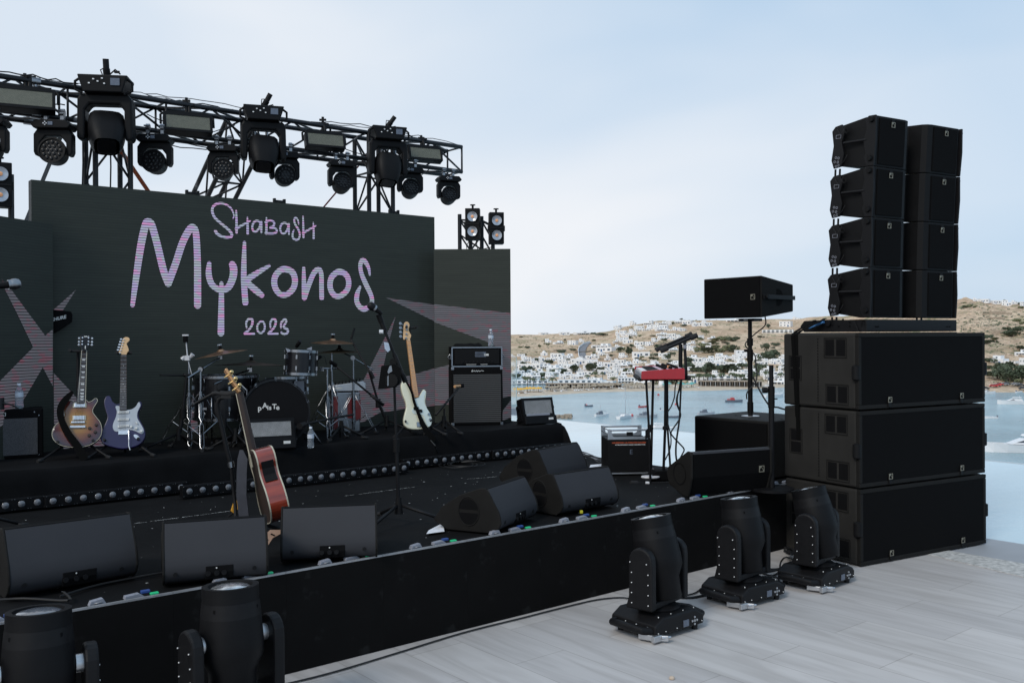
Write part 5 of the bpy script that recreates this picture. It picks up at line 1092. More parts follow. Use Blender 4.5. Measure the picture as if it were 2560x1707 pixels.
# low boom stand in front of right cymbals
bo=S(4.03,7.25,RH); so2=floor_tripod('microphone_stand','low black boom stand with a diagonal arm before the hi hat',bo,onn(*Z2_(905,1240),7.25),.22,az0=R(10)); MB().cyl(onn(*Z2_(1460,1010),7.2)-bo,onn(*Z2_(820,480),7.4)-bo,.009,n=8).cyl(onn(*Z2_(1460,1010),7.2)-bo,onn(*Z2_(1290,870),7.25)-bo,.014,n=8).build('boom_arm','black_steel',so2); MB().cyl(onn(*Z2_(840,490),7.4)-bo,onn(*Z2_(760,440),7.4)-bo,.018).build('microphone_body','black_matte',so2)
bo=S(3.86,6.98,RH+.0); tag(MB().tube([onn(*Z2_(440,1250),6.95),onn(*Z2_(800,1175),7.1),onn(*Z2_(1060,1130),7.2)],.010,8).cyl(onn(*Z2_(425,1255),6.95),onn(*Z2_(360,1280),6.9),.022,.026,n=12).build('kick_microphone','black_steel'),'black kick drum microphone on a low horizontal arm','microphone')
# left of kit: stands with dark arms
bo=S(2.72,7.55,RH); so3=floor_tripod('microphone_stand','black boom stand with horizontal arm at the left of the kit',bo,onn(*Z1_(375,500),7.55),.3,az0=R(215),pr=.016); MB().cyl(onn(*Z1_(0,490),7.5)-bo,onn(*Z1_(460,500),7.6)-bo,.006,n=8).cyl(onn(*Z1_(330,492),7.6)-bo,onn(*Z1_(470,500),7.6)-bo,.014,n=8).build('boom_arm','black_steel',so3)
bo=S(3.05,7.2,RH); so4=floor_tripod('microphone_stand','short black boom stand aimed at the floor tom',bo,onn(*Z1_(740,760),7.2),.22,az0=R(200)); MB().cyl(onn(*Z1_(450,920),7.15)-bo,onn(*Z1_(830,730),7.3)-bo,.011,n=8).build('boom_arm','black_steel',so4); MB().cyl(onn(*Z1_(820,735),7.3)-bo,onn(*Z1_(910,690),7.4)-bo,.022,n=10).build('microphone_body','black_matte',so4)
# amp microphone
bo,_=floorpt(*Z5_(820,1150),7.05); so5=floor_tripod('microphone_stand','short black boom stand aiming at the bass cabinet',bo,onn(*Z5_(822,1000),7.05),.2,az0=R(-30)); MB().cyl(onn(*Z5_(745,1060),7.0)-bo,onn(*Z5_(950,820),7.2)-bo,.010,n=8).build('boom_arm','black_steel',so5); MB().cyl(onn(*Z5_(915,805),7.2)-bo,onn(*Z5_(965,800),7.25)-bo,.014,n=10).build('microphone_body','wood_neck',so5); MB().cyl(onn(*Z5_(960,800),7.25)-bo,onn(*Z5_(985,798),7.27)-bo,.02,n=10).build('microphone_grille','black_matte',so5)
# left cut-off microphone
a=onn(-30,717,6.2); vocal_mic('vocal_microphone','silver ball vocal microphone entering at the left picture edge',a,onn(19,712,6.2),'dull_chrome').scale=(1.35,)*3
bo=Vector((a.x-.05,a.y,RH-.25)); bo=S(*un(a)[:2],SH)+Vector((-.08,0,0)); floor_tripod('microphone_stand','black microphone stand just outside the left picture edge',bo,Vector((bo.x,bo.y,a.z)),.28,az0=R(170))
# antenna paddle
t=thing('antenna_paddle','black paddle antenna with white lettering at the edge of the left wing screen','antenna',onn(155,800,8.14),YAW-R(20)); s=t.location.y/FPX
def zq(x,y): return ((x-155)*s,-(y-800)*s)
MB().prism([zq(*p) for p in ((110,771),(176,779),(179,787),(178,805),(150,826),(110,848))],-.008,.008,'y').build('paddle','black_matte',t,bevel=.003); text_mesh('SHURE',.036,'lettering','mark_white',t,(-.024,-.0095,.012),(R(90),R(-14),0),.0004,.0012,.3)
tag(MB().cyl(onn(120,830,8.17),Vector((onn(120,830,8.17).x,onn(120,830,8.17).y,RH)),.012).build('antenna_pole','black_steel'),'black pole carrying the paddle antenna behind the left wing','pole')
# mixer and case behind the kit
c=onn(*Z2_(950,790),7.95); t=thing('stage_mixer','small silver mixer tilted on a red and white case','mixer',c,YAW-R(30)); MB().prism([(-.16,-.02),(-.16,.03),(.17,.075),(.20,.05),(.20,-.02)],-.12,.12,'y').build('case','alu',t,bevel=.006); 
for i in range(9):
    for j in range(5): MB().cyl((-.12+i*.033,-.09+j*.042,.038+i*.0045),(-.12+i*.033,-.09+j*.042,.056+i*.0045),.006,n=6).build('knob','black_plastic',t)
MB().box((-.08,-.122,.01),(.12,.006,.012)).build('fader_strip','mark_white',t)
cb=Vector((c.x,c.y,RH)); t=thing('flight_case','red and white upright case under the small mixer','case',cb,YAW-R(25)); hh=c.z-RH-.03; MB().box((0,0,hh/2),(.27,.24,hh)).build('body','dull_chrome',t,bevel=.008)
for x,z0,z1 in ((-.10,.08,.9),(.04,.35,.86),(.115,.3,.8)): MB().box((x,-.132,hh*(z0+z1)/2),(.05,.006,hh*(z1-z0))).build('red_stripe','red_vinyl',t)
# ---------------------------------------------------------------- GUITARS
def outline(pts,ox,oz,sx,sz,k=4): return [( (x-ox)*sx, -(z-oz)*sz ) for x,z in catmull(pts,k)]
def gstand(t_,w=.30,h=.62,d=.22):
    pass
def tubular_stand(label,base,yaw,neck_h,lean=.25):
    t=thing('guitar_stand',label,'guitar stand',base,yaw); MB().tube([(0,.20,.05),(0,.16+.3*lean,neck_h*.5),(0,.05+neck_h*lean,neck_h)],.011,8).build('upright','black_steel',t)
    MB().tube([(-.05,neck_h*lean-.05,neck_h+.01),(-.045,neck_h*lean+.02,neck_h),(.045,neck_h*lean+.02,neck_h),(.05,neck_h*lean-.05,neck_h+.01)],.011,8).build('neck_yoke','rubber',t)
    MB().tube([(-.12,-.04,.14),(-.09,.10,.09),(.09,.10,.09),(.12,-.04,.14)],.010,8).build('cradle','rubber',t)
    for s in (-1,1): l=MB().tube([(0,.12,.16),(s*.12,.02,.08),(s*.23,-.10,.01)],.010,8).build('leg','black_steel',t); MB().cyl((s*.215,-.085,.018),(s*.245,-.115,.01),.014,n=8).build('rubber_foot','rubber',l)
    l=MB().tube([(0,.14,.16),(0,.26,.01)],.010,8).build('leg','black_steel',t); return t
def elec(name,label,base,yaw,lean,body_pts,bc,ox,oz,sx,sz,yo,neck,guard=None,guardm=None,bodyflat=True,roll=0.):
    t=thing(name,label,'guitar',base); t.rotation_euler=(Matrix.Rotation(yaw,4,'Z')@Matrix.Rotation(-lean,4,'X')@Matrix.Rotation(roll,4,'Y')).to_euler()
    B=outline(body_pts,ox,oz,sx,sz); MB().prism(B,-.022,.022,'y').build('body',bc,t,bevel=.006)
    return t
zs=.00100
# --- sunburst single cut
LPb=[(690,872),(655,852),(610,860),(590,900),(598,950),(604,990),(575,1030),(525,1085),(510,1140),(525,1195),(575,1240),(650,1262),(715,1266),(790,1260),(860,1230),(908,1180),(920,1120),(905,1055),(865,1000),(838,960),(840,925),(858,890),(873,862),(868,840),(850,838),(830,856),(800,868),(775,850),(740,848)]
m=bpy.data.materials.new('sunburst'); m.use_nodes=True; MATS['sunburst']=m; t_=m.node_tree; b=t_.nodes['Principled BSDF']; b.inputs['Roughness'].default_value=.2; b.inputs['Coat Weight'].default_value=.8
tcn=t_.nodes.new('ShaderNodeTexCoord'); mp_=t_.nodes.new('ShaderNodeMapping'); mp_.inputs['Location'].default_value=(0,0,-.19); mp_.inputs['Scale'].default_value=(5.6,.1,5.0); mp_.vector_type='POINT'
mp_.inputs['Location'].default_value=(0,0,-.95)
g=t_.nodes.new('ShaderNodeTexGradient'); g.gradient_type='SPHERICAL'; n_=t_.nodes.new('ShaderNodeTexNoise'); n_.inputs['Scale'].default_value=3; mp2=t_.nodes.new('ShaderNodeMapping'); mp2.inputs['Scale'].default_value=(2,1,26)
t_.links.new(tcn.outputs['Object'],mp_.inputs[0]); t_.links.new(mp_.outputs[0],g.inputs[0]); t_.links.new(tcn.outputs['Object'],mp2.inputs[0]); t_.links.new(mp2.outputs[0],n_.inputs['Vector'])
r_n=t_.nodes.new('ShaderNodeValToRGB'); e=r_n.color_ramp.elements; e[0].position=.0; e[0].color=(.035,.018,.030,1); e[1].position=.75; e[1].color=(.34,.17,.022,1); q=e.new(.22); q.color=(.09,.018,.015,1); q=e.new(.45); q.color=(.22,.075,.014,1)
mm=t_.nodes.new('ShaderNodeMixRGB'); mm.blend_type='MULTIPLY'; mm.inputs[0].default_value=.45; t_.links.new(g.outputs[0],r_n.inputs[0]); t_.links.new(r_n.outputs[0],mm.inputs[1]); t_.links.new(n_.outputs[0],mm.inputs[2]); mm2=t_.nodes.new('ShaderNodeMixRGB'); mm2.blend_type='MULTIPLY'; mm2.inputs[0].default_value=1; mm2.inputs[2].default_value=(1.25,1.25,1.25,1); t_.links.new(mm.outputs[0],mm2.inputs[1]); t_.links.new(mm2.outputs[0],b.inputs['Base Color'])
def local(ox,oz,sx,sz): return lambda x,z: ((x-ox)*sx,-(z-oz)*sz)
nLP=7.42; yawg=R(21)
P0=onn(715/3.733,780+1262/3.733,nLP); base=Vector(P0)
sc=base.y/FPX/3.733
def body_scale(): pass
lean=R(20); sz_=sc/math.cos(lean)*1.03; sx_=sc/.97
t=thing('electric_guitar','sunburst single cut electric guitar on a stand beside the left amplifier','guitar',base); t.rotation_euler=(Matrix.Rotation(yawg,4,'Z')@Matrix.Rotation(-lean,4,'X')@Matrix.Rotation(R(1.5),4,'Y')).to_euler(); LP=t
lf=local(715,1262,sx_,sz_)
bo_=MB().prism([lf(*p) for p in catmull(LPb,4)],-.022,.022,'y').build('body','sunburst',t,bevel=.007)
b2_=MB(); oc=[lf(*p) for p in catmull(LPb,4)]; ribbon(b2_,oc,.0035,None,-.0235,1,True); b2_.build('binding','cream_binding',t)
nk=MB().prism([lf(*p) for p in ((700,890),(766,890),(762,400),(722,400))],-.034,-.020,'y').build('fretboard','rosewood',t); MB().prism([lf(*p) for p in ((705,880),(760,880),(757,395),(726,395))],-.020,.004,'y').build('neck','mahogany',t,bevel=.004)
fm=MB(); 
for i in range(22):
    z=400+ (870-400)*(1-2**(-i/12))/(1-2**(-21/12)); w0=lin(20,33,(z-400)/490); fm.box((lf(743-(z-400)*.02,0)[0],-.0345,lf(0,z)[1]),(2*w0*sx_,.002,.0022))
fm.build('frets','dull_chrome',nk); im=MB()
for z in (487,548,601,648,710,764,795,822,847): im.prism([lf(743+q[0],z+q[1]) for q in ((-17,-8),(17,-8),(10,8),(-10,8))],-.0352,-.034,'y')
im.build('inlays','mark_white',nk)
for s in (-1,1): 
    e_=MB(); e_.prism([lf(743+s*22+q[0],q[1]) for q in ((-2,400),(2,400),(2+s*9,885),(-2+s*9,885))],-.0347,-.0335,'y'); e_.build('fretboard_binding','cream_binding',nk)
hd_=MB().prism([lf(*p) for p in ((722,400),(762,400),(772,370),(790,355),(794,262),(775,250),(750,258),(722,250),(703,262),(706,355),(714,370))],-.024,-.010,'y').build('headstock','drum_black',t,bevel=.003)
tu=MB()
for z in (281,314,342):
    for s in (-1,1): tu.cyl((lf(749+s*26,0)[0],-.024,lf(0,z)[1]),(lf(749+s*26,0)[0],-.034,lf(0,z)[1]),.0055,n=8); p=lf(749+s*56,z); tu.lathe([(.004,-.008),(.009,-.004),(.009,.004),(.004,.008)],8,None,'x',(p[0],-.016,p[1])); tu.cyl((lf(749+s*40,0)[0],-.016,p[1]),(p[0],-.016,p[1]),.003,n=6)
tu.build('tuners','pickup_chrome',hd_); lg=MB(); ribbon(lg,[lf(*p) for p in ((735,268),(745,262),(742,272),(755,262),(760,270),(775,264))],.004,None,-.0245,3); ribbon(lg,[lf(*p) for p in ((750,355),(750,395))],.006,None,-.0245,1); lg.build('logo','mark_white',hd_)
pk=MB()
for z0,z1 in ((878,920),(990,1032)):
    pk.prism([lf(670,z0),lf(782,z0),lf(782,z1),lf(670,z1)],-.0285,-.022,'y',m='cream_binding').prism([lf(682,z0+3),lf(770,z0+3),lf(770,z1-3),lf(682,z1-3)],-.034,-.0285,'y',m='pickup_chrome')
pk.build('pickups','pickup_chrome',t,bevel=.001); MB().prism([lf(663,1042),lf(776,1042),lf(776,1058),lf(663,1058)],-.036,-.022,'y').prism([lf(653,1080),lf(782,1080),lf(782,1100),lf(653,1100)],-.036,-.022,'y').build('bridge','pickup_chrome',t,bevel=.002)
kn=MB()
for x,z in ((818,1103),(873,1074),(817,1167),(866,1138)): p=lf(x,z); kn.cyl((p[0],-.022,p[1]),(p[0],-.038,p[1]),.0125,.010,n=14)
kn.build('knobs','rosewood',t)
sg=MB()
for i in range(6): sg.cyl((lf(727+i*6,0)[0],-.036,lf(0,400)[1]),(lf(690+i*13,0)[0],-.037,lf(0,1085)[1]),.0007,n=4)
sg.build('strings','dull_chrome',t)
sm=MB(); Lp=[lf(*p) for p in ((655,800),(610,860),(575,930),(580,1020),(640,1150),(720,1260),(780,1360))]; wd=[.03,.05,.05,.045,.05,.055,.06]
ribbon(sm,Lp,wd,None,-.060,4); st_o=sm.build('strap','black_strap',t); md=st_o.modifiers.new('s','SOLIDIFY'); md.thickness=.003
tubular_stand('black stand under the sunburst guitar',Vector((P0.x,P0.y,RH))+S(0,.02),yawg,.80,.30)
# --- purple double cut
STb=[(1115,880),(1085,885),(1050,862),(1035,828),(1020,810),(995,812),(978,840),(977,885),(995,950),(1008,1000),(990,1060),(962,1130),(955,1185),(985,1232),(1060,1264),(1150,1282),(1240,1270),(1300,1240),(1335,1185),(1332,1120),(1300,1055),(1278,1010),(1275,960),(1296,915),(1300,880),(1285,865),(1272,870),(1255,900),(1220,930),(1180,936),(1150,925)]
P0=onn(1145/3.733,780+1282/3.733,7.33); sc=P0.y/FPX/3.733; sz_=sc/math.cos(lean)*1.03; sx_=sc/.98; lf=local(1145,1282,sx_,sz_); yg2=R(17)
t=thing('electric_guitar','purple double cut electric guitar with white pickguard left of the drums','guitar',P0); t.rotation_euler=(Matrix.Rotation(yg2,4,'Z')@Matrix.Rotation(-lean,4,'X')).to_euler()
MB().prism([lf(*p) for p in catmull(STb,4)],-.022,.022,'y').build('body','purple_body',t,bevel=.008)
G_=[(1076,905),(1120,908),(1165,938),(1215,936),(1250,912),(1268,880),(1280,876),(1290,905),(1268,955),(1264,1010),(1290,1060),(1318,1110),(1322,1145),(1300,1155),(1230,1122),(1160,1118),(1090,1130),(1062,1105),(1060,1060),(1082,1000),(1088,950)]
gd=MB().prism([lf(*p) for p in catmull(G_,3)],-.0255,-.022,'y').build('pickguard','white_guard',t)
MB().prism([lf(*p) for p in ((1112,945),(1173,945),(1158,440),(1108,440))],-.034,-.020,'y').build('fretboard','rosewood',t); nk=[c for c in t.children if c.name.startswith('fretboard')][0]; MB().prism([lf(*p) for p in ((1116,940),(1168,940),(1152,440),(1113,440))],-.020,.004,'y').build('neck','wood_maple',t,bevel=.004)
fm=MB()
for i in range(22):
    z=452+(938-452)*(1-2**(-i/12))/(1-2**(-21/12)); f=(z-440)/505; x=lin(1133,1142.5,f); fm.box((lf(x,0)[0],-.0345,lf(0,z)[1]),(2*lin(24,30,f)*sx_,.002,.0022))
fm.build('frets','dull_chrome',nk); im=MB()
for z in (543,606,662,712,832,864,894): p=lf(lin(1133,1142,(z-440)/505),z); im.cyl((p[0],-.0352,p[1]),(p[0],-.034,p[1]),.003,n=8)
for x in (1123,1151): p=lf(x,777); im.cyl((p[0],-.0352,p[1]),(p[0],-.034,p[1]),.003,n=8)
im.build('inlays','mark_white',nk)
hd_=MB().prism([lf(*p) for p in catmull([(1108,440),(1108,425),(1085,418),(1100,380),(1118,300),(1130,278),(1150,270),(1175,280),(1180,300),(1165,320),(1155,335),(1170,370),(1175,400),(1160,420),(1152,440)],3)],-.022,-.008,'y').build('headstock','wood_maple',t,bevel=.002)
tu=MB()
for i in range(6):
    z=290+i*25; p=lf(1130-i*6,z+8); tu.cyl((p[0],-.022,p[1]),(p[0],-.032,p[1]),.005,n=8); q=lf(1105-i*6,z); tu.box((q[0],-.015,q[1]),(.016,.012,.010)).cyl((q[0],-.015,q[1]),(p[0],-.015,p[1]),.003,n=6)
tu.build('tuners','pickup_chrome',hd_); pk=MB()
for z,dx in ((962,0),(1026,2),(1085,5)):
    a=R(-4) if z==1085 else 0; p=lf(1145+dx,z); pk.box((p[0],-.029,p[1]),(.080,.010,.017),m='mark_white',rot=Matrix.Rotation(a,4,'Y'))
    for i in range(6): pk.cyl((p[0]-.027+i*.0108,-.034,p[1]),(p[0]-.027+i*.0108,-.036,p[1]),.0025,n=6,m='dull_chrome')
pk.build('pickups','mark_white',t); kn=MB()
for x,z in ((1215,1093),(1260,1108),(1303,1136)): p=lf(x,z); kn.cyl((p[0],-.025,p[1]),(p[0],-.040,p[1]),.011,.009,n=14)
p=lf(1262,1062); kn.box((p[0],-.032,p[1]),(.006,.014,.022),rot=Matrix.Rotation(R(-35),4,'Y')); kn.build('knobs','mark_white',t)
MB().prism([lf(1108,1120),lf(1190,1120),lf(1190,1158),lf(1108,1158)],-.032,-.022,'y').tube([(lf(1196,1130)[0],-.04,lf(1196,1130)[1]),(lf(1200,1200)[0],-.045,lf(1200,1200)[1]),(lf(1200,1262)[0],-.04,lf(1200,1262)[1]),(lf(1212,1298)[0],-.038,lf(1212,1298)[1])],.0035,6).build('bridge','pickup_chrome',t)
p=lf(1264,1182); MB().prism([(p[0]+math.cos(a)*.026*(1)*math.cos(.7)-math.sin(a)*.013*math.sin(.7),p[1]-math.cos(a)*.026*math.sin(.7)-math.sin(a)*.013*math.cos(.7)) for a in [i*math.pi/8 for i in range(16)]],-.026,-.022,'y').build('jack_plate','pickup_chrome',t)
sg=MB()
for i in range(6): sg.cyl((lf(1116+i*6,0)[0],-.036,lf(0,440)[1]),(lf(1116+i*11,0)[0],-.037,lf(0,1125)[1]),.0007,n=4)
sg.build('strings','dull_chrome',t)
tubular_stand('black stand under the purple guitar',Vector((P0.x,P0.y,RH))+S(0,.02),yg2,.78,.30)
# --- cream bass
BSb=[(547,850),(528,830),(508,790),(488,776),(468,792),(461,830),(470,890),(490,950),(494,1000),(478,1050),(463,1105),(468,1150),(505,1180),(570,1190),(640,1186),(695,1165),(717,1120),(706,1065),(678,1010),(668,960),(678,910),(684,875),(672,855),(655,855),(640,875),(620,902),(595,925),(570,930),(552,900)]
P0=onn(595/3.563+880,740+1190/3.563,7.08); sc=P0.y/FPX/3.563; lean=R(16); sz_=sc/math.cos(lean)*1.03; yg3=R(20); sx_=sc/.97; lf=local(595,1190,sx_,sz_)
t=thing('bass_guitar','cream bass guitar with maple neck standing right of the drums','guitar',P0); t.rotation_euler=(Matrix.Rotation(yg3,4,'Z')@Matrix.Rotation(-lean,4,'X')).to_euler()
MB().prism([lf(*p) for p in catmull(BSb,4)],-.022,.022,'y').build('body','cream_body',t,bevel=.009)
G_=[(545,860),(570,925),(615,915),(650,868),(665,865),(674,880),(660,920),(658,975),(675,1015),(700,1065),(708,1120),(695,1160),(672,1168),(655,1120),(640,1075),(600,1062),(555,1058),(540,1030),(560,1000),(560,960)]
MB().prism([lf(*p) for p in catmull(G_,3)],-.0255,-.022,'y').build('pickguard','mint_guard',t)
MB().prism([lf(*p) for p in ((565,925),(609,918),(573,425),(541,425))],-.034,.0,'y').build('neck','wood_neck',t,bevel=.003); nk=[c for c in t.children if c.name.startswith('neck')][0]
fm=MB()
for i in range(20):
    z=430+(915-430)*(1-2**(-i/12))/(1-2**(-20/12)); f=(z-425)/495; x=lin(557,587,f); fm.box((lf(x,0)[0],-.0345,lf(0,z)[1]),(2*lin(14,20,f)*sx_,.002,.0022))
fm.build('frets','dull_chrome',nk); im=MB()
for z in (530,592,650,705,835,862,890): p=lf(lin(557,587,(z-425)/495),z); im.cyl((p[0],-.0352,p[1]),(p[0],-.034,p[1]),.003,n=8)
im.build('inlays','rosewood',nk)
hd_=MB().prism([lf(*p) for p in catmull([(541,425),(538,412),(512,412),(520,340),(528,280),(545,258),(568,262),(578,285),(570,320),(572,350),(585,375),(580,398),(572,412),(573,425)],3)],-.022,-.006,'y').build('headstock','wood_maple',t,bevel=.002)
tu=MB()
for i,(x,z) in enumerate(((548,295),(544,330),(541,370),(535,405))):
    p=lf(x,z); tu.cyl((p[0],-.022,p[1]),(p[0],-.036,p[1]),.009,n=10); q=lf(497-i*2,272+i*38); tu.lathe([(.004,-.006),(.014,-.004),(.014,.004),(.004,.006)],10,None,'y',(q[0],-.014,q[1])).cyl((q[0],-.014,q[1]),(p[0],-.014,p[1]),.004,n=6)
tu.build('tuners','dull_chrome',hd_); MB().prism([lf(*p) for p in ((556,1002),(600,1002),(600,1022),(630,1026),(630,1048),(592,1046),(590,1026),(556,1024))],-.036,-.0255,'y').build('pickup','black_plastic',t)
kn=MB()
for x,z in ((686,1068),(694,1112)): p=lf(x,z); kn.cyl((p[0],-.0255,p[1]),(p[0],-.042,p[1]),.011,n=14)
kn.build('knobs','chrome',t); MB().prism([lf(573,1130),lf(610,1130),lf(610,1168),lf(573,1168)],-.036,-.022,'y').build('bridge','dull_chrome',t)
sm=MB(); ribbon(sm,[lf(*p) for p in ((505,790),(545,880),(560,960),(590,1060),(640,1190),(700,1280))],[.016,.02,.024,.03,.05,.055],None,-.05,4); st_o=sm.build('strap','black_strap',t); md=st_o.modifiers.new('s','SOLIDIFY'); md.thickness=.003
tubular_stand('black stand under the cream bass guitar',Vector((P0.x,P0.y,RH))+S(0,.02),yg3,.98,.24)
pts=[onn(*Z5_(700,1285),6.95),onn(*Z5_(715,1200),6.96),onn(*Z5_(740,1330),6.9),Vector(onz(*Z5_(770,1420),SH+.07)),Vector(onz(*Z5_(790,1500),SH+.01))]
tag(MB().tube(pts[0:1]+pts[2:],.006,6).build('guitar_cable','cable_black'),'black cable trailing from the bass guitar down to the stage floor','cable')
# --- acoustic guitar seen from its side
YA=5.48; fa=lambda x,y: atY(500+x/3.565,900+y/3.565,YA)
tip,nut,jnt,bot=fa(225,85),fa(352,290),fa(512,785),fa(690,1440)
zax=(jnt-bot).normalized(); zax=(zax+Vector((0,.10,0))).normalized()
xax=Vector((.43,-.90,0)); xax=(xax-zax*xax.dot(zax)).normalized(); yax=zax.cross(xax)
bl_=(jnt-bot).length; t=thing('acoustic_guitar','red brown acoustic guitar turned side on, leaning on a stand mid stage','guitar',bot-Vector((.0,0,0))); t.rotation_euler=Matrix((xax,yax,zax)).transposed().to_euler()
hw=[(.0,.0),(.10,.01),(.175,.06),(.195,.13),(.18,.21),(.145,.27),(.125,.315),(.128,.36),(.142,.405),(.138,.45),(.10,.49),(.03,.505),(0,.508)]
hw=[(x,z*bl_/.508) for x,z in hw]; O_=catmull([(x,z) for x,z in hw[1:-1]]+[(-x,z) for x,z in reversed(hw[1:-1])],4)
MB().prism(O_,-.052,.052,'y',m='mahogany',mcap='rosewood').build('body','mahogany',t,bevel=.003)  # dark caps put the shade on the body's face into the colour
for y in (-.052,.052):
    L=[];n=len(O_)
    mb=MB(); vs=[]
    for (x,z) in O_:
        for dy,sc2 in ((-.004,1.004),(.004,1.004),(.004,.98),(-.004,.98)): vs.append((x*sc2,y+dy,bl_/2+(z-bl_/2)*sc2))
    mb.add(vs,[(i*4+j,((i+1)%n)*4+j,((i+1)%n)*4+(j+1)%4,i*4+(j+1)%4) for i in range(n) for j in range(4)]); mb.build('binding','cream_binding',t)
il=t.matrix_world.inverted() if False else (Matrix.Translation(t.location)@t.rotation_euler.to_matrix().to_4x4()).inverted()
Ln=il@nut; Lt=il@tip
MB().tube([(0,-.045,bl_-.02),(Ln.x,Ln.y+.0,Ln.z)],[.027,.021],8).build('neck','rosewood',t); MB().tube([(0,-.066,bl_-.10),(Ln.x,Ln.y-.018,Ln.z)],[.006,.005],6).build('fretboard_edge','cream_binding',t)
d_=(Lt-Ln); q=d_.to_track_quat('Z','Y').to_matrix().to_4x4(); hb=MB(); hb.T=Matrix.Translation(Ln); ax=d_.normalized(); wv=Vector((1,0,0)); wv=(wv-ax*wv.dot(ax)).normalized(); tv=ax.cross(wv)
cor=[Ln+ax*a*d_.length+wv*w_*.035+tv*c_*.008 for a in (0,1) for w_,c_ in ((-1,-1),(1,-1),(1,1),(-1,1))]
ho=MB().add(cor,[(0,1,2,3),(7,6,5,4),(0,4,5,1),(1,5,6,2),(2,6,7,3),(3,7,4,0)]).build('headstock','wood_neck',t,bevel=.004)
tu=MB()
for i in range(3):
    for s_ in (-1,1):
        c=Ln+ax*d_.length*(.2+.28*i); tu.cyl(c+tv*.0,c+tv*s_*.0+wv*s_*.058,.006,n=8).lathe([(.004,-.012),(.012,-.006),(.012,.006),(.004,.012)],10,None,'x',tuple(c+wv*s_*.062+tv*.012)).cyl(c-tv*.03,c+tv*.03,.005,n=8).box(tuple(c+tv*.012),(.03,.02,.02))
tu.build('tuners','gold',t)
MB().box((.158,.0,bl_*.60),(.05,.085,.085)).build('preamp_panel','black_plastic',t,bevel=.004) if 0 else None
pp_=[(x,z) for x,z in hw if .25*bl_/.508<z<.43*bl_/.508]
pm=MB()
for (x0,z0),(x1,z1) in zip(pp_,pp_[1:]): pm.add([(x0+.003,-.035,z0),(x0+.003,.035,z0),(x1+.003,.035,z1),(x1+.003,-.035,z1)],[(0,1,2,3)])
po=pm.build('preamp_panel','black_plastic',t); md=po.modifiers.new('s','SOLIDIFY'); md.thickness=.004; md.offset=1
W_=[fa(365,800),fa(345,880),fa(338,1000),fa(335,1200),fa(360,1420)]; sv=Vector((1,-.25,0)).normalized()*.042
mb=MB(); A_=[p-sv*.2 for p in W_]; B_=[p+sv*1.35 for p in W_]; B_[0]=A_[0]+sv*.5; mb.add([il@p for p in A_+B_],[(i,i+1,6+i,5+i) for i in range(4)]); so_=mb.build('strap','lcd_grey',t); md=so_.modifiers.new('s','SOLIDIFY'); md.thickness=.003
mat('strap_grey',(.035,.038,.05),.6); so_.data.materials.clear(); so_.data.materials.append(M('strap_grey'))
# stand holding the acoustic
fb=lambda x,y,Y=YA+.06: atY(500+x/3.565,900+y/3.565,Y)
bs=onz(590,1335,SH); t=thing('guitar_stand','black curved stand gripping the acoustic guitar neck','guitar stand',bs)
rel=lambda L: [p-bs for p in L]
MB().tube(rel([fb(215,325),fb(170,345),fb(155,390),fb(165,480),fb(200,620),fb(240,800),fb(270,910)]),.013,10).build('upright','black_steel',t); MB().tube(rel([fb(272,905),fb(280,955)]),.020,12).build('collar','chrome',t); MB().tube(rel([fb(280,950),fb(295,1120),fb(315,1300),bs+Vector((0,0,.06))]),.011,10).build('lower_tube','black_steel',t)
MB().tube(rel([fb(180,300),fb(250,305),fb(340,285),fb(390,268)]),.018,8).tube(rel([fb(180,300),fb(140,292),fb(110,300)]),.012,8).box(tuple(fb(240,318)-bs),(.06,.03,.03)).build('neck_yoke','rubber',t)
MB().tube(rel([fb(110,300),fb(20,350),fb(-45,388)]),.008,8).build('side_arm','black_steel',t)
for a in (.4,2.5,4.6): MB().tube([(0,0,.10),(math.cos(a)*.25,math.sin(a)*.25,.012)],.010,8).build('leg','black_steel',t)
a=onz(596,1290,SH+.05); o=MB().prism([(-.03,-.02),(-.012,.035),(.02,.045),(.022,-.005),(-.01,-.035)],-.01,.01,'y').build('plug','yellow_plug',bevel=.003); o.location=onz(589,1268,SH+.1)+Vector((.0,0,.0)); o.rotation_euler=(0,0,R(20)); tag(o,'orange yellow cable plug hanging beside the acoustic guitar strap','plug')
tag(MB().tube([o.location+Vector((-.01,0,-.03)),onz(570,1292,SH+.02),onz(560,1300,SH+.005)],.006,6).build('lead','cable_black'),'short black lead below the orange plug','cable')
o=MB().prism([(-.05,-.06),(-.045,.01),(-.01,.035),(.045,.03),(.05,.012),(.0,-.01),(-.03,-.05)],-.002,.002,'y').build('leather_tab','tan_cardboard',bevel=.001); o.location=onz(684,1338,SH+.09)+Vector((0,-.02,0)); o.rotation_euler=(R(-20),0,R(25)); tag(o,'tan slotted leather strap end between the two rear monitors','strap end')
for x,z,r_ in ((.0,.008,.5),(-.036,-.012,.5)): q=MB().box((0,-.0035,0),(.022,.004,.007),rot=Matrix.Rotation(.5,4,'Y')).build('slot','black_matte',o); q.location=(x,0,z)
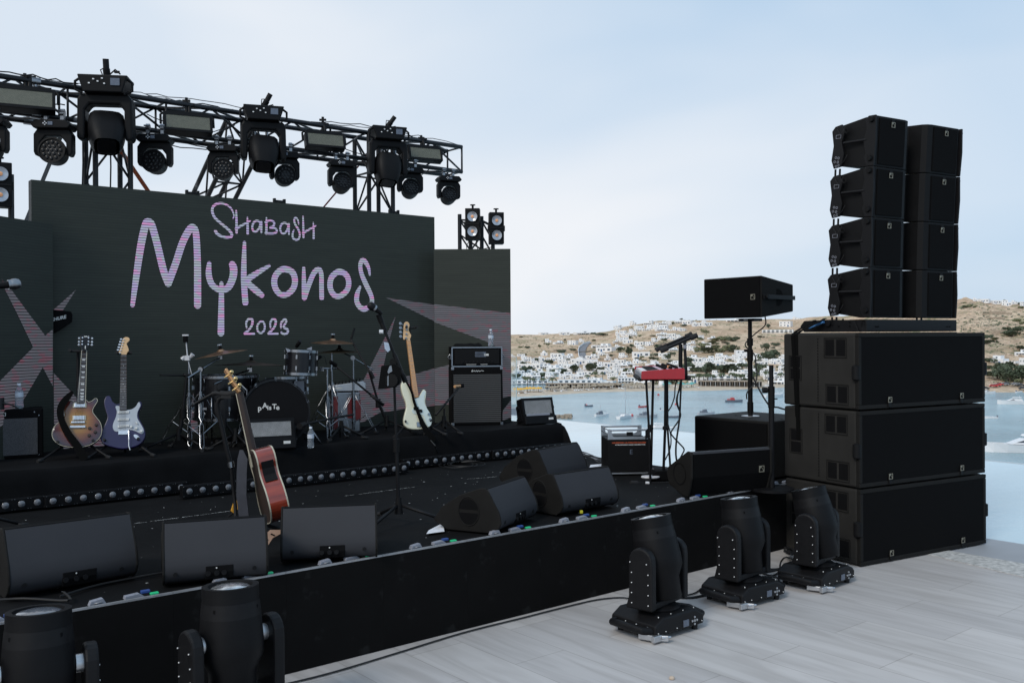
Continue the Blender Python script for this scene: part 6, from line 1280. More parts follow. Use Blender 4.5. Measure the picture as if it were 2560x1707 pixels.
# ---------------------------------------------------------------- AMPS
def box_thing(name,label,cat,c,yaw,w,d,h,m,bev=.01): t=thing(name,label,cat,c,yaw); MB().box((0,0,h/2),(w,d,h)).build('cabinet',m,t,bevel=bev); return t
def sizeof(x0,x1,p,yaw):  # metres across for a face at yaw between two px columns
    r0,r1=ray(x0,900),ray(x1,900); nrm=Vector((math.sin(yaw),-math.cos(yaw),0)); k0=p.dot(nrm)/r0.dot(nrm) if 0 else None
    P0=r0*(Vector((p.x,p.y,0)).dot(nrm)/Vector((r0.x,r0.y,0)).dot(nrm)); P1=r1*(Vector((p.x,p.y,0)).dot(nrm)/Vector((r1.x,r1.y,0)).dot(nrm)); return Vector((P0.x,P0.y,0)),Vector((P1.x,P1.y,0))
# bass cabinet
yw=R(9); A=onz(1133,1064,RH); P,Q=sizeof(1129,1256,A,yw); w_=(Q-P).length; c=(P+Q)/2+Vector((-math.sin(yw),math.cos(yw),0))*.20
hc=atY(1190,918,c.y-.2).z-RH
t=box_thing('bass_cabinet','tall black bass cabinet with silver striped grille','amplifier cabinet',Vector((c.x,c.y,RH)),yw,w_,.40,hc,'black_matte')
gw=w_-.035; gr=MB().box((0,-.203,hc*.46),(gw,.006,hc*.83)).build('grille','grille_amp',t)
stripes(mat('bass_grille',(.012,.012,.013),.7),(2,),.0195,.28,(.11,.11,.11)); gr.data.materials.clear(); gr.data.materials.append(M('bass_grille'))
lg=MB(); ribbon(lg,[(-.06,-.004),(-.045,.012),(-.05,-.006),(-.03,.006),(-.02,-.004),(-.005,.006),(.0,-.006),(.015,.006),(.025,-.004),(.04,.004),(.065,.0)],.005,None,-.2035,3); o=lg.build('logo','mark_white',t); o.location=(0,0,hc*.935)
for x in (-1,1): MB().box((x*(w_/2-.01),-.19,hc-.012),(.03,.03,.028)).box((x*(w_/2-.01),-.19,.012),(.03,.03,.028)).build('corner_guard','dull_chrome',t,bevel=.003)
# rack head
hr=atY(1190,866,c.y-.2).z-(RH+hc)-.004; t=thing('amplifier_rack','black rack case with bass amplifier head on top of the striped cabinet','amplifier',Vector((c.x,c.y,RH+hc+.002)),yw)
MB().box((0,.0,hr/2),(w_*.985,.38,hr)).build('case','black_matte',t,bevel=.006); fr=MB(); 
for z in (.008,hr-.008): fr.box((0,-.192,z),(w_*.99,.012,.012))
for x in (-1,1): fr.box((x*w_*.49,-.192,hr/2),(.012,.012,hr-.018))
fr.build('edge_extrusion','dull_chrome',t); MB().box((0,-.196,hr*.5),(w_*.88,.01,hr*.72)).build('front_panel','black_plastic',t,bevel=.003)
kb=MB()
for i in range(9): kb.cyl((-.15+i*.038,-.202,hr*.27),(-.15+i*.038,-.215,hr*.27),.009,n=10)
for i in range(7): kb.box((-.012+i*.012,-.202,hr*.62),(.006,.006,.035))
kb.build('controls','black_steel',t); MB().box((.095,-.2025,hr*.60),(.045,.003,.022)).build('name_plate','mark_white',t); MB().box((-.06,-.2025,hr*.13),(.10,.003,.004)).box((.07,-.2025,hr*.13),(.07,.003,.004)).build('trim_line','mark_white',t)
MB().box((0.035,-.2025,hr*.62),(.11,.003,.05)).build('meter_window','lcd_grey',t)
for x in (-1,1): MB().box((x*w_*.5,-.1,hr*.5),(.015,.05,.05)).tube([(x*(w_*.5+.01),-.13,hr*.62),(x*(w_*.5+.03),-.13,hr*.5),(x*(w_*.5+.01),-.13,hr*.38)],.006).build('latch','dull_chrome',t)
ctop=RH+hc+hr+.004
cl=MB(); vs=[]; 
for i in range(15):
    for j in range(6): 
        x=-.19+i*.021; y=-.14+j*.05; vs.append((x,y,.004+ (.022+.014*noise.noise(Vector((x*14,y*9,2))))*(1 if 0<i<14 and 0<j<5 else 0)))
cl.add(vs,[(i*6+j,(i+1)*6+j,(i+1)*6+j+1,i*6+j+1) for i in range(14) for j in range(5)],None,True); o=cl.build('cloth','cloth_black'); o.location=(c.x-.03,c.y,ctop); o.rotation_euler=(0,0,yw); tag(o,'folded black cloth lying on top of the amplifier rack','cloth')
def bottle(label,p,h=.205):
    t=thing('water_bottle',label,'bottle',p,group='plastic water bottles'); r_=h*.155
    MB().lathe([(r_*.9,0),(r_,h*.04),(r_,h*.22),(r_*.93,h*.27),(r_,h*.32),(r_*.93,h*.38),(r_,h*.44),(r_,h*.62),(r_*.95,h*.70),(r_*.55,h*.83),(r_*.42,h*.88),(r_*.42,h*.93)],24).build('body','bottle_plastic',t)
    MB().lathe([(r_*1.02,h*.46),(r_*1.02,h*.64)],24,cap=False).build('label','bottle_label',t); MB().lathe([(r_*.48,h*.92),(r_*.48,h)],16).build('cap','bottle_cap',t); return t
pb=atY(1227,863,c.y-.05); bottle('clear water bottle standing on the amplifier rack',Vector((pb.x,pb.y,ctop)),.175)
bottle('clear water bottle on the riser right of the floor strobe',onz(777,1119,RH+.003),.17)
# left combo
yl=YAW-R(12); A=onz(109,1142,RH); dirx=Vector((math.cos(yl),math.sin(yl),0)); dn=Vector((-math.sin(yl),math.cos(yl),0)); hL=onn(107,1020,un(A)[1]).z-RH
cL=A-dirx*.33+dn*.13; t=thing('combo_amplifier','black combo amplifier with grey woven grille at the left picture edge','amplifier',Vector((cL.x,cL.y,RH)),yl)
MB().box((0,0,hL/2),(.66,.26,hL)).build('cabinet','black_matte',t,bevel=.012); MB().box((-.01,-.132,hL*.44),(.60,.008,hL*.74)).build('grille','grille_amp',t); MB().box((-.10,-.134,hL*.905),(.36,.004,.026)).build('name_plate','mark_white',t)
MB().box((-.10,-.1365,hL*.905),(.352,.002,.019)).build('name_plate_inset','black_matte',t); text_mesh('MESA/BOOGIE' if 0 else 'CAZZAZI',.020,'lettering','mark_white',t,(.02,-.138,hL*.905),(R(90),0,0),.0004,.0008) if 0 else None
lt=MB()
for i in range(5): ribbon(lt,[(-.02+i*.018,.892*hL),(-.012+i*.018,.918*hL),(-.006+i*.018,.892*hL)],.003,None,-.1378,1)
lt.build('lettering','mark_white',t)
sc_=MB()
for x,z in ((.30,.86),(.30,.06),(.27,.93),(-.25,.06)): sc_.cyl((x,-.13,z*hL),(x,-.137,z*hL),.005,n=8)
sc_.build('screws','chrome',t)
pb=un(onn(48,1015,un(A)[1]+.06)); bottle('clear water bottle on the left combo amplifier',S(pb[0],pb[1],RH+hL+.002),.19)
tag(MB().tube([S(pb[0]-.12,pb[1]-.02,RH+hL+.05),S(pb[0]-.06,pb[1]-.05,RH+hL+.035),S(pb[0]-.02,pb[1]-.06,RH+hL+.008)],.007,6).cyl(S(pb[0]-.13,pb[1],RH+hL),S(pb[0]-.13,pb[1],RH+hL+.09),.03).build('microphone_lead','cable_black'),'black coiled lead on the left combo amplifier','cable')
# floor strobes
def floor_strobe(label,p,yaw,w,h,tilt,face):
    t=strobe_panel('floor_strobe',label,w,h,face); t.location=p+Vector((0,0,h/2+.10)); t.rotation_euler=(R(-tilt),0,yaw)
    MB().box((0,.05,-h/2-.062),(w+.05,.17,.085)).build('base_box','fixture_black',t,bevel=.008)
    for s_ in (-1,1): MB().prism([(.0,-h/2-.06),(.10,-h/2-.06),(.09,.02),(.03,.03)],s_*(w/2+.026),s_*(w/2+.036),'x').cyl((s_*(w/2+.03),.05,.0),(s_*(w/2+.05),.05,.0),.025,n=12).build('bracket','fixture_black',t)
    MB().box((w/2-.05,-.037,-h/2-.055),(.055,.004,.022)).build('sticker','mark_white',t); return t
A=onz(632,1128,RH);B=onz(748,1120,RH); yv=math.atan2((B-A).y,(B-A).x); floor_strobe('floor strobe panel with white mesh before the bass drum',(A+B)/2+S(0,.06)-Vector((.02,0,0)),YAW-R(14),.34,.125,12,'led_panel_white')
A=onz(1315,1066,RH);B=onz(1392,1056,RH); t=floor_strobe('floor strobe panel with white mesh at the right end of the riser',(A+B)/2+S(0,.06),YAW-R(8),.335,.15,14,'led_panel_white'); MB().box((-.03,-.036,-.083),(.28,.004,.02)).build('reflector_strip','connector_grey',t)
# ================================================================ SPEAKERS
def logo(parent,loc,s=.026,rot=(0,0,0),m='mark_gold'):
    mb=MB(); h=s/2; w_=s*.11
    mb.box((0,0,h),(s+w_,.002,w_)).box((0,0,-h),(s+w_,.002,w_)).box((-h,0,0),(w_,.002,s-w_)).box((h,0,0),(w_,.002,s-w_))
    ribbon(mb,[(-h*.8,h*.75),(-h*.2,h*.6),(h*.5,-h*.2),(h*.75,-h*.8)],w_*.8,None,-.001,3); mb.prism([(-h*.9,-h*.1),(-h*.9,h*.9),(h*.1,h*.9)],-.0012,-.0002,'y')
    o=mb.build('logo',m,parent); o.location=loc; o.rotation_euler=rot; return o
SN0=Vector((2.439,6.579,0)); SY=R(29.8); SW,SDp,SHt=1.434,.70,.55
dS=Vector((math.cos(SY),math.sin(SY),0)); bS=Vector((-math.sin(SY),math.cos(SY),0))
def handle(parent,x,y,z,w,h,axis='x',vert=False):
    """raised ring around two flat dark plates on the -x face"""
    f=MB(); 
    for q in ((y-w/2,z,.008,h),(y+w/2,z,.008,h)): f.box((x-.002,q[0],q[1]),(.006,q[2],q[3]))
    for q in ((y,z-h/2,w,.008),(y,z+h/2,w,.008)): f.box((x-.002,q[0],q[1]),(.006,q[2]+.008,q[3]))
    ring=f.build('handle','speaker_paint',parent,bevel=.003)
    p=MB()
    if vert:
        for s in (-1,1): p.box((x-.0015,y,z+s*h*.245),(.003,w-.024,h*.43))
    else:
        for s in (-1,1): p.box((x-.0015,y+s*w*.25,z),(.003,w*.40,h-.024))
    p.build('pocket_shade','black_matte',ring,bevel=.004)  # dark plates paint the shade of handle recesses that are not cut
mat('sub_paint',(.023,.022,.0205),.7,spec=.2,bump=.5,bscale=500,scale=6,var=.15)
def sub(label,z0,dx,rz):
    t=thing('subwoofer',label,'subwoofer',SN0+Vector((0,0,z0))+dS*dx,SY+rz,'subwoofers in the stack')
    MB().box((SW/2,SDp/2+.012,SHt/2),(SW,SDp-.024,SHt-.012)).build('cabinet','sub_paint',t,bevel=.014)
    f=MB(); b=.03
    f.box((SW/2,.008,b/2+.006),(SW,.03,b)).box((SW/2,.008,SHt-b/2-.006),(SW,.03,b)).box((b/2,.008,SHt/2),(b,.03,SHt-2*b-.013)).box((SW-b/2,.008,SHt/2),(b,.03,SHt-2*b-.013)); f.build('front_frame','speaker_paint',t,bevel=.005)
    MB().box((SW/2,.004,SHt/2),(SW-2*b-.001,.016,SHt-2*b-.013)).build('grille','grille_cloth',t)
    for x in (SW*.22,SW*.79):
        MB().box((x,-.010,.035),(.03,.012,.045)).build('logo_tab','black_plastic',t,bevel=.003); logo(t,(x,-.0175,.078-.012),.036)
    for x0 in (-.002,SW+.002): MB().lathe([(.012,-.055),(.03,-.045),(.03,.045),(.012,.055)],12,None,'z',(x0,.015,SHt*.48)).build('latch','black_plastic',t)
    handle(t,0,.20,SHt*.80,.20,.14); handle(t,0,.185,SHt*.19,.20,.14); handle(t,0,.58,SHt*.52,.12,.18,vert=True)
    d=MB()
    for i in range(22): d.box((-.001,.36,.05+i*.0215),(.004,.008,.010))
    d.build('slots','black_matte',t)
    ff=MB()
    for x in (.08,SW-.08):
        for y in (.08,SDp-.08): ff.box((x,y,.003),(.09,.09,.006))
    ff.build('skids','rubber',t); return t
sub('bottom subwoofer of the three stacked on the stone tiles',0,0,0); sub('middle subwoofer of the stack of three',.551,-.006,.002); sub('top subwoofer of the stack, directly under the line array frame',1.102,-.012,-.002)
# ---- bumper frame
FB=SN0+dS*.222+bS*.12; FZ=1.658; FW,FD,FH=1.04,.52,.088
t=thing('rigging_frame','black steel rigging frame between subwoofers and line array','rigging frame',FB+Vector((0,0,FZ)),SY)
MB().box((FW/2,.02,FH/2),(FW,.04,FH)).box((FW/2,FD-.02,FH/2),(FW,.04,FH)).box((.012,FD/2,FH/2),(.024,FD-.08,FH)).box((FW-.012,FD/2,FH/2),(.024,FD-.08,FH)).build('beams','black_steel',t,bevel=.006)
MB().prism([(.06,.0),(.10,FH*.9),(.30,FH*1.05),(FD+.06,FH*.98),(FD+.10,FH*.5),(FD+.06,.0)],-.010,.0,'x').build('side_plate','black_steel',t,bevel=.003)
h_=MB()
for y,z in ((.14,.04),(.14,.07),(.2,.09),(.24,.04),(.30,.05),(.30,.08),(.4,.06)): h_.cyl((-.0135,y,z),(-.0105,y,z),.008,n=10)
for x in (.10,.13,.115,.92,.95): h_.cyl((x,-.002,FH*(.35 if x in(.115,) else .45)),(x,.001,FH*.4),.007,n=8)
h_.build('holes','black_matte',t); MB().cyl((-.03,.33,FH*.72),(-.01,.33,FH*.72),.022,n=14).build('pin','black_steel',t)
MB().box((FW*.45,.3,-.010),(SW*.9,.5,.006)).build('rubber_mat','rubber',t)
# ---- line array elements
def arr():
    t=thing('line_array_element','x','line array speaker'); W=1.0;H=.363;D=.36
    plan=[(.03,0),(.345,0),(.385,.012),(.41,.045),(.43,.15),(.57,.15),(.59,.045),(.615,.012),(.655,0),(.97,0),(.97,.10),(.955,D),(.045,D),(.03,.10)]
    mb=MB(); vs=[];n=len(plan)
    for z0,z1 in ((0,.035),(H,H-.035)):
        for x,y in plan: f=y/D; vs.append((x,y,lin(z0,z1,f) if y>.16 else z0))
    mb.add(vs,[(i,(i+1)%n,n+(i+1)%n,n+i) for i in range(n)]+[tuple(reversed(range(n))),tuple(range(n,2*n))]); mb.build('cabinet','black_plastic',t,bevel=.006)
    for x0,x1 in ((.055,.335),(.665,.945)):
        g=MB().box(((x0+x1)/2,-.003,H/2),(x1-x0,.012,H-.03)).build('grille','grille_cloth',t,bevel=.004); MB().box(((x0+x1)/2,-.010,H-.035),(.028,.008,.03)).build('logo_tab','black_plastic',g); logo(g,((x0+x1)/2,-.0145,H-.055),.034)
    MB().box((.5,.148,H/2),(.08,.02,H-.03)).build('waveguide','black_matte',t)
    for s,x in ((-1,.008),(1,.992)):
        r_=MB().prism([(-.012,.0),(-.02,H*.5),(-.012,H),(.05,H),(.075,H*.93),(.06,H*.75),(.085,H*.5),(.06,H*.25),(.075,.07),(.05,0)],x-.008,x+.008,'x').build('front_rigging_plate','black_steel',t,bevel=.003)
        MB().prism([(D-.08,.02),(D-.10,H*.3),(D-.075,H*.55),(D-.10,H*.75),(D-.07,H-.03),(D-.01,H-.04),(D+.02,H*.8),(D,H*.5),(D+.015,H*.2),(D-.01,.01)],x-.008,x+.008,'x').build('rear_rigging_plate','black_steel',t,bevel=.003)
        MB().cyl((x-s*.0,.06,H*.53),(x,D-.09,H*.53),.011,n=10).build('tie_bar','black_steel',t)
        for z in (.055,H-.03): MB().lathe([(.018,-.012),(.022,0),(.018,.014),(.008,.024)],14,None,'x',(x+s*.014,.018,z)).build('pin_knob','black_plastic',t)
        if s<0:
            ri=MB()
            for y,z in ((D-.05,.055),(D-.02,.06),(D-.055,.085),(D-.03,.09),(D-.06,.03),(D-.035,.025)): ri.lathe([(.0095,-.001),(.0065,-.001),(.0065,.001),(.0095,.001)],12,None,'x',(x-.0095,y,z),cap=False)
            ri.build('hole_rings','connector_grey',t); sl=MB()
            for q in ((D-.045,.232,.045,.0025),(D-.045,.257,.045,.0025)): sl.box((x-.009,q[0],q[1]),(.002,q[2],q[3]))
            for y in (D-.067,D-.023): sl.box((x-.009,y,.2445),(.002,.0025,.0225))
            sl.build('slot_outline','connector_grey',t)
            MB().lathe([(.02,-.004),(.014,-.004),(.014,.002),(.02,.002)],14,None,'x',(x-.004,D-.115,H*.78),cap=False).build('ring','black_steel',t)
            MB().tube([(x-.01,D-.03,H-.06),(x-.03,D-.08,H-.11),(x-.02,D-.12,H-.05)],.002,5).tube([(x-.01,D-.06,.03),(x-.03,D-.12,.05),(x-.015,D-.14,.10)],.002,5).build('safety_wire','cable_black',t)
        for k_ in (0,.03): MB().box((x,D-.045+k_*1.4-.02,-.045),(.008,.013,.10)).build('link_bar','black_steel',t)
    return t
ar=arr(); lab=['lowest of the four line array elements, on the rigging frame','second line array element from the bottom','third line array element from the bottom','topmost of the four line array elements against the sky']
pos=FB+Vector((0,0,FZ+FH+.012))+dS*.02+bS*.0; tl=R(1.2)
for i in range(4):
    o=ar if i==0 else dup(ar,(0,0,0)); o.location=pos; o.rotation_euler=(Matrix.Rotation(SY,4,'Z')@Matrix.Rotation(tl,4,'X')).to_euler(); o['label']=lab[i]; o['category']='line array speaker'; o['group']='line array elements'
    upv=Vector((0,0,1))*math.cos(tl)-bS*math.sin(tl); pos=pos+upv*(.366); tl+=R(.8)
# ratchet straps from the frame down the side
def sp_(a,c,z): return SN0+dS*a+bS*c+Vector((0,0,z))
mb=MB(); 
def flat(pts,wv,th=.003):
    vs=[]; 
    for p in pts: vs+=[p-wv,p+wv]
    mb.add(vs,[(2*i,2*i+2,2*i+3,2*i+1) for i in range(len(pts)-1)])
flat([FB+bS*.36+dS*-.02+Vector((0,0,FZ+.10)),sp_(.03,.56,1.665),sp_(-.012,.57,1.64),sp_(-.014,.555,1.1),sp_(-.012,.55,.85)],bS*.018)
flat([FB+bS*.46+dS*-.02+Vector((0,0,FZ+.09)),sp_(.02,.60,1.662),sp_(-.016,.60,1.63),sp_(-.016,.575,1.3),sp_(-.016,.56,1.02)],bS*.016)
o=mb.build('ratchet_strap','black_strap'); md=o.modifiers.new('s','SOLIDIFY'); md.thickness=.003; tag(o,'black ratchet straps running from the rigging frame down the subwoofer side','strap')
a=sp_(.02,.50,1.70); o=MB().box((0,0,0),(.13,.03,.018)).build('blue_tape','umbrella_teal'); mat('tape_blue',(.08,.25,.55),.5); o.data.materials.clear(); o.data.materials.append(M('tape_blue')); o.location=FB+bS*.42-dS*.05+Vector((0,0,FZ+.055)); o.rotation_euler=(0,R(20),SY+R(100)); tag(o,'small blue tape tag on the strap beside the rigging frame','tape')
# ---- pole subwoofer, pole and speaker
PY=R(-51.3); xd=Vector((math.cos(PY),math.sin(PY),0)); yd=Vector((-math.sin(PY),math.cos(PY),0)); c0=Vector((1.56,8.03,SH)); hS=.46; W_=.77
t=thing('subwoofer','single subwoofer on the stage under the pole mounted speaker','subwoofer',c0,PY); MB().box((W_/2,W_/2*.93,hS/2),(W_,W_*.93,hS)).build('cabinet','speaker_paint',t,bevel=.012)
MB().box((W_/2,-.004,hS/2),(W_-.04,.012,hS-.04)).build('grille','grille_cloth',t,bevel=.003); pb=onz(1876,1040,SH+hS); lp=pb-c0; 
MB().cyl((lp.dot(xd),lp.dot(yd),hS),(lp.dot(xd),lp.dot(yd),hS+.004),.075,n=24).build('pole_socket','alu',t)
for x in (W_*.3,W_*.9): MB().box((x,W_*.35,hS+.001),(.02,.01,.003)).build('top_screw','black_matte',t)
t=thing('speaker_pole','black telescopic pole between subwoofer and top speaker','pole',pb); L=1.756-(SH+hS)
MB().cyl((0,0,0),(0,0,L*.62),.0205,n=16).cyl((0,0,L*.6),(0,0,L),.0175,n=16).build('tube','black_steel',t); [MB().cyl((0,0,a_),(0,0,b_),.026,n=16).build('collar','black_plastic',t) for a_,b_ in ((L*.58,L*.70),(L*.74,L*.82),(.03,.12))]; MB().box((.022,-.01,L*.66),(.008,.008,.02)).build('sticker','mark_white',t)
MB().cyl((-.05,0,L*.69),(-.02,0,L*.69),.012,n=8).build('pin','black_plastic',t)
tc_=Vector((2.048,8.04,1.78)); t=thing('pole_speaker','black speaker on the pole high above the stage subwoofer','speaker',tc_,PY); w2,d2,h2,h3=.60,.50,.344,.23
mb=MB(); vs=[]
for y,w_,hh in ((-d2/2,w2,h2),(d2/2,w2*.86,h3)):
    for x,z in ((-1,-1),(1,-1),(1,1),(-1,1)): vs.append((x*w_/2,y,h2/2+z*hh/2))
mb.add(vs,[(0,1,2,3),(7,6,5,4),(0,4,5,1),(1,5,6,2),(2,6,7,3),(3,7,4,0)]); mb.build('cabinet','speaker_paint',t,bevel=.008)
MB().box((0,-d2/2-.003,h2/2),(w2-.02,.012,h2-.02)).build('grille','grille_cloth',t,bevel=.003); logo(t,(w2*.37,-d2/2-.0105,h2*.5),.04)

for s_ in (-1,1): MB().prism([(s_*(w2/2+.001),-d2/2+.02),(s_*(w2/2+.013),-d2/2+.02),(s_*(w2/2*.86+.013),d2/2+.012),(s_*(w2/2*.86+.001),d2/2+.012)],h2/2-.018,h2/2+.018,'z').cyl((s_*(w2/2+.005),-d2/2+.06,h2/2),(s_*(w2/2+.026),-d2/2+.06,h2/2),.02,n=12).build('bracket','black_steel',t,bevel=.003)
MB().cyl((w2/2-.05,.0,h2/2),(w2/2*.93+.002,-.0,h2/2),.072,n=24).build('handle_cup','black_matte',t)
MB().box((0,.0,-.012),(.16,.12,.024)).build('pole_adapter','black_steel',t,bevel=.003); MB().box((.0,-.062,-.012),(.04,.003,.014)).build('adapter_label','mark_white',t)
def cable(label,pts,r=.006,name='cable',m='cable_black',k=4): return tag(MB().tube([Vector(p) for p in catmull([tuple(p) for p in pts],k,False)],r,6).build(name,m),label,'cable')
cable('black cable looping from the pole speaker down around its pole',[tc_+xd*.27-yd*.16+Vector((0,0,.12)),tc_+xd*.275-yd*.17+Vector((0,0,.02)),tc_+xd*.24-yd*.12-Vector((0,0,.06)),pb+Vector((.035,-.02,L-.11)),pb+Vector((-.045,-.01,L-.20)),pb+Vector((.03,-.02,L-.28)),pb+Vector((.045,-.01,L-.36)),pb+Vector((.05,-.01,L-.5)),pb+Vector((-.03,-.02,L-.6)),pb+Vector((-.03,0,L-.66))],.0055)
cable('black cable sagging from the speaker pole towards the tall stack',[pb+Vector((.02,-.01,.33)),atY(1920,1010,7.9),atY(1945,1018,7.9),atY(1964,1024,7.9)],.007)
# short pole in front
p=atY(1928,912.6,6.92); t=thing('short_pole','short black telescopic pole standing between pole speaker and stack','pole',Vector((p.x,p.y,SH)))
Lp=p.z-SH; MB().cyl((0,0,0),(0,0,Lp*.81),.0205,n=16).cyl((0,0,Lp*.8),(0,0,Lp),.0165,n=16).build('tube','black_steel',t); MB().cyl((0,0,Lp*.66),(0,0,Lp*.83),.0245,n=16).build('collar','black_plastic',t); MB().cyl((-.03,0,Lp*.80),(-.025,0,Lp*.80),.01,n=8).cyl((-.065,0,Lp*.80),(-.03,0,Lp*.80),.022,n=14).cyl((.02,0,Lp*.73),(.045,0,Lp*.73),.005,n=6).build('knob','black_plastic',t)
MB().cyl((0,0,0),(0,0,.02),.16,n=28).build('base_disc','black_steel',t)
# ---------------------------------------------------------------- stage monitors seen from behind
mat('wedge_grey',(.033,.0335,.038),.6,spec=.25,bump=.35,bscale=420,scale=5,var=.06)
def wedge(label,L,Rr,h=.795,dscale=1.,handle_side=True):
    a,b=onz(*L,h),onz(*Rr,h); d=b-a; W=d.length; yaw=math.atan2(d.y,d.x); H=h-SH
    t=thing('stage_monitor',label,'stage monitor',Vector((a.x,a.y,SH)),yaw,'stage monitors with their backs to the camera')
    # y axis points upstage. back face leans, front grille curved
    prof=[(-.045,.0),(-.088,H*.10),(-.107,H*.22),(-.104,H*.36),(-.092,H*.50),(-.028,H-.025),(-.005,H),(.035,H-.004),(.17,H*.80),(.29,H*.50),(.345,H*.22),(.33,.04),(.25,.0)]
    body=[(y,z) for y,z in prof]
    MB().prism([(y*1.,z) for y,z in [(-.045,.006),(-.085,H*.10),(-.103,H*.22),(-.100,H*.36),(-.088,H*.50),(-.020,H-.008),(.03,H-.010),(.165,H*.78),(.28,H*.48),(.33,H*.2),(.31,.03)]],.011,W-.011,'x',smooth=True).build('cabinet','wedge_grey',t)
    for x0 in (0,W-.012):
        c=MB().prism(body,x0,x0+.012,'x').build('side_cap','speaker_paint',t,bevel=.005)
        if handle_side and x0==0:
            ell=lambda y0,z0,ry,rz,up: [(y0+math.cos(q)*ry,z0+math.sin(q)*rz) for q in [ (0 if up else math.pi)+math.pi*i/10 for i in range(11)]]
            hp=MB(); hp.prism(ell(.105,H*.50,.062,.062,True),-.002,.003,'x').prism(ell(.105,H*.42,.062,.075,False),-.002,.003,'x'); hp.build('handle_pocket','black_matte',c); rg=MB(); ribbon_pts=[(math.cos(q)*.068,math.sin(q)*.085) for q in [2*math.pi*i/24 for i in range(24)]]
            rg.tube([(-.001,.105+y,H*.46+z) for y,z in ribbon_pts]+[(-.001,.105+ribbon_pts[0][0],H*.46+ribbon_pts[0][1])],.004,6).build('handle_ring','speaker_paint',c)
    MB().prism([(-.024,H-.020),(-.012,H-.004),(.028,H-.004),(.03,H-.02)],.014,W-.014,'x').build('top_lip','black_matte',t,bevel=.003)
    k=MB().cyl((W*.5,-.030,H-.062),(W*.5,-.040,H-.064),.009,n=14).build('port_hole','black_matte',t)
    # connector recess
    MB().prism([(-.092,.02),(-.106,.055),(-.105,.085),(-.09,.085),(-.08,.02)],W*.40,W*.66,'x').build('connector_panel','black_matte',t,bevel=.003)
    c=MB()
    for x in (.42,.50,.57): c.cyl((W*x,-.104,.052),(W*x,-.110,.052),.012,n=12)
    c.build('connectors','black_steel',t); MB().cyl((W*.50,-.104,.076),(W*.50,-.107,.076),.0035,n=10).build('white_screw','mark_white',t)
    for x in (.12,.86): MB().cyl((W*x,-.100,.06),(W*x,-.1045,.06),.010,n=12).build('rubber_pad','black_steel',t)
    return t
w1=wedge('leftmost stage monitor, wide grey back cut by the picture edge',(3,1320),(326,1279))
w2=wedge('grey backed stage monitor below the acoustic guitar',(405,1304),(666,1286),h=.778)
w3=wedge('grey backed stage monitor right of the acoustic guitar',(703,1266),(942,1257),h=.765)
wA=wedge('front left monitor of the group of three beside the stage edge',(1211,1220),(1307.6,1189),h=.752); wB=wedge('front right monitor of the group of three beside the stage edge',(1377,1184),(1519,1164),h=.752); wC=wedge('rear monitor of the group of three, furthest from the edge',(1340,1123),(1441.5,1104),h=.79)
for o,dn in ((w1,.06),(w2,.10),(w3,.10),(wA,.05),(wB,.08)): pass
def lead(label,w_,pts): cable(label,[w_.location+Vector(p) for p in pts],.005)
cable('black cable lying behind the leftmost monitor',[onz(160,1480,SH+.03),onz(170,1500,SH+.01),onz(60,1495,SH+.006),onz(-20,1500,SH+.006)],.006)
cable('thin black cable running along the stage between monitors',[onz(150,1490,SH+.006),onz(250,1460,SH+.006),onz(400,1432,SH+.006),onz(560,1405,SH+.006)],.005)
o=MB().box((0,0,0),(.02,.014,.02)).build('yellow_plug','yellow_plug',bevel=.003); o.location=wB.location+Vector((.19,-.075,.03)); mat('plug_yellow',(.45,.42,.02),.5); o.data.materials.clear(); o.data.materials.append(M('plug_yellow')); tag(o,'small yellow connector behind the front right monitor','plug')
# right monitor with its grille towards the camera
a=onz(1740,1247.6,SH); b=a+Vector((math.cos(R(24)),math.sin(R(24)),0))*.72; Wd=.72
t=thing('stage_monitor','large black stage monitor with horn side and gold logo at the right','stage monitor',a+Vector((-.03,.05,0)),R(24)); H=.325
pr=[(.035,0),(-.012,.14),(-.012,H-.02),(.01,H),(.04,H),(.28,.19),(.305,.14),(.27,.06),(.10,.0)]
[MB().prism(pr,a_,a_+.022,'x').build('side_cap','speaker_paint',t,bevel=.008) for a_ in (0.,Wd-.022)]; MB().prism([(.05,.008),(.004,.14),(.004,H-.03),(.04,H-.012),(.27,.18),(.29,.14),(.26,.07),(.10,.008)],.02,Wd-.02,'x').build('cabinet','black_plastic',t)
MB().prism([(.042,.012),(-.006,.14),(-.006,H-.02),(.006,H-.02),(.006,.14),(.054,.012)],.026,Wd-.026,'x').build('grille','grille_cloth',t); logo(t,(Wd-.10,-.0085,H*.52),.042); MB().prism([(-.010,H-.02),(.0,H-.004),(.04,H-.004),(.04,H-.02)],.024,Wd-.024,'x').build('top_lip','wedge_grey',t,bevel=.003)
MB().lathe([(.078,-.003),(.07,.001),(.03,.003),(.001,.003)],24,None,'x',(-.001,.13,.155),cap=False).build('horn_mouth','black_matte',t)
# ---------------------------------------------------------------- haze machine
Zk=lambda x,y:(1500+x/3.732,820+y/3.732)
a=onz(*Zk(75,1348),SH+.02); yw=R(4); w_=.352; hb=.268; t=thing('haze_machine','black haze generator with silver handle frame and orange lettering','haze machine',Vector((a.x,a.y,SH)),yw)
MB().box((w_/2,.17,.025+hb/2),(w_,.34,hb)).build('body','black_plastic',t,bevel=.004); MB().box((w_/2,.17,.013),(w_*.9,.34,.012)).build('base_rail','alu',t)
fr=MB(); z0=.025+hb; 
for y in (.004,.336):
    fr.prism([(.0,0),(.0,.085),(.03,.085),(.038,.03),(.06,.018),(w_-.06,.018),(w_-.038,.03),(w_-.03,.085),(w_,.085),(w_,0)],y-.004,y+.004,'y')
    fr.cyl((.02,y,.076),(w_-.02,y,.076),.008,n=8)
o=fr.build('handle_frame','alu',t); o.location=(0,0,z0)
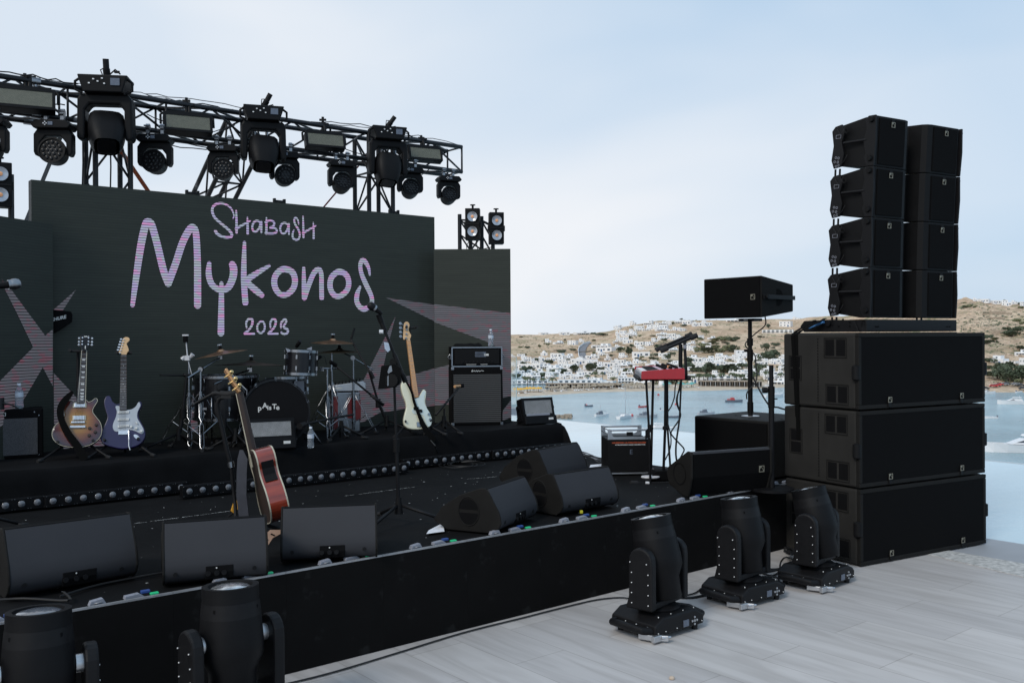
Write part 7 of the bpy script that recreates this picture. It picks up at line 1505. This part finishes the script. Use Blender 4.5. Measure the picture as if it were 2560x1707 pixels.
MB().box((0,0,.045),(.004,.33,.008)).box((0,0,.08),(.004,.33,.008)).build('side_rail','alu',t).location=(.0,.17,z0)
MB().box((.05+w_*.38,.004,.045+z0),(.05,.02,.03)).build('switch_box','black_plastic',t)
text_mesh('HAZEPOR ULTIMATE HAZER','.0' and .0165,'lettering','mark_orange',t,(w_*.5,-.001,z0-.028),(R(90),0,0),.0004,.0006).scale=(1.35,1,1); text_mesh('ATMOSPHERIC HAZE GENERATOR',.0105,'lettering_small','label_white',t,(w_*.53,-.001,z0-.045),(R(90),0,0),.0003,.0003).scale=(1.55,1,1); text_mesh('E',.055,'letter_e','lcd_grey',t,(w_*.55,-.001,z0-.105),(R(90),0,0),.0004)
MB().prism([(.0,0),(.0,.07),(.018,.085),(.035,.07),(.035,.02)],-.008,.0,'y').build('hose_clamp','black_steel',t).location=(w_-.04,-.004,z0)
mb=MB(); rr=random.Random(3)
for q in range(7):
    y=rr.uniform(-.1,.12); mb.tube([Vector(p) for p in catmull([tuple(onz(1452+i*15,1128+i*5+rr.uniform(-3,3)+q*1.6,SH+.012+.004*q)) for i in range(5)],4,False)],.005,5,m='connector_grey' if q in(1,4) else 'cable_black')
tag(mb.build('cable_bundle','cable_black'),'bundle of cables running to the haze machine','cables')
# ---------------------------------------------------------------- keyboard
K0=Vector((1.005,7.28,1.297)); Ld=Vector((.083,.996,0)).normalized(); kyaw=math.atan2(-Ld.x,Ld.y); 
t=thing('stage_keyboard','red stage keyboard seen end on, standing above the water view','keyboard',K0,kyaw); LK,WK,HK=1.12,.335,.088
MB().prism([(0,.0),(0,.060),(.006,.066),(WK-.01,HK),(WK,HK-.01),(WK,0)],.0,.022,'y').build('end_cheek','red_key',t,bevel=.004); MB().prism([(0,.0),(0,.060),(.006,.066),(WK-.01,HK),(WK,HK-.01),(WK,0)],LK-.022,LK,'y').build('end_cheek','red_key',t,bevel=.004)
MB().prism([(.012,.004),(.012,.034),(.15,.040),(.155,.070),(WK-.006,HK-.006),(WK-.006,.004)],.022,LK-.022,'y').build('chassis','pink_panel',t); MB().box((.006,LK/2,.022),(.010,LK-.046,.040)).build('front_rail','connector_grey',t)
wk=MB(); 
for i in range(42): wk.box((.080,.035+i*.0248,.050),(.135,.0236,.018))
wk.build('white_keys','key_white',t); bk=MB()
for i in range(42):
    if i%7 not in (2,6): bk.box((.105,.0474+i*.0248,.064),(.085,.013,.014))
bk.build('black_keys','black_plastic',t); kb=MB(); rr=random.Random(4)
for i in range(26):
    for j in range(3):
        if rr.random()<.75: MB().cyl((.19+j*.045,.07+i*.038,.073+j*.004),(.19+j*.045,.07+i*.038,.094+j*.004),.010,.008,n=10).build('knob','black_plastic',t)
MB().cyl((.235,.30,.08),(.235,.30,.10),.012,n=10).build('orange_knob','orange_cone',t)
tk=lambda x,y,Y: atY(*Zk(x,y),Y)
base=Vector((1.2,7.6,SH)); t=thing('keyboard_stand','black two tier keyboard stand with tilted empty upper arms','keyboard stand',base)
def tb(name,pts,r,m='black_steel',n=10): return MB().tube([p-base for p in pts],r,n).build(name,m,t)
tb('leg',[tk(430,482,7.36),tk(455,905,7.36),tk(470,1448,7.36)],.0095); tb('leg',[tk(496,482,8.1),tk(485,905,8.0),tk(476,1310,7.95)],.0115); tb('leg',[tk(612,482,7.36),tk(608,930,7.4),tk(592,1340,7.45)],.0115); tb('leg',[tk(628,482,8.1),tk(630,930,8.0),tk(657,1312,7.9)],.0095)
tb('collar',[tk(462,900,7.3),tk(464,970,7.3)],.017); tb('collar',[tk(607,915,7.35),tk(607,948,7.35)],.017); tb('wing_knob',[tk(585,933,7.35),tk(630,935,7.35)],.012); tb('wing_knob',[tk(470,935,7.35),tk(496,937,7.35)],.010)
tb('foot_bar',[tk(345,1446,7.36),tk(660,1441,7.38)],.011); f=tb('foot_cap',[tk(285,1446,7.34),tk(348,1446,7.36)],.020,'rubber'); tb('foot_bar',[tk(315,1372,8.0),tk(640,1361,8.0)],.010); tb('foot_cap',[tk(258,1375,7.98),tk(318,1372,8.0)],.019,'rubber'); tb('foot_clip',[tk(425,1444,7.33),tk(458,1446,7.33)],.013,'white_metal')
tb('lower_arm',[tk(372,480,7.36),tk(800,476,7.36)],.010); tb('lower_arm',[tk(330,452,8.2),tk(800,470,8.0)],.010); tb('arm_cap',[tk(328,446,7.9),tk(375,478,7.5)],.018,'rubber')
tb('upright',[tk(752,150,7.9),tk(750,345,7.9),tk(756,470,7.9)],.018); tb('upright',[tk(788,130,7.4),tk(800,345,7.36),tk(808,488,7.36)],.012); tb('upright_band',[tk(791,158,7.38),tk(794,192,7.38)],.0135,'connector_grey'); tb('knob',[tk(815,466,7.3),tk(845,466,7.3)],.020,'rubber')
tb('upper_arm',[tk(615,192,7.4),tk(855,90,7.4)],.0135); tb('upper_arm_cap',[tk(565,214,7.4),tk(632,186,7.4)],.021,'rubber'); tb('upper_arm_cap',[tk(845,93,7.4),tk(908,66,7.4)],.021,'rubber'); tb('upper_arm',[tk(570,180,8.1),tk(810,80,8.1)],.0135); tb('upper_arm_cap',[tk(522,210,8.1),tk(585,172,8.1)],.018,'rubber'); tb('upper_arm_cap',[tk(800,83,8.1),tk(860,54,8.1)],.021,'rubber'); tb('stop_screw',[tk(512,186,8.1),tk(528,205,8.1)],.007)
for i,(L,r_) in enumerate([([(715,482),(700,560),(695,640),(665,730),(620,820),(660,1000),(655,1120),(608,1230)],.005),([(758,482),(745,560),(716,650),(720,720),(752,800),(735,860),(668,960),(672,1000),(745,1080),(785,1130),(765,1180),(735,1240),(740,1280)],.006),([(760,482),(752,620),(745,800),(735,900),(712,1060),(708,1180),(720,1260)],.0075),([(750,500),(740,560),(722,640),(722,700),(740,760)],.006)]):
    cable('black cable hanging under the red keyboard, '+['thin one nearest the stand legs','widely looping one','thick nearly straight one','short doubled one at the top'][i],[tk(x,y,7.6) for x,y in L],r_,k=3)
a=onz(*Zk(470,1387),SH+.03); o=MB().lathe([(.012,-.012),(.07,-.008),(.075,.0),(.07,.008),(.012,.012)],24).build('pedal','white_metal'); o.scale=(1,.6,1); o.location=a; tag(o,'flat oval white pedal on the stage beside the keyboard stand','pedal')
a=onz(*Zk(575,1425),SH); o=MB().prism([(-.09,0),(-.085,.045),(-.05,.075),(.07,.08),(.09,.06),(.09,0)],-.06,.06,'y').build('pedal_box','black_matte',bevel=.006); o.location=a+Vector((0,.08,0)); o.rotation_euler=(0,0,R(12)); tag(o,'black pedal box on the stage behind the right monitor','pedal')
mb=MB(); rr=random.Random(6)
for q in range(9): mb.tube([Vector(p) for p in catmull([tuple(onz(1632+i*14,1178+rr.uniform(-9,8),SH+.01+rr.uniform(0,.03))) for i in range(4)],4,False)],.0055,5,m='red_vinyl' if q==3 else 'cable_black')
tag(mb.build('cable_pile','cable_black'),'pile of black and red cables behind the keyboard stand','cables')
mb=MB(); L=[]
for i in range(90): 
    a=i*.35; px=1155+math.cos(a)*(38+10*math.sin(i*.11))+i*.35-15; py=1163+math.sin(a)*7-i*.06; L.append(onz(px,py,SH+.006+.0002*i))
tag(MB().tube(L,.003,5).build('coiled_cable','cable_black'),'loosely coiled thin cable on the deck before the riser','cable')
for i,(L,lab) in enumerate([([(1111,1328),(1066,1334),(1072,1325),(1107,1307)],'white paper corner under the front left monitor'),([(1475,1164),(1517,1160),(1517,1157),(1476,1168)],'white paper strip behind the front right monitor')]):
    P=[onz(x,y,SH+.003+.002*i) for x,y in L]
    if i==1: P=[onz(1474,1168,SH+.004),onz(1520,1163,SH+.004),onz(1516,1158,SH+.004),onz(1476,1162,SH+.004)]
    tag(MB().add(P+[p+Vector((0,0,.001)) for p in P],[(3,2,1,0),(4,5,6,7),(0,1,5,4),(1,2,6,5),(2,3,7,6),(3,0,4,7)]).build('paper_sheet','white_paper'),lab,'paper')
# ---------------------------------------------------------------- LED batten strips before the riser
def batten(n=10):
    t=thing('led_batten','x','led batten'); MB().box((.4365,.03,.045),(.975 if n==10 else .39,.06,.085)).build('housing','fixture_black',t,bevel=.006)
    for i in range(n):
        l=MB().lathe([(.022,-.001),(.022,-.006),(.019,-.009),(.011,-.013),(.001,-.015)],20,None,'y',(i*.097,0,.047),cap=False).build('lens','lens_batten',t)
        s=MB()
        for sx in (-1,1):
            for sz in (-1,1): s.cyl((i*.097+sx*.040,0,.047+sz*.034),(i*.097+sx*.040,-.003,.047+sz*.034),.0028,n=6)
        s.build('screws','dull_chrome',l)
    return t
mat('lens_batten',(.13,.135,.15),.16,coat=.7,var=.3,scale=60)
bt=batten()
for i,(u,n_,lab) in enumerate([(.66,6.925,'leftmost led batten at the foot of the riser'),(1.626,6.905,'led batten second from the left at the foot of the riser'),(2.48,6.685,'led batten behind the acoustic guitar, set forward'),(3.429,6.675,'led batten beside the main microphone stand, set forward'),(4.468,6.87,'led batten behind the coiled cable'),(5.446,6.85,'rightmost led batten disappearing behind the rear monitor'),(-.32,6.93,'led batten ending at the left picture edge')]):
    o=bt if i==0 else dup(bt,(0,0,0)); o.location=S(u,n_,SH); o.rotation_euler=(0,0,YAW); o['label']=lab; o['group']='led battens along the riser'
# ================================================================ FLOOR MOVING HEADS
def floor_mover():
    t=thing('floor_moving_head','x','moving light')
    bp=[(-.205,.035),(-.205,.075),(-.15,.115),(.15,.115),(.205,.075),(.205,.035)]
    b=MB().prism([(-.20,.032),(-.20,.085),(-.13,.125),(.13,.125),(.20,.085),(.20,.032)],-.165,.165,'y').build('base','black_steel',t,bevel=.01)
    MB().box((.045,-.167,.062),(.042,.006,.036)).build('display','lcd_grey',b); bb=MB()
    for q in range(4):
        a=q*math.pi/2; bb.lathe([(.0065,0),(.0065,-.005),(.001,-.006)],8,None,'y',(.115+math.cos(a)*.019,-.166,.064+math.sin(a)*.019))
    bb.box((.115,-.168,.064),(.012,.006,.012)); bb.build('button_ring','alu',b)
    for s in (-1,1):
        MB().tube([(s*.19,-.13,.055),(s*.245,-.11,.065),(s*.262,0,.072),(s*.245,.11,.065),(s*.19,.13,.055)],.021,10).build('handle','black_steel',b)
    f=MB()
    for x in (-.16,.16):
        for y in (-.13,.13): MB().cyl((x,y,0),(x,y,.035),.017,n=12).build('foot','rubber',b)
    sc=MB(); rr=random.Random(8)
    for x in (-.18,-.12,-.03,.18): sc.cyl((x,-.164,.05),(x,-.169,.05),.0026,n=8)
    for y in (-.14,-.06,.02,.10): sc.cyl((-.202,y,.05),(-.207,y,.05),.0026,n=8).cyl((-.202,y+.03,.075),(-.207,y+.03,.075),.0026,n=8)
    for x in (-.15,-.05,.05,.14): sc.cyl((x,-.14,.122),(x,-.14,.128),.0026,n=8)
    sc.build('screws','label_white',b)
    MB().lathe([(.12,.12),(.125,.135),(.10,.15),(.001,.152)],32).build('turntable','black_steel',t)
    # yoke with two arms
    MB().box((0,0,.168),(.345,.15,.034)).build('yoke_bridge','black_steel',t,bevel=.006)
    arm=[(-.085,.15),(-.085,.40)]+[(math.cos(a)*.075-.01,.41+math.sin(a)*.075) for a in [math.pi-math.pi*i/10 for i in range(1,10)]]+[(.065,.40),(.065,.22),(.085,.15)]
    for s in (-1,1):
        a_=MB().prism(arm,s*.174-.025,s*.174+.025,'x').build('yoke_arm','black_steel',t,bevel=.010); r_=MB()
        for y in (-.062,.042):
            for z in (.18,.235,.29,.345,.40): r_.cyl((s*.199,y+(.01 if z>.38 else 0),z+.005),(s*.203,y+(.01 if z>.38 else 0),z+.005),.0030,n=8)
        r_.build('rivets','label_white',a_)
        MB().cyl((s*.124,-.005,.41),(s*.150,-.005,.41),.034,n=20).build('tilt_hub','alu',a_)
    h=MB(); 
    h.lathe([(.082,-.235),(.090,-.225),(.096,-.12),(.126,-.06),(.128,.0),(.120,.10),(.113,.14),(.113,.218),(.090,.218),(.088,.205),(.087,.185)],36,None,'z',cap=False); h.lathe([(.001,-.234),(.075,-.235)],36,None,'z',cap=False)
    hd=h.build('head','fixture_black',t); hd.location=(0,-.005,.41)
    MB().lathe([(.0885,.203),(.07,.2145),(.035,.222),(.001,.224)],36,None,'z',cap=False).build('lens','lens_glare',hd)
    MB().box((.085,-.078,.10),(.010,.004,.085),rot=Matrix.Rotation(R(47),4,'Z')).box((-.085,-.078,.10),(.010,.004,.085),rot=Matrix.Rotation(R(-47),4,'Z')).build('vent_slot','black_matte',hd)
    MB().lathe([(.1145,.16),(.1205,.10)],36,cap=False).build('band','black_steel',hd)
    # folded floor clamp
    c=MB().box((-.215,-.12,.028),(.02,.10,.03),rot=Matrix.Rotation(.3,4,'Z')).box((-.20,-.17,.028),(.06,.022,.034)).box((-.155,-.185,.026),(.045,.02,.03),rot=Matrix.Rotation(-.9,4,'Z')).cyl((-.175,-.185,.03),(-.125,-.205,.03),.008,n=8).build('folded_clamp','alu',b,bevel=.003)
    return t
fm_=floor_mover()
mat('lens_big',(.5,.55,.62),.1)
spec=[(1644,1540,.07,4.3,19,'floor moving head standing nearest the camera on the right, between stage and tiles'),(1857,1468,.07,4.3,13,'middle one of the three floor moving heads on the right'),(2040,1430,.07,4.3,24,'floor moving head closest to the subwoofer stack')]
for i,(px,py,h,_,tilt,lab) in enumerate(spec):
    p=onz(px,py,h); o=fm_ if i==0 else dup(fm_,(0,0,0)); o.location=(p.x,p.y,0); o.rotation_euler=(0,0,YAW+R([0,-3,2][i])); o['label']=lab; o['group']='moving heads on the terrace floor'
    hd=[c for c in o.children if c.name.startswith('head')][0]; pan=R([11,9,8][i]); hd.rotation_euler=(R(-[12,8,15][i]),0,pan)
    for c in o.children:
        if c.name.startswith('yoke'): c.rotation_euler=(0,0,pan)
for px,py,tilt,yw,lab in ((577,1464,3,-8,'big floor moving head in the left foreground with bright lens'),(96,1527,4,-20,'floor moving head in the bottom left corner with dark lens')):
    p=onz(px,py,.625); o=dup(fm_,(p.x,p.y,0)); o.rotation_euler=(0,0,YAW+R(yw)); o['label']=lab; o['group']='moving heads on the terrace floor'
    hd=[c for c in o.children if c.name.startswith('head')][0]; hd.rotation_euler=(R(-tilt),0,0)
    if 'dark' in lab: 
        for c in hd.children:
            if c.name.startswith('lens'): c.data=c.data.copy(); c.data.materials.clear(); c.data.materials.append(M('lens_glass'))
# floor cables
gz=lambda *L:[onz(x,y,.008) for x,y in L]
cable('thin black cable running along the foot of the stage',gz((700,1712),(830,1680),(990,1632),(1160,1580),(1300,1545),(1430,1512),(1500,1497),(1560,1493),(1590,1502)),.005)
cable('black cable curving between first and middle floor moving heads',gz((1712,1488),(1740,1480),(1765,1460),(1790,1442),(1830,1436)),.005)
cable('thick black cable linking first and middle floor moving heads',gz((1690,1492),(1730,1493),(1770,1484),(1800,1470),(1850,1462)),.008)
for i,L in enumerate([((1890,1432),(1910,1430),(1940,1424),(1965,1418)),((1895,1428),(1930,1438),(1950,1428),(1975,1422)),((1905,1440),(1940,1442),(1946,1452),(1925,1462)),((1890,1425),(1915,1422),(1950,1420),(1980,1408))]):
    cable('tangled cable between middle and last floor moving heads, '+['front strand','looped strand','short strand','rear strand'][i],gz(*L),.009 if i==0 else .006)
cable('black cable arching beside the last floor moving head',[onz(1950,1425,.01),onz(1952,1405,.05),onz(1965,1392,.09),onz(1985,1400,.05)],.006)
mb=MB(); rr=random.Random(12)
for q in range(7): mb.tube([Vector(p) for p in catmull([tuple(onz(1965+i*14+rr.uniform(-4,4),1372+i*6+rr.uniform(-6,6),.03+rr.uniform(0,.08))) for i in range(4)],4,False)],.010,6)
tag(mb.build('cable_pile','cable_black'),'black cable pile between stage corner and subwoofer stack','cables')
p=onz(1680,1697,.0); tag(MB().lathe([(.002,0),(.014,.003),(.012,.012),(.003,.016)],9,None,'z',(p.x,p.y,0)).build('pebble','boulder'),'tiny dark pebble lying on the tiles near the bottom edge','pebble')
